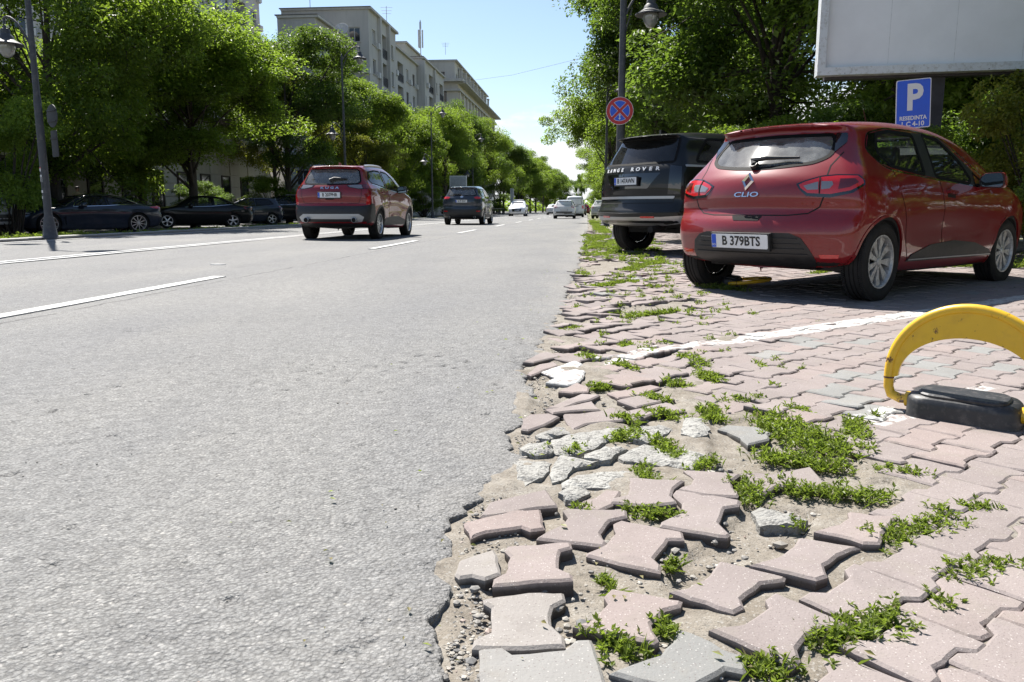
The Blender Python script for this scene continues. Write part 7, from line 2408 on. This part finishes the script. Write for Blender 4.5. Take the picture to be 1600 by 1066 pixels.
for (x, y, h, rr_, mat, rot, lb) in (
    (2.7, 18.6, 3.0, 1.7, 'c', .0, 'dark shrub directly behind the black SUV'),
    (4.3, 17.8, 3.2, 1.8, 'a', .9, 'shrub showing between the black SUV and the red hatchback roof'),
    (5.1, 15.4, 2.7, 1.25, 'b', 2.1, 'light shrub just above the red hatchback roof'),
    (6.0, 17.4, 3.3, 1.8, 'c', 3.2, 'dark shrub left of the blue parking sign'),
    (4.95, 12.6, 2.25, .75, 'b', 4.2, 'small leafy shrub under the blue parking sign'),
    (6.35, 11.6, 3.15, 1.15, 'd', 1.0, 'yellow green shrub right of the blue parking sign'),
    (7.3, 11.0, 3.2, 1.5, 'c', 2.6, 'tall dark shrub under the billboard at the right edge'),
    (6.4, 13.6, 3.0, 1.5, 'c', 5.0, 'dark shrub behind the yellow green one'),
    (8.3, 13.0, 3.2, 1.8, 'a', 3.9, 'shrub behind the tall dark one at the right edge'),
    (6.2, 10.35, 1.5, .9, 'c', 3.0, 'low dark shrub in front of the red hatchback bonnet'),
    (9.3, 8.4, 2.6, 1.8, 'c', 1.5, 'unseen shrub added right of the hatchback for its reflections'),  # this and the next two: out of view, added to shape car reflections
    (9.6, 5.6, 2.6, 1.9, 'a', 2.5, 'unseen shrub added at the end of the bays for car reflections'),
    (9.4, 2.6, 2.4, 1.8, 'c', 3.5, 'unseen shrub added right of the camera for car reflections'),
    (7.4, 9.7, 2.4, 1.2, 'c', .5, 'dark shrub at the right edge beside the hatchback bonnet'),
):
    tree('shrub', mat, x, y, h, rr_, rot, 'shrub', lb, 'shrub', 'shrubs behind the parking bays')
# ================================================================== street furniture
MAT['pole'] = plain('pole_grey', (.045, .047, .053), .6, metal=.0, var=.2, vscale=4, grime=(.10, .095, .09))
MAT['globe'] = plain('lamp_globe', (.20, .205, .20), .15, coat=1)
MAT['sign_blue'] = plain('sign_blue', (.012, .085, .60), .35, var=.06)
MAT['sign_red'] = plain('sign_red', (.42, .010, .015), .35, var=.08)
MAT['sign_white'] = plain('sign_white', (.66, .67, .68), .4)
MAT['sign_back'] = plain('sign_back', (.05, .052, .055), .55, metal=.4, var=.2)
MAT['board'] = plain('billboard_face', (.79, .80, .82), .55, var=.06, vscale=1.4)
MAT['board_frame'] = plain('billboard_frame', (.62, .64, .66), .4, metal=.1, var=.08, grime=(.35, .33, .30))
MAT['poster'] = plain('poster_grey', (.30, .33, .35), .4, var=.2, vscale=3)
MAT['sticker'] = plain('sticker', (.6, .6, .58), .6)
MAT['steel_dark'] = plain('dark_steel', (.055, .05, .058), .55, metal=.3, var=.25)


def lantern(root, c, sc=1.0):
    m = MB()
    m.lathe([(.001, .52), (.04, .50), (.05, .44), (.10, .42), (.12, .36), (.12, .30), (.17, .25), (.20, .16), (.30, .10), (.40, .045), (.405, .02), (.36, .02), (.22, .06), (.001, .08)], c, n=24)
    m.v = [tuple(Vector(c) + (Vector(p) - Vector(c)) * sc) for p in m.v]
    lt = m.build('lantern', MAT['pole'], root, False); smooth_angle(lt, 40)
    g = MB(); g.lathe([(.20, .05), (.205, -.05), (.17, -.18), (.10, -.27), (.03, -.30), (.001, -.30)], c, n=20)
    g.v = [tuple(Vector(c) + (Vector(p) - Vector(c)) * sc) for p in g.v]
    g.build('globe', MAT['globe'], lt, True)


def lamp_post(x, y, side, label, low=4.55, high=8.3, rad=.075, z=0.0, lowlen=.62):
    """side = +1 when the road lies towards +x"""
    r_ = empty('lamp_post', (x, y, z)); tag(r_, label, 'lamp post', 'lamp posts along the street')
    p = MB()
    p.lathe([(.21, -.06), (.21, .05), (.16, .10), (.125, .42), (.11, .50), (rad, .58), (rad, 1.4), (rad * .95, 3.2), (rad * .80, 3.3), (rad * .7, 6.0), (rad * .55, high + .15), (.03, high + .25), (.001, high + .27)], n=16)
    po = p.build('pole', MAT['pole'], r_, True); smooth_angle(po, 40)
    for (h, ln, s_) in ((low, lowlen, -side), (high, .95, side)):
        a = MB()
        pts = [(0, 0, h - .10)] + [(s_ * ln * t, 0, h - .10 + .72 * math.sin(t * 1.75) ** .9 * (1 if t < .9 else .97)) for t in np.linspace(.12, 1, 8)]
        a.tube(pts, .028, 8)
        e = pts[-1]
        a.tube([e, (e[0], 0, e[2] - .12)], .03, 8)
        a.tube([(0, 0, h - .55), (s_ * ln * .32, 0, h + .18)], .018, 6)
        a.build('arm', MAT['pole'], r_, True)
        lantern(r_, (e[0], 0, e[2] - .60), .88)
    return r_


lp1 = lamp_post(-12.62, 17.6, 1, 'grey lamp post with stickers standing by the dark coupe', low=4.4, rad=.088)
lamp_post(-12.62, 41.0, 1, 'lamp post whose lantern stands against the low grey wing')
lamp_post(-12.62, 64.5, 1, 'lamp post rising from the trees left of the blue SUV')
lamp_post(-12.62, 88.0, 1, 'farthest lamp post of the left row, below the pale stone block')
lamp_post(.76, 18.9, -1, 'dark lamp post carrying the no stopping sign', low=5.05, rad=.10, lowlen=.62, z=-.02)
lamp_post(.80, 34.5, -1, 'slim lamp post just left of the no stopping sign, farther back', low=5.6, high=9.4, rad=.065)


def disc(m, r0, r1, n=40, y0=0, y1=.01, mi=0, c=(0, 0)):
    prof = [(r0, y0), (r0, y1), (r1, y1), (r1, y0)] if r0 > 0 else [(.0005, y1), (r1, y1), (r1, y0), (.0005, y0)]
    m.lathe(prof, (c[0], 0, c[1]), 'Y', n, mi)


sg = empty('road_sign', (.72, 18.70, 2.93)); tag(sg, 'round blue no stopping sign with a red cross on the dark lamp post', 'road sign')
m = MB(); disc(m, 0, .31, y0=.0, y1=-.012); m.build('plate', MAT['sign_white'], sg)
m = MB(); disc(m, .0, .30, y0=-.010, y1=-.016); m.build('red_disc', MAT['sign_red'], sg)
for k in range(4):
    a0 = math.pi / 2 * k
    for (rr_, half, y1, mt, nm) in ((.228, .0, -.019, 'sign_white', 'outline'), (.220, .007, -.022, 'sign_blue', 'blue_field')):
        q = MB()
        # sector between the arms of the cross
        hw = .030 + half
        pts = []
        al = math.asin(hw / rr_)
        an = np.linspace(-math.pi / 4 + al, math.pi / 4 - al, 14)
        pts = [(rr_ * math.cos(a), rr_ * math.sin(a)) for a in an] + [(hw * math.sqrt(2), 0)]
        M = Matrix.Rotation(R(90), 4, 'X') @ Matrix.Rotation(a0, 4, 'Z')
        q.prism(pts, .012, -y1, M); q.build(nm, MAT[mt], sg)
q = MB(); M = Matrix.Translation((0, -.006, -.135)) @ Matrix.Rotation(R(90), 4, 'X')
q.prism([(-.010, -.035), (.010, -.035), (.010, .035), (-.010, .035)], .014, .019, M); q.prism([(-.028, .028), (.028, .028), (0, .068)], .014, .019, M); q.prism([(0, -.068), (.028, -.028), (-.028, -.028)], .014, .019, M)
q.build('arrow', MAT['sign_white'], sg)
for zz in (-.2, .2):
    q = MB(); q.box((.03, .055, zz), (.22, .11, .03)); q.build('bracket', MAT['sign_back'], sg)

# backs of two signs on the near left lamp post
s2 = empty('road_sign', (-12.40, 17.74, 2.85)); tag(s2, 'grey back of a round sign on the near left lamp post', 'road sign')
m = MB(); disc(m, 0, .26, y0=.0, y1=.012); m.build('plate', MAT['sign_back'], s2)
for zz in (.12, -.12):
    m = MB(); m.box((0, -.015, zz), (.4, .02, .03)); m.build('bracket', MAT['pole'], s2)
s2.rotation_euler = (0, 0, R(-31))
s3 = empty('road_sign', (-12.38, 17.74, 2.22)); tag(s3, 'narrow upright panel below the round sign on the near left lamp post', 'road sign')
m = MB(); m.prism(rounded([(-.15, -.30), (.15, -.30), (.15, .30), (-.15, .30)], .03).tolist(), 0, .015, Matrix.Rotation(R(90), 4, 'X')); m.build('plate', MAT['sign_back'], s3)
m = MB(); m.box((0, -.03, .12), (.3, .02, .03)); m.build('bracket', MAT['pole'], s3)
s3.rotation_euler = (0, 0, R(-31))
for (zz, w, h, mt) in ((1.62, .10, .08, 'sticker'), (1.42, .12, .16, 'sticker'), (1.26, .10, .10, 'sign_back'), (1.12, .09, .06, 'sticker'), (1.66, .08, .03, 'sign_red'), (.98, .07, .06, 'sticker'), (1.36, .05, .2, 'sign_back')):
    q = MB(); n_ = 6
    a = np.linspace(-w / .23, w / .23, n_) + R(-118) + RNG.uniform(-.2, .2)
    V = [(.0925 * math.cos(t), .0925 * math.sin(t), zz + s_ * h / 2) for s_ in (-1, 1) for t in a]
    q.add(V, [[i, i + 1, n_ + i + 1, n_ + i] for i in range(n_ - 1)]); q.build('sticker', MAT[mt], lp1)

# ---- blue parking sign
ps = empty('parking_sign', (4.30, 11.25, 0.40)); tag(ps, 'blue parking sign with a white P above the red hatchback', 'sign')
ps.scale = (.80, .80, .82)
Mp = Matrix.Translation((0, 0, 2.06)) @ Matrix.Rotation(R(-16), 4, 'Z') @ Matrix.Rotation(R(-3), 4, 'Y') @ Matrix.Rotation(R(90), 4, 'X')
q = MB(); q.prism(rounded([(-.26, -.385), (.26, -.385), (.26, .385), (-.26, .385)], .03).tolist(), -.01, .004, Mp); q.build('plate', MAT['sign_white'], ps)
q = MB(); q.prism(rounded([(-.247, -.372), (.247, -.372), (.247, .372), (-.247, .372)], .025).tolist(), .0, .008, Mp); q.build('blue_field', MAT['sign_blue'], ps)
rt, up_, nn_ = Mp.to_3x3() @ Vector((1, 0, 0)), Mp.to_3x3() @ Vector((0, 1, 0)), Mp.to_3x3() @ Vector((0, 0, 1))
for (t_, sz, dx, dy, sx, bo) in (('P', .56, .015, .085, .85, .020), ('RESEDINTA', .088, 0, -.225, .90, .003), ('L.C 4-10', .105, .0, -.32, .92, .003)):
    letters(t_, sz, MAT['sign_white'], ps, Mp @ Vector((dx, dy, .0095)), rt, up_, .002, sx, bold=bo)
q = MB(); q.tube([(.0, .06, -.1), (.0, .06, 2.4)], .03, 10); q.build('post', MAT['steel_dark'], ps)

# ---- billboard
bb = empty('billboard', (3.50, 13.05, -.13)); tag(bb, 'large blank white billboard at the upper right', 'billboard')
bw, bh, bz = 4.6, 3.1, 2.86
MbB = Matrix.Rotation(R(-6), 4, 'Z')
def bbox(c, d, name, mat, par=None):
    q = MB(); q.box(c, d); q.v = [tuple(MbB @ Vector(p)) for p in q.v]; return q.build(name, MAT[mat], par or bb)
pn = bbox((bw / 2, .0, bz + bh / 2), (bw - .02, .10, bh - .02), 'poster_panel', 'board')
for k in range(1, 5): bbox((bw * k / 5 + .1, -.0512, bz + bh / 2), (.006, .002, bh - .30), 'panel_joint', 'board_frame', pn)
fr = .115
for (c, d) in (((bw / 2, -.01, bz + fr / 2), (bw - .001, .26, fr)), ((bw / 2, -.01, bz + bh - fr / 2), (bw - .001, .26, fr)), ((fr / 2, -.01, bz + bh / 2), (fr, .26, bh - 2 * fr)), ((bw - fr / 2, -.01, bz + bh / 2), (fr, .26, bh - 2 * fr))):
    bbox(c, d, 'frame', 'board_frame')
bbox((bw / 2, .14, bz + .02), (bw - .3, .20, .12), 'beam', 'steel_dark')
bbox((1.72, .25, 1.45), (.34, .30, 3.0), 'post', 'steel_dark')
for k in range(9): bbox((.4 + k * .5, -.141, bz + .02), (.012, .004, .012), 'rivet', 'steel_dark') if k % 2 == 0 else None

# ---- small boards far down the left side
for (px, py, Yd, w, h, zb, lb) in ((716, 283, 78, 1.7, 1.35, 2.75, 'small white framed board left of the blue SUV'), (800, 302, 118, .5, 2.5, 1.4, 'narrow white board edge seen above the oncoming white car')):
    d = pray(px, py); x = d[0] / d[1] * Yd
    b_ = empty('advert_board', (x, Yd, -.1)); tag(b_, lb, 'board')
    q = MB(); q.box((0, 0, zb + h / 2), (w, .12, h)); q.build('panel', MAT['board_frame'], b_)
    q = MB(); q.box((0, -.065, zb + h / 2), (w - .16, .02, h - .16)); q.build('poster', MAT['poster'], b_)
    q = MB(); q.box((-w * .2, .0, zb / 2), (.1, .1, zb)); q.box((w * .2, 0, zb / 2), (.1, .1, zb)); q.build('leg', MAT['steel_dark'], b_)

fn = empty('pedestrian_fence', (-12.35, 88, 0)); tag(fn, 'low dark railing along the far pavement near the oncoming white car', 'fence')
q = MB(); q.box((0, 45, .85), (.05, 90, .05)); q.box((0, 45, .25), (.04, 90, .04)); q.build('rail', MAT['iron'], fn)
pm_ = MB(); pm_.box((0, 0, .43), (.05, .05, .9)); pm_ = pm_.mesh('post', MAT['iron'])
for k in range(46): o = link(bpy.data.objects.new('post', pm_), fn); o.location = (0, k * 2.0, 0)
cb = MB(); cb.tube([(-22.0, 150, 24.3), (-12, 128, 21.6), (2, 100, 19.5), (9, 90, 19.0)], .018, 5)
tag(cb.build('overhead_cable', MAT['iron']), 'thin cable strung across the street against the sky', 'cable')


# ---- folding parking barriers
def rustmat():
    m, n, l, b = new_mat('yellow_enamel')
    nt = m.node_tree
    P = objco(nt)
    c = ramp(nt, noise(nt, P, 6, 6, .6), [(.3, (.64, .37, .012)), (.7, (.74, .45, .018))])
    ch = ramp(nt, noise(nt, P, 14, 8, .75), [(.605, (0, 0, 0)), (.622, (1, 1, 1))])
    ru = ramp(nt, noise(nt, P, 50, 5, .6), [(.3, (.045, .018, .010)), (.7, (.16, .055, .018))])
    c = mixc_(nt, ch, c, ru)
    gr = ramp(nt, noise(nt, P, 22, 8, .7), [(.5, (0, 0, 0)), (.8, (1, 1, 1))])
    c = mixc_(nt, math_(nt, 'MULTIPLY', gr, .35), c, (.38, .19, .03))
    l.new(c, b.inputs['Base Color'])
    b.inputs['Roughness'].default_value = .38
    b.inputs['Coat Weight'].default_value = .3
    l.new(bump(nt, noise(nt, P, 35, 5), .12, .004), b.inputs['Normal'])
    return m


MAT['yellow'] = rustmat()
MAT['black_cast'] = plain('black_cover', (.018, .019, .021), .5, coat=.12, var=.3, vscale=12, grime=(.085, .078, .072), bumpv=.12, bscale=60)
MAT['rust'] = plain('rust', (.10, .045, .025), .8, var=.4, vscale=30)


def barrier(loc, ang, fold, label):
    """u axis along the hoop, hoop hinged at the base"""
    r_ = empty('parking_barrier', loc, ang); tag(r_, label, 'parking barrier', 'yellow folding parking barriers')
    Rr, zc, rt_ = .243, .136, .0168
    Mh = Matrix.Translation((0, 0, .04)) @ Matrix.Rotation(fold, 4, 'X') @ Matrix.Translation((0, 0, -.04))
    h = MB()
    # tube: legs curl in under the ends and join the rim
    pts = []
    for s_ in (-1,):
        pts += [(-.165, 0, .045), (-.200, 0, .043), (-.232, 0, .055), (-.242, 0, .082), (-Rr, 0, .12)]
    pts += [(-Rr * math.cos(t), 0, zc + Rr * math.sin(t)) for t in np.linspace(0.02, math.pi - .02, 36)]
    pts += [(Rr, 0, .12), (.242, 0, .082), (.232, 0, .055), (.200, 0, .043), (.165, 0, .045)]
    h.tube([Mh @ Vector(p) for p in pts], rt_, 14)
    ho = h.build('hoop', MAT['yellow'], r_, True)
    # crescent plate welded into the hoop
    n = 40
    t = np.linspace(-.10, math.pi + .10, n)
    out = [(-(Rr - .004) * math.cos(a), zc + (Rr - .004) * math.sin(a)) for a in t]
    inn = [(-.212 * math.cos(a), zc - .012 + (.155) * math.sin(a)) for a in np.linspace(.0, math.pi, n)]
    c = MB()
    V = [Mh @ Vector((p[0], d, p[1])) for d in (-.008, .008) for P in (out, inn) for p in P]
    Fc = []
    for i in range(n - 1):
        Fc.append([i, i + 1, n + i + 1, n + i]); Fc.append([2 * n + i, 3 * n + i, 3 * n + i + 1, 2 * n + i + 1])
        Fc.append([n + i, n + i + 1, 3 * n + i + 1, 3 * n + i]); Fc.append([i, 2 * n + i, 2 * n + i + 1, i + 1])
    Fc += [[0, n, 3 * n, 2 * n], [n - 1, 3 * n - 1, 4 * n - 1, 2 * n - 1]]
    c.add(V, Fc); c.build('crescent_plate', MAT['yellow'], ho)
    for s_ in (-1, 1):
        q = MB(); q.tube([Mh @ Vector((s_ * .243, 0, .112)), Mh @ Vector((s_ * .243, 0, .118))], rt_ + .0006, 14); q.build('weld', MAT['rust'], ho)
    # base: flattened cover with a sloping lid
    P = rounded([(-.172, -.082), (.172, -.082), (.172, .082), (-.172, .082)], .075, 7)
    k = len(P)
    V, Fc = [], []
    rings = ((1.02, .0), (1.0, .012), (1.0, .060), (.985, .070), (.93, .079), (.70, .086), (.3, .090), (.01, .091))
    for (sc, z) in rings: V += [(p[0] * sc, p[1] * sc, z + (.010 * (p[1] / .085) * sc if z > .03 else 0)) for p in P]
    for a in range(len(rings) - 1): Fc += [[a * k + i, a * k + (i + 1) % k, (a + 1) * k + (i + 1) % k, (a + 1) * k + i] for i in range(k)]
    b = MB(); b.add(V, Fc); bo = b.build('base', MAT['black_cast'], r_); smooth_angle(bo, 38)
    ld = MB(); Q = P * .80
    ld.prism(Q.tolist(), .074, .0925, Matrix.Translation((0, .006, 0)) @ Matrix.Rotation(R(5), 4, 'X'), bev=.006); ld.build('lid', MAT['black_cast'], bo)
    for s_ in (-1, 1):
        q = MB(); q.lathe([(.027, -.015), (.027, .015), (.0005, .015)], (s_ * .166, 0, .045), 'X', 14); q.build('pivot', MAT['yellow'], bo)
    return r_


gL, gR = gnd(1421, 646), gnd(1612, 676)
ctr = (gL + gR) / 2
barrier((ctr[0] + .005, ctr[1] + .05, -.004), math.atan2(gR[1] - gL[1], gR[0] - gL[0]), 0.0, 'yellow hooped parking barrier standing upright on its black base, nearest')
g = gnd(1142, 447)
barrier((g[0] + .02, g[1] + .05, -.004), R(72), R(84), 'folded yellow parking barrier lying by the rear wheel of the red hatchback')


# ---- people behind the dark coupe
def person(x, y, face, shirt, label, h=1.74, arm=.2):
    V, E, Rd = [], [], []
    def add(p, r0, par=None):
        V.append(p); Rd.append(r0)
        if par is not None: E.append((par, len(V) - 1))
        return len(V) - 1
    s = h / 1.75
    pel = add((0, 0, .95 * s), .145 * s)
    ab = add((0, .01, 1.10 * s), .135 * s, pel); ch = add((0, .0, 1.30 * s), .150 * s, ab); up = add((0, -.01, 1.43 * s), .105 * s, ch)
    nk = add((0, .0, 1.51 * s), .055 * s, up); hd0 = add((0, .02, 1.57 * s), .070 * s, nk); hd = add((0, .025, 1.65 * s), .088 * s, hd0); add((0, .01, 1.715 * s), .062 * s, hd)
    for q in (-1, 1):
        sh_ = add((q * .17 * s, -.01, 1.40 * s), .070 * s, up); el = add((q * (.235) * s, -.02 + .05 * arm, 1.13 * s), .046 * s, sh_); wr = add((q * .245 * s, .06 + .3 * arm, .90 * s), .033 * s, el); hn = add((q * .245 * s, .09 + .34 * arm, .82 * s), .036 * s, wr)
        for f_ in range(3): add((q * (.235 + .012 * f_) * s, .10 + .36 * arm, .745 * s + .008 * f_), .012 * s, hn)
        hp = add((q * .095 * s, 0, .86 * s), .105 * s, pel); kn = add((q * .105 * s, .02, .48 * s), .064 * s, hp); an = add((q * .11 * s, -.02, .09 * s), .046 * s, kn); ft = add((q * .115 * s, .06, .035 * s), .042 * s, an); add((q * .12 * s, .16, .028 * s), .036 * s, ft)
    me = bpy.data.meshes.new('person'); me.from_pydata(V, E, [])
    ob = bpy.data.objects.new('person', me); COL.objects.link(ob)
    md = ob.modifiers.new('skin', 'SKIN')
    for v, r0 in zip(me.skin_vertices[0].data, Rd): v.radius = (r0, r0 * .82)
    me.skin_vertices[0].data[0].use_root = True
    ob.modifiers.new('sub', 'SUBSURF').levels = 2
    me2 = bpy.data.meshes.new_from_object(ob.evaluated_get(bpy.context.evaluated_depsgraph_get()))
    bpy.data.objects.remove(ob)
    for m_ in ('skin', 'hair', shirt, 'trousers', 'shoe'): me2.materials.append(MAT[m_])
    for p in me2.polygons:
        c = p.center; z = c.z / s
        k = 0
        if z > 1.63 and (c.y < .06 or z > 1.70): k = 1
        elif z > 1.50: k = 0
        elif z > .94 and (abs(c.x) < .2 * s or z > 1.18): k = 2
        elif abs(c.x) > .19 * s and z > .6: k = 0
        elif z > .10: k = 3
        else: k = 4
        p.material_index = k; p.use_smooth = True
    ob = link(bpy.data.objects.new('person', me2))
    ob.location = (x, y, -.105); ob.rotation_euler = (0, 0, face)
    return tag(ob, label, 'person', 'people on the far pavement')


MAT['skin'] = plain('skin', (.30, .17, .11), .55)
MAT['hair'] = plain('hair', (.02, .015, .012), .6)
MAT['trousers'] = plain('trousers', (.03, .035, .05), .9)
MAT['shoe'] = plain('shoe', (.03, .025, .02), .6)
for k, c in dict(shirt_tan=(.36, .29, .20), shirt_white=(.55, .54, .52), shirt_blue=(.12, .18, .30)).items(): MAT[k] = plain(k, c, .9, var=.1)
person(-21.0, 31.2, R(20), 'shirt_tan', 'person in a tan shirt seen from behind beyond the dark coupe', 1.80)
person(-21.5, 30.6, R(160), 'shirt_white', 'person in a white shirt left of the one in tan', 1.60)
person(-21.9, 30.0, R(200), 'shirt_white', 'person in white farthest left, half hidden by the coupe bonnet', 1.56)
person(-20.4, 40.5, R(60), 'shirt_blue', 'person in a blue shirt in the shade behind the coupe boot', 1.70)
